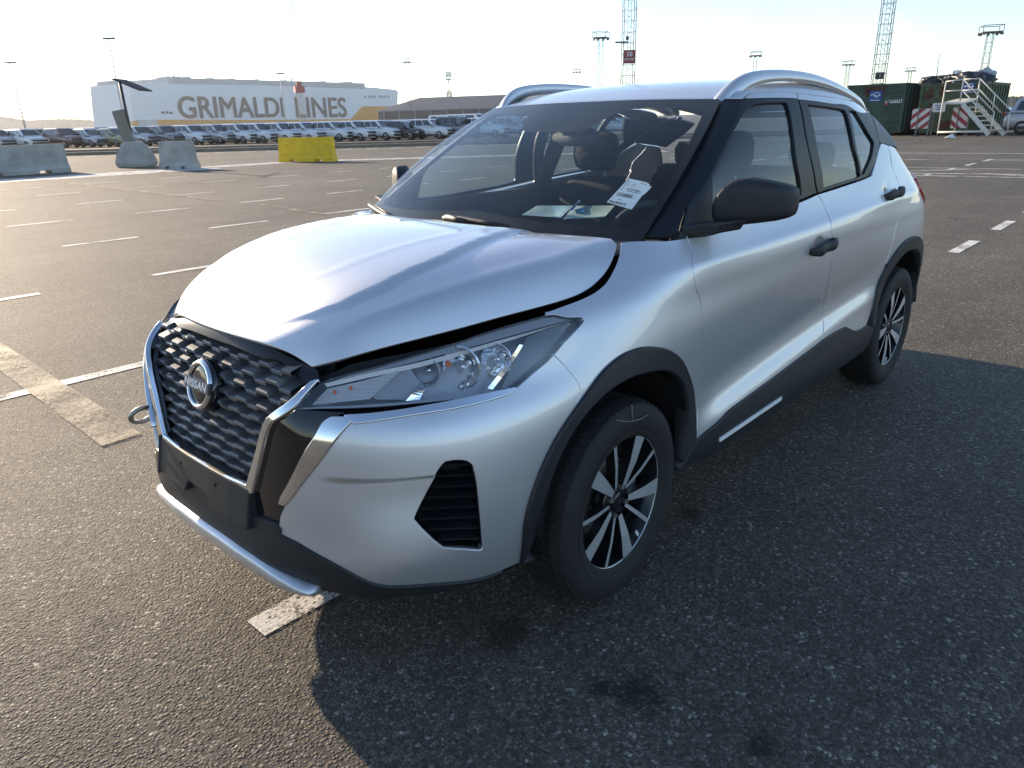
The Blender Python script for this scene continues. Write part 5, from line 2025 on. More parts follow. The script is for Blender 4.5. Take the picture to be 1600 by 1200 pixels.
panel('door_top_strip', G, dt_loop, paint, car, mirror=True, h=.018, gap=.001)
dt2_loop = outline(G, P(Z6, (1100, 244), (1300, 270), (1500, 300)), P(Z5, (1095, 236), (1145, 268), (1180, 303)), P(Z5, (1180, 303), (1130, 300), (1045, 252), (960, 245), (760, 218)), P(Z6, (1110, 290), (1100, 244)))
panel('door_top_strip', G, dt2_loop, paint, car, mirror=True, h=.018, gap=.001)

# black window frames with openings
w1 = outline(G, P(Z6, (385, 1130), (380, 930)), P(Z6, (380, 930), (500, 680), (600, 500), (660, 400), (715, 345), (770, 326), (850, 319), (960, 318)), P(Z6, (960, 318), (1000, 320), (1018, 340), (1030, 390)), P(Z6, (1030, 390), (1060, 560), (1100, 850), (1130, 1085)), P(Z6, (1130, 1085), (1050, 1125), (800, 1200), (600, 1260), (390, 1300)), P(Z6, (390, 1300), (385, 1130)))
f1 = outline(G, P(Z6, (180, 1195), (265, 1022), (350, 852), (420, 662), (500, 472), (590, 337), (640, 290)), P(Z6, (640, 290), (662, 284)), P(Z6, (662, 284), (880, 278), (1098, 284)), P(Z6, (1098, 284), (1150, 520), (1200, 760), (1240, 960), (1262, 1080)), P(ZX, (1276, 302), (1235, 319), (1160, 347), (1115, 364), (1073, 370)), P(ZX, (1066, 352), (1073.75, 324)))
frame1_l, frame1_r = panel('window_frame', G, f1, satin, front_door_l, mirror=True, mparent=front_door_r, holes=[w1], h=.016, hb=.01)
glass1 = panel('window_glass', G, w1, glass_sd, front_door_l, mirror=True, mparent=front_door_r, h=.04, off=-.010, thick=0, gap=-.004)
w2 = outline(G, P(Z5, (808, 252), (930, 266), (1035, 285)), P(Z5, (1035, 285), (1052, 310), (1095, 500), (1135, 685)), P(Z5, (1135, 685), (1130, 702), (1020, 738), (910, 776)), P(Z5, (910, 776), (885, 600), (845, 390), (808, 252)))
w3 = outline(G, P(Z5, (1066, 290), (1090, 290), (1108, 297)), P(Z5, (1108, 297), (1150, 365), (1190, 435), (1218, 480)), P(Z5, (1218, 480), (1222, 500), (1205, 590), (1165, 680)), P(Z5, (1165, 680), (1158, 690), (1150, 690)), P(Z5, (1150, 690), (1110, 500), (1066, 290)))
f2 = outline(G, P(Z6, (1108, 292), (1160, 520), (1208, 760), (1248, 960), (1270, 1080)), P(Z5, (905, 798), (1030, 757), (1160, 713), (1208, 688)), P(Z5, (1208, 688), (1238, 600), (1258, 492)), P(Z5, (1258, 492), (1240, 430), (1190, 305)), P(Z5, (1190, 305), (1130, 304), (1045, 256), (960, 249), (760, 222)))
frame2_l, frame2_r = panel('window_frame', G, f2, satin, rear_door_l, mirror=True, mparent=rear_door_r, holes=[w2, w3], h=.016, hb=.01)
panel('window_glass', G, w2, glass_sd, rear_door_l, mirror=True, mparent=rear_door_r, h=.04, off=-.010, thick=0, gap=-.004)
panel('quarter_glass', G, w3, glass_sd, rear_door_l, mirror=True, mparent=rear_door_r, h=.04, off=-.010, thick=0, gap=-.004)
# C pillar, dark floating-roof panel
cp_loop = outline(G, P(Z5, (1192, 305), (1242, 430), (1262, 492)), P(Z5, (1262, 492), (1300, 500), (1350, 515)), [('p', 1397.5, 228.75), ('uv', .90, .22)], [('uv', .90, .22), ('uv', .93, .5), ('uv', .93, .80)], [('uv', .93, .80), ('uv', .85, .80)], P(Z5, (1225, 302), (1192, 305)))
panel('rear_pillar', G, cp_loop, satin, car, mirror=True, h=.02)

# windscreen and its black border
ws_half = np.vstack([seg(WS, [('uv', 0.0, .5), ('uv', 0, .8), ('uv', 0.0, .995)]), seg(WS, [('uv', 0.01, .998), ('uv', .5, .998), ('uv', .99, .998)]), seg(WS, [('uv', 1, .99), ('uv', 1, .7), ('uv', 1, .5)])])
ws_loop = sym(WS, ws_half)
windscreen = panel('windscreen', WS, ws_loop, glass_ws, car, h=.04, gap=0, thick=0, off=.004)
fa = seg(WS, [('uv', .10, .5), ('p', 845, 346), ('p', 931, 353), ('p', 975, 355)])
fb = seg(WS, P(ZX, (975, 355), (990, 352), (1004, 343)))
fc = seg(WS, P(ZX, (1004, 343), (1012, 335), (1040, 296), (1068, 241), (1096, 182)))
fd_ = seg(WS, P(ZX, (1096, 182), (1098, 173), (1088, 168.5)))
fe = seg(WS, P(ZX, (1088, 168.5), (1040, 167), (997, 167.5)))
ff = seg(WS, P(ZX, (997, 167.5), (960, 178), (925, 196), (908, 205)))
fg = seg(WS, P(ZX, (908, 205), (822, 205)))
fh = seg(WS, P(ZX, (822, 205), (816, 200), (828, 176)))
mirr = lambda a: np.stack([a[:, 0], 1 - a[:, 1]], 1)[::-1]
fr_in = np.vstack([fa, fb[1:], fc[1:], fd_[1:], fe[1:], ff[1:], fg[1:], fh[1:], mirr(np.vstack([fc[1:], fd_[1:], fe[1:6]])), mirr(fb)[1:], mirr(fa)[1:-1]])
frit = panel('windscreen_border', WS, ws_loop, mat('frit_black', (.006, .006, .008), rough=.9, spec=.1), windscreen, holes=[fr_in], h=.04, gap=0, thick=0, off=-.002)

# ---- under-skin ------------------------------------------------------------------
sh_loop = outline(W, [('f', .44, .28), ('s', .56, .28)], [('s', .56, .28), ('s', .40, .40)], [('s', .40, .40), ('s', .36, .58), ('s', .2, .72), ('s', 0, .755), ('s', -.2, .72), ('s', -.34, .58), ('s', -.36, .40)],
                  [('s', -.36, .40), ('s', -.36, .26)], [('s', -.36, .26), ('s', -1.2, .26), ('s', RA + .38, .28)], [('s', RA + .38, .28), ('s', RA + .37, .55), ('s', RA + .22, .72), ('s', RA, .76), ('s', RA - .22, .72), ('s', RA - .37, .55), ('s', RA - .39, .36)],
                  [('s', RA - .39, .36), ('s', -3.1, .36), ('b', .5, .36), ('uv', 1, .15)], [('uv', 1, .15), ('uv', 1, .85)], [('uv', 1, .85), ('uv', .6, .85), ('uv', .40, .88), ('f', .44, .89)], [('f', .44, .89), ('f', .44, .28)])
panel('inner_shell', W, sh_loop, matte, car, mirror=True, holes=[outline(W, hl_outer, hl_bot, hl_in, hl_top, hl_tip), vent_loop], h=.04, hb=.03, off=-.034, thick=0, gap=0)
hood_sh = sym(H, np.vstack([seg(H, [('uv', .99, .5), ('uv', .99, .97)]), seg(H, [('uv', .9, .97), ('uv', .2, .97), ('uv', .02, .95)]), seg(H, [('uv', 0.02, .9), ('uv', 0.02, .5)])]))
panel('hood_liner', H, hood_sh, matte, car, h=.05, hb=.03, off=-.035, thick=0, gap=0)
mb = MB()
mb.box((-1.3, 0, .27), (3.9, 1.2, .10))
mb.box((-1.3, 0, .262), (2.0, 1.56, .08))
mb.box((-.25, 0, .95), (.36, 1.30, .12))
mb.build('underbody', matte, car)
for xc in (0, RA):
    for s_ in (1, -1):
        mb = MB()
        mb.lathe([(.40, .86), (.405, .60), (.39, .50), (.05, .49)], 40, 'Y', (xc, 0, .345), a0=R(6), a1=R(174))
        mb.build('wheel_well', matte, car, mirror_y=(s_ < 0))

# ---- black cladding ---------------------------------------------------------------
arch_in_f = P(ZC, (118, 930), (128, 800), (170, 640), (250, 460), (350, 300), (440, 190), (510, 130)) + P(ZC, (580, 88), (650, 76), (720, 95), (780, 150), (815, 220), (835, 310), (838, 400))
AFI = np.array([W.ev(*W.px(*q[1:]))[0] for q in arch_in_f])
print('front arch inner', AFI[:, [0, 2]].round(3).tolist())
fl_loop = outline(W, arch_f_out, [arch_f_out[-1], ('s', -.352, .33)], [('s', -.352, .33), ('s', -.368, .45), ('s', -.35, .56), ('s', -.29, .655), ('s', -.17, .725), ('s', 0.0, .75), ('s', .15, .728), ('s', .27, .66), ('s', .345, .56), ('s', .385, .44), ('s', .40, .34)], [('s', .40, .34), arch_f_out[0]])
panel('wheel_arch', W, fl_loop, plastic, car, mirror=True, h=.02, off=.014, thick=.05, roll=.006, gap=.003)
fr_loop = outline(W, [('s', x, z) for x, z in arch_r], [('s',) + arch_r[-1], ('s', RA - .365, .38)], [('s', RA - .365, .38), ('s', RA - .352, .52), ('s', RA - .30, .63), ('s', RA - .2, .71), ('s', RA - .08, .75), ('s', RA + .06, .755), ('s', RA + .18, .725), ('s', RA + .29, .65), ('s', RA + .352, .54), ('s', RA + .365, .40)], [('s', RA + .365, .40), ('s',) + arch_r[0]])
panel('wheel_arch', W, fr_loop, plastic, car, mirror=True, h=.02, off=.014, thick=.05, roll=.006, gap=.003)
sl_loop = outline(W, sill_top, sill_top2[:], sill_top3, P(ZD, (742, 604), (790, 622), (838, 597)), [('p', 1353.3, 509), ('s', RA + .372, .40)], [('s', RA + .372, .40), ('s', RA + .38, .30)], [('s', RA + .38, .30), ('s', -1.2, .285), ('s', -.6, .285), ('s', -.36, .29)], [('s', -.36, .29), ('p', 1086.25, 689.2)])
panel('sill_cladding', W, sl_loop, plastic, car, mirror=True, h=.02, off=.010, thick=.05, roll=.006, gap=.002)
# protective white tape left on the sill edge
tape = MB()
q0, q1 = W.ev(*W.px(1119, 686))[0], W.ev(*W.px(1216, 621))[0]
N_ = 14
pts_ = [W.ev(*W.px(1119 + (1216 - 1119) * i / N_, 686 + (621 - 686) * i / N_))[0] + np.array([0, .013, 0]) for i in range(N_ + 1)]
for a, b in zip(pts_[:-1], pts_[1:]):
    tape.bar(a, b, .006, .016)
tape.build('protective_tape', mat('white_tape', (.78, .78, .76), rough=.6, noise=.1, nscale=30), car)

# lower lip and skid plate
lip_loop = outline(W, P(ZB, (897, 1006), (740, 1066), (560, 1086), (400, 1094)), P(ZB, (400, 1094), (330, 1078), (200, 1010), (60, 930)), P(ZA, (575, 900), (566, 868), (480, 830)), [('p', 400, 806), ('f', .15, .47), ('f', 0, .47)], [('f', 0, .47), ('f', 0, .30)],
                   [('f', 0, .30), ('f', .2, .298), ('f', .40, .29), ('f', .50, .28), ('f', .6, .265), ('s', .55, .26), ('s', .42, .28)], P(ZB, (952, 1000), (945, 985), (897, 1006)))
joined('lower_lip', W, lip_loop, plastic, car, h=.02, off=.006, thick=.05, gap=.001)
sk = MB()
prof = []
ys_ = np.linspace(-.472, .472, 41)
V, F = [], []
for y in ys_:
    a = abs(y)
    x0 = float(np.interp(a, [0, .2, .36, .44, .485], [.962, .957, .938, .916, .890]))
    zt = .352 - .06 * (a / .485) ** 3
    hgt = .052 * (1 - .75 * (a / .485) ** 6)
    for dx_, dz_ in ((-.03, 0.004), (-.006, .0), (0, -.008), (-.004, -hgt + .006), (-.014, -hgt), (-.05, -hgt - .002), (-.05, 0)):
        V.append((x0 + dx_, y, zt + dz_))
n_ = 7
for i in range(len(ys_) - 1):
    for j in range(n_):
        F.append((i * n_ + j, i * n_ + (j + 1) % n_, (i + 1) * n_ + (j + 1) % n_, (i + 1) * n_ + j))
F += [tuple(range(n_)), tuple((len(ys_) - 1) * n_ + j for j in range(n_))]
sk.add(V, F, True)
sk.build('skid_plate', paint, car)

# ---- vent with slats ---------------------------------------------------------------
vb_l, vb_r = panel('vent_recess', W, vent_loop, matte, bumper_l, mirror=True, mparent=bumper_r, off=-.05, thick=0, h=.03, gap=-.008)
panel('vent_rim', W, outline(W, P(ZB, (600, 612), (655, 608), (705, 612), (735, 635)), P(ZB, (735, 635), (750, 720), (763, 850), (770, 955)), P(ZB, (770, 955), (750, 972), (680, 970), (598, 965)), P(ZB, (598, 965), (548, 920), (495, 862), (488, 830), (528, 745), (580, 648), (600, 612))), gloss, bumper_l, mirror=True, mparent=bumper_r, holes=[vent_loop], off=-.006, thick=.04, gap=0, h=.02)
for side in (1, -1):
    for i, zz in enumerate(np.linspace(648, 932, 8)):
        xl = np.interp(zz, [620, 655, 750, 835, 910, 950], [618, 592, 545, 505, 560, 605]) + 6
        xr = np.interp(zz, [640, 720, 850, 950], [716, 734, 746, 754]) - 3
        pts = []
        for t in np.linspace(0, 1, 7):
            uv = W.px(*P(ZB, (xl + (xr - xl) * t, zz - 3 * t))[0][1:])
            pts.append((W.ev(*uv)[0], W.nrm(*uv)[0]))
        mb = MB()
        V, F = [], []
        for p_, n_ in pts:
            for d_, h_ in ((-.012, 0.004), (-.016, -.004), (-.050, .004), (-.046, .012)):
                V.append(p_ + n_ * d_ + np.array([0, 0, h_]))
        for a in range(6):
            for j in range(4):
                F.append((a * 4 + j, a * 4 + (j + 1) % 4, (a + 1) * 4 + (j + 1) % 4, (a + 1) * 4 + j))
        mb.add(V, F)
        mb.build('vent_slat', satin, vb_l if side > 0 else vb_r, mirror_y=(side < 0))

# ---- grille -------------------------------------------------------------------------
chr_in = P(ZA, (692, 332), (650, 368), (610, 405), (560, 440), (528, 466))
chr_in2 = P(ZA, (528, 466), (512, 500), (490, 585), (472, 650), (452, 716))
chr_out2 = P(ZA, (470, 742), (490, 660), (508, 582), (530, 500), (548, 474))
chr_out = P(ZA, (548, 474), (585, 452), (630, 418), (670, 372), (715, 325))
v_loop = outline(W, chr_in, chr_in2, P(ZA, (452, 716), (435, 708)), [('p', 200 + 435 * ZA[2], 460 + 708 * ZA[2]), ('p', 350, 741), ('f', 0, .545)], [('f', 0, .545), ('f', 0, .525)], [('f', 0, .525), ('p', 350, 753), ('p', 200 + 452 * ZA[2], 460 + 738 * ZA[2])], P(ZA, (452, 738), (470, 742)), chr_out2, chr_out, P(ZA, (715, 325), (692, 332)))
joined('grille_chrome', W, v_loop, chrome, car, h=.012, hb=.008, off=.010, thick=.016, roll=.003, gap=0)
blk_loop = outline(W, P(ZA, (548, 476), (590, 455), (640, 425), (660, 432), (800, 440)), P(ZA, (800, 440), (765, 462), (735, 480), (700, 540), (640, 640), (580, 750), (570, 786)), P(ZA, (570, 786), (565, 830), (566, 868)), P(ZA, (566, 868), (520, 850), (470, 832)), P(ZA, (470, 832), (468, 760)), P(ZA, (470, 744), (492, 660), (510, 582), (532, 502), (548, 476)))
panel('grille_side_panel', W, blk_loop, gloss, car, mirror=True, h=.018, off=-.006, thick=.03, gap=.001)
ch_loop = outline(W, P(ZA, (765, 462), (735, 482), (700, 540), (640, 640), (582, 750), (570, 783)), P(ZA, (570, 783), (590, 790)), bl_right, P(ZA, (840, 475), (838, 463), (765, 462)))
panel('chrome_blade', W, ch_loop, chrome, car, mirror=True, h=.012, hb=.008, off=.006, thick=.03, roll=.003, gap=0.0005)
cs_loop = outline(W, P(ZB, (238, 455), (480, 430), (700, 388), (868, 352)), P(ZB, (868, 352), (880, 352)), P(ZB, (880, 352), (840, 378), (700, 417), (480, 454), (275, 484)), P(ZB, (275, 484), (238, 455)))
panel('chrome_strip', W, cs_loop, chrome, car, mirror=True, h=.012, hb=.008, off=.006, thick=.02, roll=.003, gap=0.0005)

mb = MB()
g_v, g_f = [], []
for y in np.linspace(-.43, .43, 19):
    for z in np.linspace(.54, .93, 9):
        g_v.append((float(np.interp(z, [.54, .76, .93], [.83, .78, .70])) - .08 * y * y, y, z))
for i in range(18):
    for j in range(8):
        g_f.append((i * 9 + j, i * 9 + j + 1, (i + 1) * 9 + j + 1, (i + 1) * 9 + j))
mb.add(g_v, g_f)
grille = mb.build('grille', matte, car)
# black panel under the hood lip
uh_loop = outline(W, [('f', 0, .938)] + P(ZA, (375, 132), (500, 172), (620, 194)), P(ZA, (620, 194), (700, 272)), P(ZA, (700, 272), (715, 325), (692, 334)), P(ZA, (692, 334), (600, 262), (480, 228), (400, 196)) + [('f', 0, .905)], [('f', 0, .905), ('f', 0, .938)])
joined('grille_top_panel', W, uh_loop, satin, car, h=.02, off=-.012, thick=.03, gap=0)


def fx(y, z):
    """grille plane"""
    return float(np.interp(z, [.54, .66, .76, .84, .90], [.905, .892, .872, .845, .812])) - .10 * y * y


def gw(z):
    return float(np.interp(z, [.56, .62, .70, .765, .80, .85, .89], [.262, .295, .345, .392, .405, .395, .375]))


rows = [.872, .838, .804, .768, .734, .700, .667, .634, .601, .568]
for i, z0 in enumerate(rows):
    big = i in (1, 2)
    per = .112 if big else .104
    hw = gw(z0) - .006
    amp = .014 if big else .010
    ph = (i % 2) * .30 + .25
    V, F = [], []
    ys_ = []
    k0 = int(-hw / per) - 2
    br = [0.0, .455, .50, .955]
    lv = [1, 1, 0, 0]
    allp = []
    for k in range(k0, -k0 + 2):
        for b_, l_ in zip(br, lv):
            allp.append(((k + ph + b_) * per, l_))
    ypts = [(-hw, None)] + [q for q in allp if -hw < q[0] < hw] + [(hw, None)]
    f_y = [q[0] for q in allp]; f_l = [q[1] for q in allp]
    for y, _ in ypts:
        l_ = float(np.interp(y, f_y, f_l))
        zz = z0 + (l_ - .5) * amp - .03 * y * y
        x = fx(y, zz) - (1 - l_) * .006
        dep = .055 if big else .042
        for dx_, dz_ in ((-dep, .016 if big else .010), (-.003, 0.001), (0, -.002), (-.002, -.011), (-.008, -.014), (-dep, -.010)):
            V.append((x + dx_, y, zz + dz_))
    m_ = 6
    for a in range(len(ypts) - 1):
        for j in range(m_):
            F.append((a * m_ + j, a * m_ + (j + 1) % m_, (a + 1) * m_ + (j + 1) % m_, (a + 1) * m_ + j))
    mb = MB()
    mb.add(V, F)
    mb.build('grille_bar', mat('grille_plastic', (.095, .096, .10), rough=.32, coat=.3), grille)

# badge
bz = .772
bx = fx(0, bz) + .012
tilt = math.atan2(fx(0, .72) - fx(0, .82), .10)
bn = Vector((math.cos(tilt), 0, math.sin(tilt)))
bu = Vector((-math.sin(tilt), 0, math.cos(tilt)))
be = Vector((0, 1, 0))
Mb = Matrix((be, bu, bn)).transposed().to_4x4()
badge = empty('badge', parent=car)


def on_badge(mb_or_me, name, m, parent):
    me = mb_or_me.mesh(name) if isinstance(mb_or_me, MB) else mb_or_me
    me.transform(Matrix.Translation(Vector((bx, 0, bz))) @ Mb)
    return mesh_obj(name, me, m, parent)


bpy.data.objects.remove(badge)
RB = .066
d_ = MB(); d_.lathe([(RB + .010, -.03), (RB + .010, 0), (RB + .006, .007), (RB * .6, .010), (0.0005, .011)], 56, 'Z')
badge = on_badge(d_, 'badge', gloss, car)
for a0, a1 in ((R(14), R(166)), (R(194), R(346))):
    r_ = MB()
    r_.lathe([(RB - .010, .009), (RB - .008, .014), (RB - .003, .016), (RB + .003, .013), (RB + .005, .007)], 40, 'Z', a0=a0, a1=a1)
    on_badge(r_, 'badge_ring', chrome, badge)
b_ = MB(); b_.box((0, 0, .0145), (2 * RB + .014, .030, .009))
on_badge(b_, 'badge_bar', mat('badge_grey', (.10, .10, .105), rough=.25, coat=.5), badge)
t_ = text_mesh('NISSAN', .030, extrude=.0012, bold=.0006, spacing=1.15)
t_.transform(Matrix.Translation((0, 0, .0203)))
wdt = max(v.co.x for v in t_.vertices) - min(v.co.x for v in t_.vertices)
t_.transform(Matrix.Scale(.128 / wdt, 4, (1, 0, 0)))
on_badge(t_, 'badge_lettering', white_pl, badge)

# number plate bracket
V = []
pl = MB()
V, F = [], []
ys_ = [-.277, -.18, -.082, -.060, 0, .060, .082, .18, .277]
for y in ys_:
    zb = .470 if abs(y) < .07 else .432
    for x_, z in ((0, .548), (0, zb), (-.05, zb), (-.05, .548)):
        V.append((.957 - .21 * (z - .43) + x_ - .12 * y * y, y, z))
for i in range(8):
    for j_ in range(4): F.append((i * 4 + j_, i * 4 + (j_ + 1) % 4, (i + 1) * 4 + (j_ + 1) % 4, (i + 1) * 4 + j_))
F += [(0, 1, 2, 3), (32, 33, 34, 35)]
pl.add(V, F)
plate = pl.build('plate_bracket', plastic, car, bevel=.005)
for y in (-.115, .105):
    h_ = MB()
    h_.lathe([(.0005, .001), (.006, .001), (.008, 0.0)], 14, 'X', (.957 - .21 * .08 - .12 * y * y + .0008, y, .51))
    o_ = h_.build('screw_hole', matte, plate)
    o_.scale = (1, 1, 1)

# towing eye screwed into the bumper
te = MB()
tp = at_dist(222, 648, -.44)
ring = [(tp[0] + .036 * math.cos(a), -.44 + .010 * math.sin(a), tp[2] + .026 * math.sin(a)) for a in np.linspace(0, 2 * math.pi, 28, endpoint=False)]
te.tube(ring, .0085, 10, closed=True)
te.tube([(.80, -.44, tp[2]), (tp[0] - .030, -.44, tp[2])], .009, 10)
print('tow eye', tp)
te.build('towing_eye', steel, car)

# ---- headlamps ----------------------------------------------------------------------
hl_loop = outline(W, hl_outer, hl_bot, hl_in, hl_top, hl_tip)
lens_l, lens_r = panel('headlight', W, hl_loop, lens_gl, car, mirror=True, h=.02, hb=.01, thick=0, gap=.001, off=.001)


def hlp(zx, zy, d):
    """point at depth d behind the lens on the line of sight of a zoomed pixel"""
    p_ = P(ZH, (zx, zy))[0]
    uv = W.px(*p_[1:])
    r_ = ray(*p_[1:])
    c_ = -(W.nrm(*uv)[0] @ r_)
    return W.ev(*uv)[0] + r_ * (-d / max(c_, .35))


def both(mb, name, m, pl_, pr_, **kw):
    mb.build(name, m, pl_, **kw)
    mb.build(name, m, pr_, mirror_y=True, **kw)


me_, V_, F_, N_ = panel_mesh('lamp_housing', W, hl_loop, h=.025, hb=.012, off=-.070, thick=0, gap=.004)
hs = MB(); hs.add(V_, F_, True)
both(hs, 'lamp_housing', mat('lamp_inner', (.50, .51, .53), rough=.25, metal=.3), lens_l, lens_r)
# rim wall of the housing
rim = MB()
uvl = resample(hl_loop * [W.Lu, W.Lv], .012) / [W.Lu, W.Lv]
a_, nn_ = W.ev(uvl[:, 0], uvl[:, 1]), W.nrm(uvl[:, 0], uvl[:, 1])
k_ = len(a_)
rim.add(list(a_ - nn_ * .001) + list(a_ - nn_ * .075), [(i, (i + 1) % k_, k_ + (i + 1) % k_, k_ + i) for i in range(k_)], True)
both(rim, 'lamp_wall', gloss, lens_l, lens_r)


def ribbon(pts_a, pts_b, d0, d1, name, m, n=24):
    """strip between two zoomed-pixel polylines at depths d0, d1 below the lens, with thickness"""
    A = crom(pts_a, 8); B = crom(pts_b, 8)
    ta = np.linspace(0, len(A) - 1, n); tb = np.linspace(0, len(B) - 1, n)
    ia = np.stack([np.interp(ta, range(len(A)), A[:, k]) for k in (0, 1)], 1)
    ib = np.stack([np.interp(tb, range(len(B)), B[:, k]) for k in (0, 1)], 1)
    V, F = [], []
    for p_, q_ in zip(ia, ib):
        V += [hlp(*p_, d0), hlp(*q_, d1), hlp(*q_, d1 - .012), hlp(*p_, d0 - .012)]
    for i in range(n - 1):
        for j in range(4):
            F.append((i * 4 + j, i * 4 + (j + 1) % 4, (i + 1) * 4 + (j + 1) % 4, (i + 1) * 4 + j))
    F += [(0, 1, 2, 3), tuple((n - 1) * 4 + j for j in range(4))]
    mb = MB(); mb.add(V, F, False)
    both(mb, name, m, lens_l, lens_r)


ribbon([(215, 382), (470, 322), (720, 268), (1100, 163), (1455, 62)], [(225, 400), (470, 345), (720, 292), (1100, 180), (1440, 72)], -.010, -.022, 'daylight_strip', mat('light_guide', (.92, .93, .95), rough=.22, coat=.6))
ribbon([(1190, 185), (1120, 290), (1030, 405)], [(1208, 190), (1140, 300), (1055, 412)], -.010, -.014, 'lamp_trim', lamp_chrome, 12)
ribbon([(720, 375), (665, 420), (620, 468)], [(755, 372), (710, 425), (690, 466)], -.018, -.030, 'lamp_trim', lamp_chrome, 10)
ribbon([(80, 505), (350, 492), (640, 472), (900, 445), (1050, 422)], [(70, 514), (350, 504), (640, 484), (900, 455), (1050, 430)], -.008, -.008, 'lamp_trim', lamp_grey)
ribbon([(1225, 150), (1330, 110), (1460, 72)], [(1090, 420), (1240, 330), (1480, 95)], -.020, -.028, 'lamp_side_panel', mat('lamp_side', (.035, .05, .065), rough=.25, coat=.6), 16)
ribbon([(440, 440), (530, 340), (600, 300), (640, 300)], [(480, 462), (580, 462), (640, 462), (690, 380)], -.03, -.036, 'lamp_bezel', lamp_grey, 12)


def bowl(zx, zy, dep, rad, name, m, amb=False):
    c = Vector(hlp(zx, zy, dep))
    ax = Vector((.93, .30, .05)).normalized()
    q = ax.to_track_quat('Z', 'Y').to_matrix().to_4x4()
    mb = MB()
    mb.lathe([(0.002, -.045), (rad * .35, -.042), (rad * .7, -.026), (rad * .93, -.006), (rad, .004), (rad * 1.06, .002)], 20, 'Z', smooth=False)
    me = mb.mesh(name); me.transform(Matrix.Translation(c) @ q)
    V = [v.co.copy() for v in me.vertices]; F = [tuple(p.vertices) for p in me.polygons]
    k = MB(); k.add(V, F, False); both(k, name, m, lens_l, lens_r, fixn=False)
    b = MB(); b.lathe([(.009, -.04), (.010, -.010), (.006, 0.0), (.0005, .002)], 14, 'Z')
    me = b.mesh(name); me.transform(Matrix.Translation(c) @ q)
    k = MB(); k.add([v.co.copy() for v in me.vertices], [tuple(p.vertices) for p in me.polygons], True)
    both(k, 'lamp_bulb', amber if amb else lamp_chrome, lens_l, lens_r)


bowl(1075, 262, -.034, .044, 'reflector', lamp_chrome)
bowl(900, 300, -.036, .054, 'reflector', lamp_chrome)
bowl(730, 318, -.046, .036, 'reflector', lamp_grey)
# ribbed indicator block; added pale grey strip standing for sky reflected in the lens
rib_m = bpy.data.materials.new('ribbed_clear')
n_, l_, b_ = nodes_of(rib_m)
b_.inputs['Base Color'].default_value = (.80, .81, .83, 1); b_.inputs['Roughness'].default_value = .2; b_.inputs['Metallic'].default_value = .25
tc_ = n_.new('ShaderNodeTexCoord'); wv_ = n_.new('ShaderNodeTexWave'); wv_.bands_direction = 'Z'; wv_.inputs['Scale'].default_value = 55; wv_.inputs['Distortion'].default_value = .4
l_.new(tc_.outputs['Object'], wv_.inputs['Vector'])
bp_ = n_.new('ShaderNodeBump'); bp_.inputs['Strength'].default_value = 1.0; bp_.inputs['Distance'].default_value = .004
l_.new(wv_.outputs['Fac'], bp_.inputs['Height']); l_.new(bp_.outputs[0], b_.inputs['Normal'])
ribbon([(228, 408), (420, 364), (600, 314)], [(150, 490), (300, 474), (440, 460)], -.020, -.026, 'indicator', rib_m, 16)
ribbon([(240, 360), (600, 262), (900, 168), (1200, 73), (1400, 45)], [(230, 378), (600, 290), (900, 212), (1200, 128), (1440, 62)], -.010, -.012, 'lens_reflection_strip', lamp_grey)
for zx, zy in ((265, 425), (345, 405)):
    am = MB(); am.box(hlp(zx, zy, -.019), (.004, .008, .009))
    both(am, 'amber_reflector', amber, lens_l, lens_r)
am = MB(); am.box(hlp(832, 282, -.024), (.008, .013, .014))
both(am, 'amber_reflector', amber, lens_l, lens_r)

# ---- roof rails ------------------------------------------------------------------------
for s_ in (1, -1):
    xs_ = [-.985, -1.03, -1.09, -1.17, -1.30, -1.5, -1.75, -2.0, -2.2, -2.34, -2.44, -2.52]
    zs_ = [1.520, 1.560, 1.593, 1.614, 1.626, 1.630, 1.621, 1.597, 1.570, 1.548, 1.528, 1.500]
    ys_ = [.562, .575, .588, .597, .603, .606, .606, .600, .591, .583, .576, .570]
    zb_ = [1.495, 1.508, 1.533, 1.562, 1.580, 1.585, 1.578, 1.556, 1.530, 1.508, 1.485, 1.46]
    path = crom(list(zip(xs_, ys_, zs_, zb_)), 6)
    V, F = [], []
    for x, y, z, zb in path:
        for dy_, zz in ((-.022, zb), (-.020, z - .006), (-.010, z), (.006, z - .001), (.018, z - .010), (.026, (z + zb) / 2 - .006), (.026, zb - .002)):
            V.append((x, y + dy_, zz))
    for i in range(len(path) - 1):
        for j in range(7):
            F.append((i * 7 + j, i * 7 + (j + 1) % 7, (i + 1) * 7 + (j + 1) % 7, (i + 1) * 7 + j))
    F += [tuple(range(7)), tuple((len(path) - 1) * 7 + j for j in range(7))]
    mb = MB(); mb.add(V, F, True)
    mb.build('roof_rail', paint, car, mirror_y=(s_ < 0))

# ---- rear window, spoiler ---------------------------------------------------------------
rw = MB()
V = []
for y in np.linspace(-.56, .56, 9):
    for t in np.linspace(0, 1, 5):
        V.append((-2.95 - .27 * t + .05 * (y / .56) ** 2, y * (.82 + .2 * t), 1.43 - .31 * t))
F = [(i * 5 + j, i * 5 + j + 1, (i + 1) * 5 + j + 1, (i + 1) * 5 + j) for i in range(8) for j in range(4)]
rw.add(V, F, True)
rw.build('rear_window', glass_sd, car)
sp = MB()
sp.box((-2.95, 0, 1.462), (.16, .80, .035), rot=Matrix.Rotation(R(10), 3, 'Y'))
sp.build('roof_spoiler', paint, car, bevel=.012)

# ---- door handles, mirrors ----------------------------------------------------------------


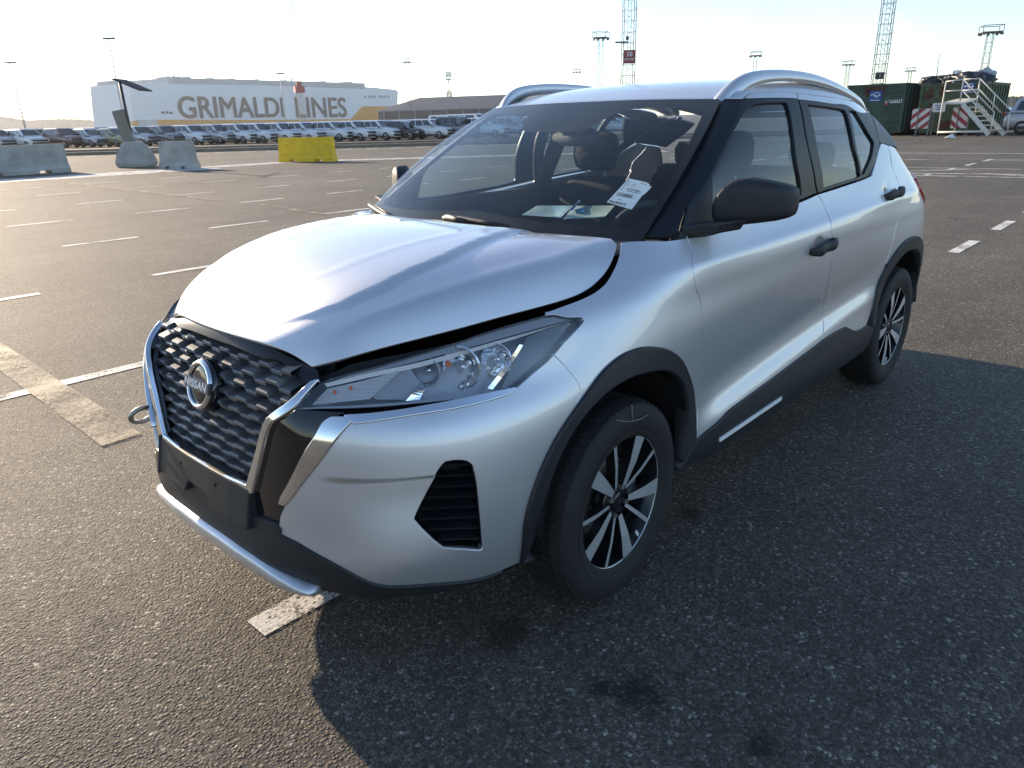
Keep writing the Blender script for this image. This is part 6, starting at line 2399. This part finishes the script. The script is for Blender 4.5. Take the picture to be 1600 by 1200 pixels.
def loft(sections, closed_ring=True, cap=True):
    V, F = [], []
    n = len(sections[0])
    for s_ in sections: V += [tuple(p) for p in s_]
    for i in range(len(sections) - 1):
        for j in range(n):
            F.append((i * n + j, i * n + (j + 1) % n, (i + 1) * n + (j + 1) % n, (i + 1) * n + j))
    if cap:
        F += [tuple(range(n))[::-1], tuple((len(sections) - 1) * n + j for j in range(n))]
    mb = MB(); mb.add(V, F, True)
    return mb


def superell(cx, cz, rx, rz, e=2.6, n=24):
    out = []
    for k in range(n):
        a = 2 * math.pi * k / n
        c, s = math.cos(a), math.sin(a)
        out.append((cx + rx * math.copysign(abs(c) ** (2 / e), c), cz + rz * math.copysign(abs(s) ** (2 / e), s)))
    return out


for (hx, hy, dl, dr) in ((1278, 384, front_door_l, front_door_r), (1391, 301, rear_door_l, rear_door_r)):
    c = W.ev(*W.px(hx, hy))[0]
    secs = []
    for t in np.linspace(-1, 1, 15):
        x = c[0] + .112 * t
        ysurf = W.ev(*W.side(x, c[2]))[0][1]
        bow = .040 * (1 - abs(t) ** 3.2) + .004
        r1, r2 = .011 * (1 - .55 * abs(t) ** 6), .021 * (1 - .5 * abs(t) ** 6) * (1.15 if t > .3 else 1)
        secs.append([(x, ysurf + bow + px_, c[2] + .010 * t * -1 + pz_) for px_, pz_ in superell(0, 0, r1, r2, 2.4, 14)])
    hb_ = loft(secs)
    both(hb_, 'door_handle', plastic, dl, dr)

# mirror housing: sections along y, seen from the front as a wedge with a rounded outer end
mx, mz = -.50, 1.187
secs = []
for t, zc, rz, rx in ((-.02, 1.165, .022, .018), (.02, 1.168, .042, .032), (.10, 1.178, .060, .043), (.24, 1.190, .074, .050), (.42, 1.193, .075, .054), (.62, 1.192, .068, .054), (.80, 1.190, .060, .050), (.92, 1.190, .052, .043), (.98, 1.190, .043, .034), (1.005, 1.190, .030, .022), (1.012, 1.190, .012, .008)):
    x0, y0 = -.570 - .135 * t, .805 + .212 * t
    secs.append([(x0 + a, y0, b) for a, b in superell(0, zc, rx, rz, 3.6, 32)])
mh = loft(secs)
mir_l = mh.build('door_mirror', plastic, front_door_l)
mir_r = mh.build('door_mirror', plastic, front_door_r, mirror_y=True)
ft = MB()
ft.add(*[(lambda V: (V, [(0, 1, 2, 3), (4, 7, 6, 5), (0, 4, 5, 1), (1, 5, 6, 2), (2, 6, 7, 3), (3, 7, 4, 0)]))([(mx + .09, .77, mz - .095), (mx - .05, .77, mz - .095), (mx - .07, .90, mz - .080), (mx + .05, .88, mz - .080), (mx + .09, .77, mz - .060), (mx - .05, .77, mz - .060), (mx - .07, .92, mz - .045), (mx + .05, .89, mz - .045)])][0])
both(ft, 'mirror_foot', plastic, mir_l, mir_r, bevel=.008)
gm = MB(); gm.box((-.570 - .0675 - .052, .911, 1.188), (.004, .15, .10), rz=R(32))
both(gm, 'mirror_glass', chrome, mir_l, mir_r)
# black sail panel in front of the window
sail_loop = outline(G, P(ZX, (1075, 322), (1111, 272)), P(ZX, (1111, 272), (1112, 330), (1113, 360)), P(ZX, (1113, 360), (1090, 366), (1064, 364)), P(ZX, (1064, 364), (1075, 322)))
panel('mirror_sail', G, sail_loop, plastic, front_door_l, mirror=True, mparent=front_door_r, off=.004, thick=.02, h=.02, gap=0)

# ---- wipers, cowl -------------------------------------------------------------------------
cw = MB()
V, F = [], []
ys_ = np.linspace(-.70, .70, 29)
for y in ys_:
    f = abs(y) / .70
    for x, z in ((-.02 - .13 * f ** 2, 1.062), (-.10 - .13 * f ** 2, 1.066 + .015 * f), (-.16 - .15 * f ** 2, 1.085 + .012 * f ** 2), (-.16 - .15 * f ** 2, 1.02)):
        V.append((x, y, z))
for i in range(28):
    for j in range(3): F.append((i * 4 + j, i * 4 + j + 1, (i + 1) * 4 + j + 1, (i + 1) * 4 + j))
cw.add(V, F)
cw.build('cowl', plastic, car)


def wsp(px_, py_, d):
    uv = WS.px(px_, py_)
    return Vector(WS.ev(*uv)[0] + WS.nrm(*uv)[0] * d)


wp = MB()
path = [wsp(x, y, .016) for x, y in ((655, 349), (700, 352), (745, 358), (800, 366), (850, 371))]
wp.tube(path, .007, 6)
path = [wsp(x, y, .032) for x, y in ((700, 351), (730, 353), (760, 358), (800, 366))]
wp.tube(path, [.011, .012, .010, .008], 8)
path = [wsp(735, 357, .030), wsp(705, 350, .034)]
wp.tube(path, .013, 8)
wp.build('wiper', plastic, car)
wp = MB()
path = [wsp(x, y, .02) for x, y in ((581, 325), (595, 335), (612, 345), (640, 350))]
wp.tube(path, .010, 8)
path = [wsp(x, y, .012) for x, y in ((588, 324), (600, 332), (622, 345))]
wp.tube(path, .006, 6)
wp.build('wiper', plastic, car)

# ---- wheels ---------------------------------------------------------------------------------
TR = .3285


def make_wheel():
    w = empty('wheel', parent=car)
    # tyre carcass; y = 0 at the centre plane, outer face towards +y
    prof = [(.216, .092), (.224, .097), (.236, .100), (.262, .105), (.285, .106), (.303, .101), (.315, .094), (.322, .086), (.3262, .076), (.3282, .055), (.3285, .0)]
    full = prof + [(r, -h) for r, h in prof[-2::-1]]
    t = MB(); t.lathe(full, 96, 'Y')
    ty = t.build('tyre', rubber, w)
    # tread blocks: shoulder blocks and two ribs
    tb = MB()
    nb = 72
    for k in range(nb):
        a = 2 * math.pi * k / nb
        da = 2 * math.pi / nb * .36
        for s_ in (1, -1):
            for (y0, y1, r0, r1, tw) in ((.056, .090, .3318, .3235, .25), (.018, .050, .3322, .3320, -.5)):
                V = []
                for rr in (0, 1):
                    for (yy, r_, sgn) in ((y0, r0, 0), (y1, r1, 1)):
                        for d_ in (-1, 1):
                            ang = a + d_ * da + tw * sgn * da
                            rad = r_ - (.010 if rr == 0 else 0)
                            V.append((rad * math.cos(ang), s_ * yy, rad * math.sin(ang)))
                tb.add(V, [(4, 5, 7, 6), (0, 1, 5, 4), (2, 6, 7, 3), (0, 4, 6, 2), (1, 3, 7, 5)])
    for k in range(nb):
        a = 2 * math.pi * (k + .5) / nb
        da = 2 * math.pi / nb * .40
        V = []
        for rr in (.322, .3324):
            for yy in (-.013, .013):
                for d_ in (-1, 1):
                    V.append((rr * math.cos(a + d_ * da), yy, rr * math.sin(a + d_ * da)))
        tb.add(V, [(4, 5, 7, 6), (0, 1, 5, 4), (2, 6, 7, 3), (0, 4, 6, 2), (1, 3, 7, 5)])
    tb.build('tread', rubber, ty)
    # raised sidewall bands
    sb = MB(); sb.lathe([(.243, .1015), (.246, .1035), (.249, .1040), (.252, .1045)], 96, 'Y')
    sb.build('sidewall_band', rubber, ty)
    # rim barrel and lip
    b = MB()
    b.lathe([(.2270, .078), (.2300, .0865), (.2270, .0905), (.2190, .0885), (.2155, .080), (.208, .060), (.196, .02), (.192, -.08), (.20, -.09)], 96, 'Y')
    rim_ = b.build('rim', alloy_black, w)
    lp = MB(); lp.lathe([(.2150, .0885), (.2175, .0912), (.2255, .0925), (.2290, .0885)], 96, 'Y')
    lp.build('rim_lip', alloy, rim_)
    # spokes: five twin pairs, one broad machined blade and one slim blade each
    for k in range(5):
        a = R(72 * k + 90 - 14)
        for (off0, off1, w0, w1, kind) in ((R(-9), R(-13), .010, .029, 1), (R(17), R(21), .006, .008, 0)):
            d0, d1 = a + off0, a + off1
            p0 = Vector((.052 * math.cos(d0), 0, .052 * math.sin(d0)))
            p1 = Vector((.2165 * math.cos(d1), 0, .2165 * math.sin(d1)))
            t_ = (p1 - p0).normalized()
            n_ = Vector((-t_.z, 0, t_.x))
            if kind: y0, y1 = .078, .0905
            else: y0, y1 = .074, .0885
            V = []
            for p_, w_, yy in ((p0, w0, y0), (p0.lerp(p1, .5), (w0 + w1) / 2 * 1.02, (y0 + y1) / 2 + .004), (p1, w1, y1)):
                for q in (-1, 1):
                    V.append(p_ + n_ * w_ * q + Vector((0, yy, 0)))
                for q in (1, -1):
                    V.append(p_ + n_ * (w_ * q * .8) + Vector((0, yy - .034, 0)))
            F = []
            for i in range(2):
                for j in range(1, 4):
                    F.append((i * 4 + j, i * 4 + (j + 1) % 4, (i + 1) * 4 + (j + 1) % 4, (i + 1) * 4 + j))
            s_ = MB(); s_.add(V, F); spk = s_.build('spoke', alloy_black, w)
            V2 = []
            for p_, w_, yy in ((p0, w0, y0), (p0.lerp(p1, .5), (w0 + w1) / 2 * 1.02, (y0 + y1) / 2 + .004), (p1, w1, y1)):
                for q in (-1, 1): V2.append(p_ + n_ * w_ * q * .97 + Vector((0, yy + .0008, 0)))
            f_ = MB(); f_.add(V2, [(0, 1, 3, 2), (2, 3, 5, 4)]); f_.build('spoke_face', alloy, spk)
    h = MB()
    h.lathe([(.0005, .074), (.024, .074), (.027, .070), (.029, .060), (.056, .062), (.066, .068), (.070, .060), (.068, .02), (.04, -.02)], 48, 'Y')
    hb = h.build('hub', alloy_black, w)
    for k in range(4):
        a = R(90 * k + 45)
        n_ = MB(); n_.lathe([(.0005, .082), (.008, .082), (.0095, .078), (.0095, .055)], 6, 'Y', (.047 * math.cos(a), 0, .047 * math.sin(a)), smooth=False)
        n_.build('wheel_nut', steel, hb)
    dsc = MB(); dsc.lathe([(.06, .012), (.06, .018), (.135, .018), (.137, .012), (.137, 0), (.06, 0)], 64, 'Y')
    dsc.build('brake_disc', steel, w)
    cal = MB()
    cal.lathe([(.095, -.02), (.095, .045), (.150, .045), (.152, -.02)], 12, 'Y', a0=R(155), a1=R(215), closed=True)
    cal.build('brake_caliper', mat('caliper_grey', (.30, .30, .30), rough=.45, metal=.7), w)
    cv = MB(); cv.lathe([(.03, -.03), (.16, -.03), (.19, -.02)], 48, 'Y')
    cv.build('wheel_backing', matte, w)
    bwt = MB(); bwt.box((.198 * math.cos(R(-103)), .083, .198 * math.sin(R(-103))), (.010, .004, .026), rot=Matrix.Rotation(R(13), 3, 'Y'))
    bwt.build('balance_weight', white_pl, w)
    return w


wheel = make_wheel()
wz = .322
spots = [(0, .760, 0, 1.83, 20), (RA, .766, 0, 0, -8), (0, -.760, 180, 1.83, 33), (RA, -.766, 180, 0, 60)]
for i, (x, y, rz_, st, spin) in enumerate(spots):
    w_ = wheel if i == 0 else copy_tree(wheel, car)
    w_.location = (x, y, wz)
    w_.rotation_euler = (0, R(spin), R(rz_ + st))
    w_.rotation_mode = 'XYZ'

# ---- interior -----------------------------------------------------------------------------------
dsh = MB()
V, F = [], []
ys_ = np.linspace(-.69, .69, 25)
prof = [(-.20, 1.035), (-.32, 1.050), (-.45, 1.052), (-.56, 1.045), (-.63, 1.02), (-.66, .97), (-.64, .85), (-.60, .60)]
for y in ys_:
    for x, z in prof:
        hump = .035 * math.exp(-((y - .36) / .15) ** 2) * math.exp(-((x + .52) / .09) ** 2)
        V.append((x - .10 * (abs(y) / .69) ** 3 * (1 if x > -.4 else 0), y, z + hump))
n_ = len(prof)
for i in range(24):
    for j in range(n_ - 1): F.append((i * n_ + j, i * n_ + j + 1, (i + 1) * n_ + j + 1, (i + 1) * n_ + j))
dsh.add(V, F, True)
dsh.build('dashboard', trim_in, car)
st = MB()
sc_ = Vector((-.82, .36, .96)); tl = R(24)
ring = [sc_ + Vector((-math.sin(tl) * -.185 * math.sin(a) * -1, .185 * math.cos(a), .185 * math.sin(a) * math.cos(tl))) for a in np.linspace(0, 2 * math.pi, 32, endpoint=False)]
st.tube(ring, .016, 8, closed=True)
st.box(sc_ + Vector((.03, 0, 0)), (.04, .13, .11))
st.box(sc_ + Vector((.02, 0, .0)), (.02, .34, .03))
st.tube([sc_ + Vector((.03, 0, 0)), sc_ + Vector((.25, 0, -.10))], .03, 8)
st.build('steering_wheel', trim_in, car)


def seat(y):
    s_ = empty('seat', parent=car)
    secs = []
    for z, xc, hw, hd in ((.50, -1.10, .235, .28), (.60, -1.10, .24, .28), (.64, -1.12, .22, .25)):
        secs.append([(xc + a, y + b, z) for a, b in superell(0, 0, hd, hw, 3.5, 24)])
    loft(secs).build('seat_cushion', cloth, s_)
    secs = []
    for z, xc, hw, hd in ((.60, -1.33, .22, .075), (.75, -1.37, .235, .075), (.95, -1.425, .235, .07), (1.08, -1.46, .215, .06), (1.15, -1.478, .18, .05), (1.175, -1.485, .12, .03)):
        secs.append([(xc + a, y + b, z) for a, b in superell(0, 0, hd, hw, 3.2, 24)])
    loft(secs).build('backrest', cloth, s_)
    secs = []
    for z, xc, hw, hd in ((1.205, -1.475, .085, .030), (1.225, -1.470, .115, .048), (1.28, -1.470, .130, .055), (1.34, -1.478, .128, .052), (1.375, -1.485, .110, .042), (1.392, -1.49, .075, .022)):
        secs.append([(xc + a, y + b, z) for a, b in superell(0, 0, hd, hw, 3.0, 24)])
    loft(secs).build('headrest', cloth, s_)
    p_ = MB()
    for dy_ in (-.06, .06): p_.tube([(-1.475, y + dy_, 1.14), (-1.473, y + dy_, 1.24)], .006, 8)
    p_.build('headrest_post', steel, s_)
    return s_


seat(.36); seat(-.36)
secs = []
for z, xc, hd in ((.50, -2.05, .28), (.60, -2.06, .28), (.66, -2.10, .24)):
    secs.append([(xc + a, b, z) for a, b in superell(0, 0, hd, .62, 5, 28)])
loft(secs).build('rear_bench', cloth, car)
secs = []
for z, xc, hw, hd in ((.60, -2.32, .62, .08), (.85, -2.39, .63, .08), (1.08, -2.45, .62, .07), (1.16, -2.475, .60, .05), (1.18, -2.48, .56, .02)):
    secs.append([(xc + a, b, z) for a, b in superell(0, 0, hd, hw, 6, 32)])
loft(secs).build('rear_backrest', cloth, car)
for y in (-.36, .36):
    secs = []
    for z, hw, hd in ((1.17, .10, .03), (1.20, .12, .045), (1.27, .125, .045), (1.31, .10, .03)):
        secs.append([(-2.47 + a, y + b, z) for a, b in superell(0, 0, hd, hw, 3, 20)])
    loft(secs).build('rear_headrest', cloth, car)
# headliner under the roof, pillar linings
hlu = sym(RF, np.vstack([seg(RF, [('uv', .02, .5), ('uv', .02, .96)]), seg(RF, [('uv', .5, .96), ('uv', .97, .96)]), seg(RF, [('uv', .98, .7), ('uv', .98, .5)])]))
panel('headliner', RF, hlu, headliner, car, h=.08, hb=.05, off=-.045, thick=0, gap=0)
for s_ in (1, -1):
    mb = MB()
    mb.bar((-1.46, .735, 1.09), (-1.60, .63, 1.50), .10, .03, up=(0, 1, .3))
    mb.build('pillar_lining', trim_in, car, mirror_y=(s_ < 0))
    mb = MB()
    mb.box((-1.35, .755, 1.05), (1.9, .05, .12))
    mb.build('door_lining', trim_in, car, mirror_y=(s_ < 0), bevel=.01)
rv = MB()
V = [(-.855, y, z) for y, z in superell(0.0, 1.385, .118, .036, 3.2, 28)] + [(-.815, y, z) for y, z in superell(0.0, 1.385, .105, .028, 2.6, 28)]
rv.add(V, [tuple(range(28)), tuple(range(28, 56))[::-1]] + [(i, (i + 1) % 28, 28 + (i + 1) % 28, 28 + i) for i in range(28)], True)
rv.box((-.79, 0, 1.425), (.03, .03, .06))
rv.build('rear_view_mirror', trim_in, car)


# =================================================================== things lying in the car
def ws_plane(pxs, off):
    return [wsp(x, y, off) for x, y in pxs]


ZL = (930, 265, 100 / 1600)


def zl(x, y): return (ZL[0] + ZL[2] * x, ZL[1] + ZL[2] * y)


paper = mat('label_paper', (.74, .76, .80), rough=.6, noise=.05, nscale=40)
ink = mat('label_ink', (.02, .02, .025), rough=.6)
mb = MB()
lab_px = [(835, 178), (1280, 285), (1360, 335), (1345, 390), (1415, 375), (1330, 480), (1195, 600), (1165, 612), (900, 962), (280, 775)]
V = ws_plane([zl(*p) for p in lab_px], -.006)
mb.add(V + [p - Vector((0, 0, .0004)) for p in V], [tuple(range(len(V))), tuple(range(len(V), 2 * len(V)))[::-1]] + [(i, (i + 1) % len(V), len(V) + (i + 1) % len(V), len(V) + i) for i in range(len(V))])
label_o = tag(mb.build('windscreen_label', paper), 'white paper label with barcode and number 463053 behind the windscreen', 'label')


def lab_quad(a, b, c_, d, name='print'):
    V = ws_plane([zl(*p) for p in (a, b, c_, d)], -.0045)
    m_ = MB(); m_.add(V, [(0, 1, 2, 3)]); return m_


def lab_text(txt, o_px, e_px, up_px, name='number'):
    """lettering laid along the label: origin, end of the base line, top of the first letter"""
    O, E_, U = [wsp(*zl(*p), -.0045) for p in (o_px, e_px, up_px)]
    me = text_mesh(txt, 1.0, name, bold=.012)
    xs = [v.co.x for v in me.vertices]; ys = [v.co.y for v in me.vertices]
    for v in me.vertices:
        v.co = O + (E_ - O) * ((v.co.x - min(xs)) / (max(xs) - min(xs))) + (U - O) * ((v.co.y - min(ys)) / (max(ys) - min(ys)))
    mesh_obj(name, me, ink, label_o)


lab_text('463053', (318, 775), (738, 872), (352, 722))
lab_text('EAHHB1', (778, 468), (1105, 535), (800, 430), 'code')
rb_ = random.Random(4)
t = 0.0
bars = MB()
while t < .96:
    w_ = rb_.choice((.018, .03, .05))
    o1, o2 = (560 + 400 * t, 530 + 75 * t), (560 + 400 * (t + w_), 530 + 75 * (t + w_))
    V = ws_plane([zl(*p) for p in (o1, o2, (o2[0] - 55, o2[1] + 85), (o1[0] - 55, o1[1] + 85))], -.0045)
    bars.add(V, [(0, 1, 2, 3)])
    t += w_ + rb_.choice((.02, .03, .045))
b_ = bars.build('barcode', ink, label_o); b_['kind'] = 'stuff'
lines = MB()
for (x, y, L_) in ((800, 240, 70), (760, 280, 90), (730, 320, 100), (700, 358, 70), (655, 408, 80), (610, 465, 60), (960, 320, 60), (900, 345, 120), (880, 400, 80), (560, 705, 100), (1120, 310, 160), (780, 500, 330), (420, 672, 60)):
    V = ws_plane([zl(*p) for p in ((x, y), (x + L_, y + L_ * .19), (x + L_ - 6, y + L_ * .19 + 11), (x - 6, y + 11))], -.0045)
    lines.add(V, [(0, 1, 2, 3)])
b_ = lines.build('small_print', mat('grey_ink', (.12, .13, .16), rough=.6), label_o); b_['kind'] = 'stuff'

# documents in a clear sleeve and a pen on the dashboard
ZP = (780, 300, 220 / 1600)


def on_dash(x, y, h):
    """zoomed pixel -> point at height h on the dashboard top"""
    return Vector(ground_at(ZP[0] + ZP[2] * x, ZP[1] + ZP[2] * y, h))


sheet = mat('document_sheet', (.52, .66, .68), rough=.35, noise=.12, nscale=25, coat=.3)


def paper_sheet(name, pts, label, m_, h0=1.078):
    n_ = 12
    a, b, c_, d = pts          # top-left, top-right, bottom-right, bottom-left
    V, F = [], []
    r_ = random.Random(len(label))
    for i in range(n_ + 1):
        u = i / n_
        for j in range(5):
            v = j / 4
            x = (a[0] + (b[0] - a[0]) * u) * (1 - v) + (d[0] + (c_[0] - d[0]) * u) * v
            y = (a[1] + (b[1] - a[1]) * u) * (1 - v) + (d[1] + (c_[1] - d[1]) * u) * v
            V.append(on_dash(x, y, h0 + .004 * math.sin(u * 5 + v * 2) + r_.uniform(-.0006, .0006)))
    for i in range(n_):
        for j in range(4): F.append((i * 5 + j, i * 5 + j + 1, (i + 1) * 5 + j + 1, (i + 1) * 5 + j))
    k = len(V)
    V2 = [p - Vector((0, 0, .0015)) for p in V]
    mb = MB(); mb.add(V + V2, F + [tuple(q + k for q in f[::-1]) for f in F], True)
    return tag(mb.build(name, m_, fixn=False), label, 'paper')


s1 = paper_sheet('document_sleeve', ((430, 155), (840, 155), (700, 290), (255, 260)), 'pale blue document sleeve lying on the dashboard under the pen', sheet)
s2 = paper_sheet('document_sheet', ((845, 158), (1315, 152), (1200, 282), (730, 305)), 'pale green folded sheet on the dashboard beside the windscreen label', mat('document_sheet2', (.58, .68, .64), rough=.45, noise=.08, nscale=25), 1.080)
stamp = MB(); stamp.add([on_dash(850, 200, 1.0875), on_dash(985, 175, 1.0875), on_dash(960, 225, 1.0875), on_dash(880, 232, 1.0875)], [(0, 1, 2, 3)])
stamp.build('blue_print', mat('blue_print', (.05, .25, .55), rough=.5), s2, fixn=False)
pen = empty('pen'); tag(pen, 'blue ballpoint pen lying across the papers on the dashboard', 'pen')
pa, pb = on_dash(815, 205, 1.095), on_dash(915, 105, 1.10)
mb = MB(); mb.tube([pa, pa.lerp(pb, .15), pa.lerp(pb, .85)], [.003, .006, .006], 10); mb.build('barrel', mat('pen_blue', (.02, .12, .50), rough=.25, coat=.5), pen)
mb = MB(); mb.tube([pa.lerp(pb, .85), pb], [.0062, .005], 10); mb.build('cap', white_pl, pen)

# chalk marks on the front tyre
tyre_fl = [o for o in bpy.data.objects if o.parent == wheel and o.name.startswith('tyre')][0]
chalk = mat('chalk', (.22, .22, .22), rough=.95)
mi = (Matrix.Translation(wheel.location) @ wheel.rotation_euler.to_matrix().to_4x4()).inverted()
for k_, pl_ in enumerate(([(987.5, 632), (988, 657)], [(963, 657), (985, 659), (1003, 654), (1013, 647)])):
    mb = MB()
    mb.tube([mi @ Vector(at_dist(x, y, .8665)) for x, y in pl_], .0016, 6)
    mb.build('chalk_mark', chalk, tyre_fl)
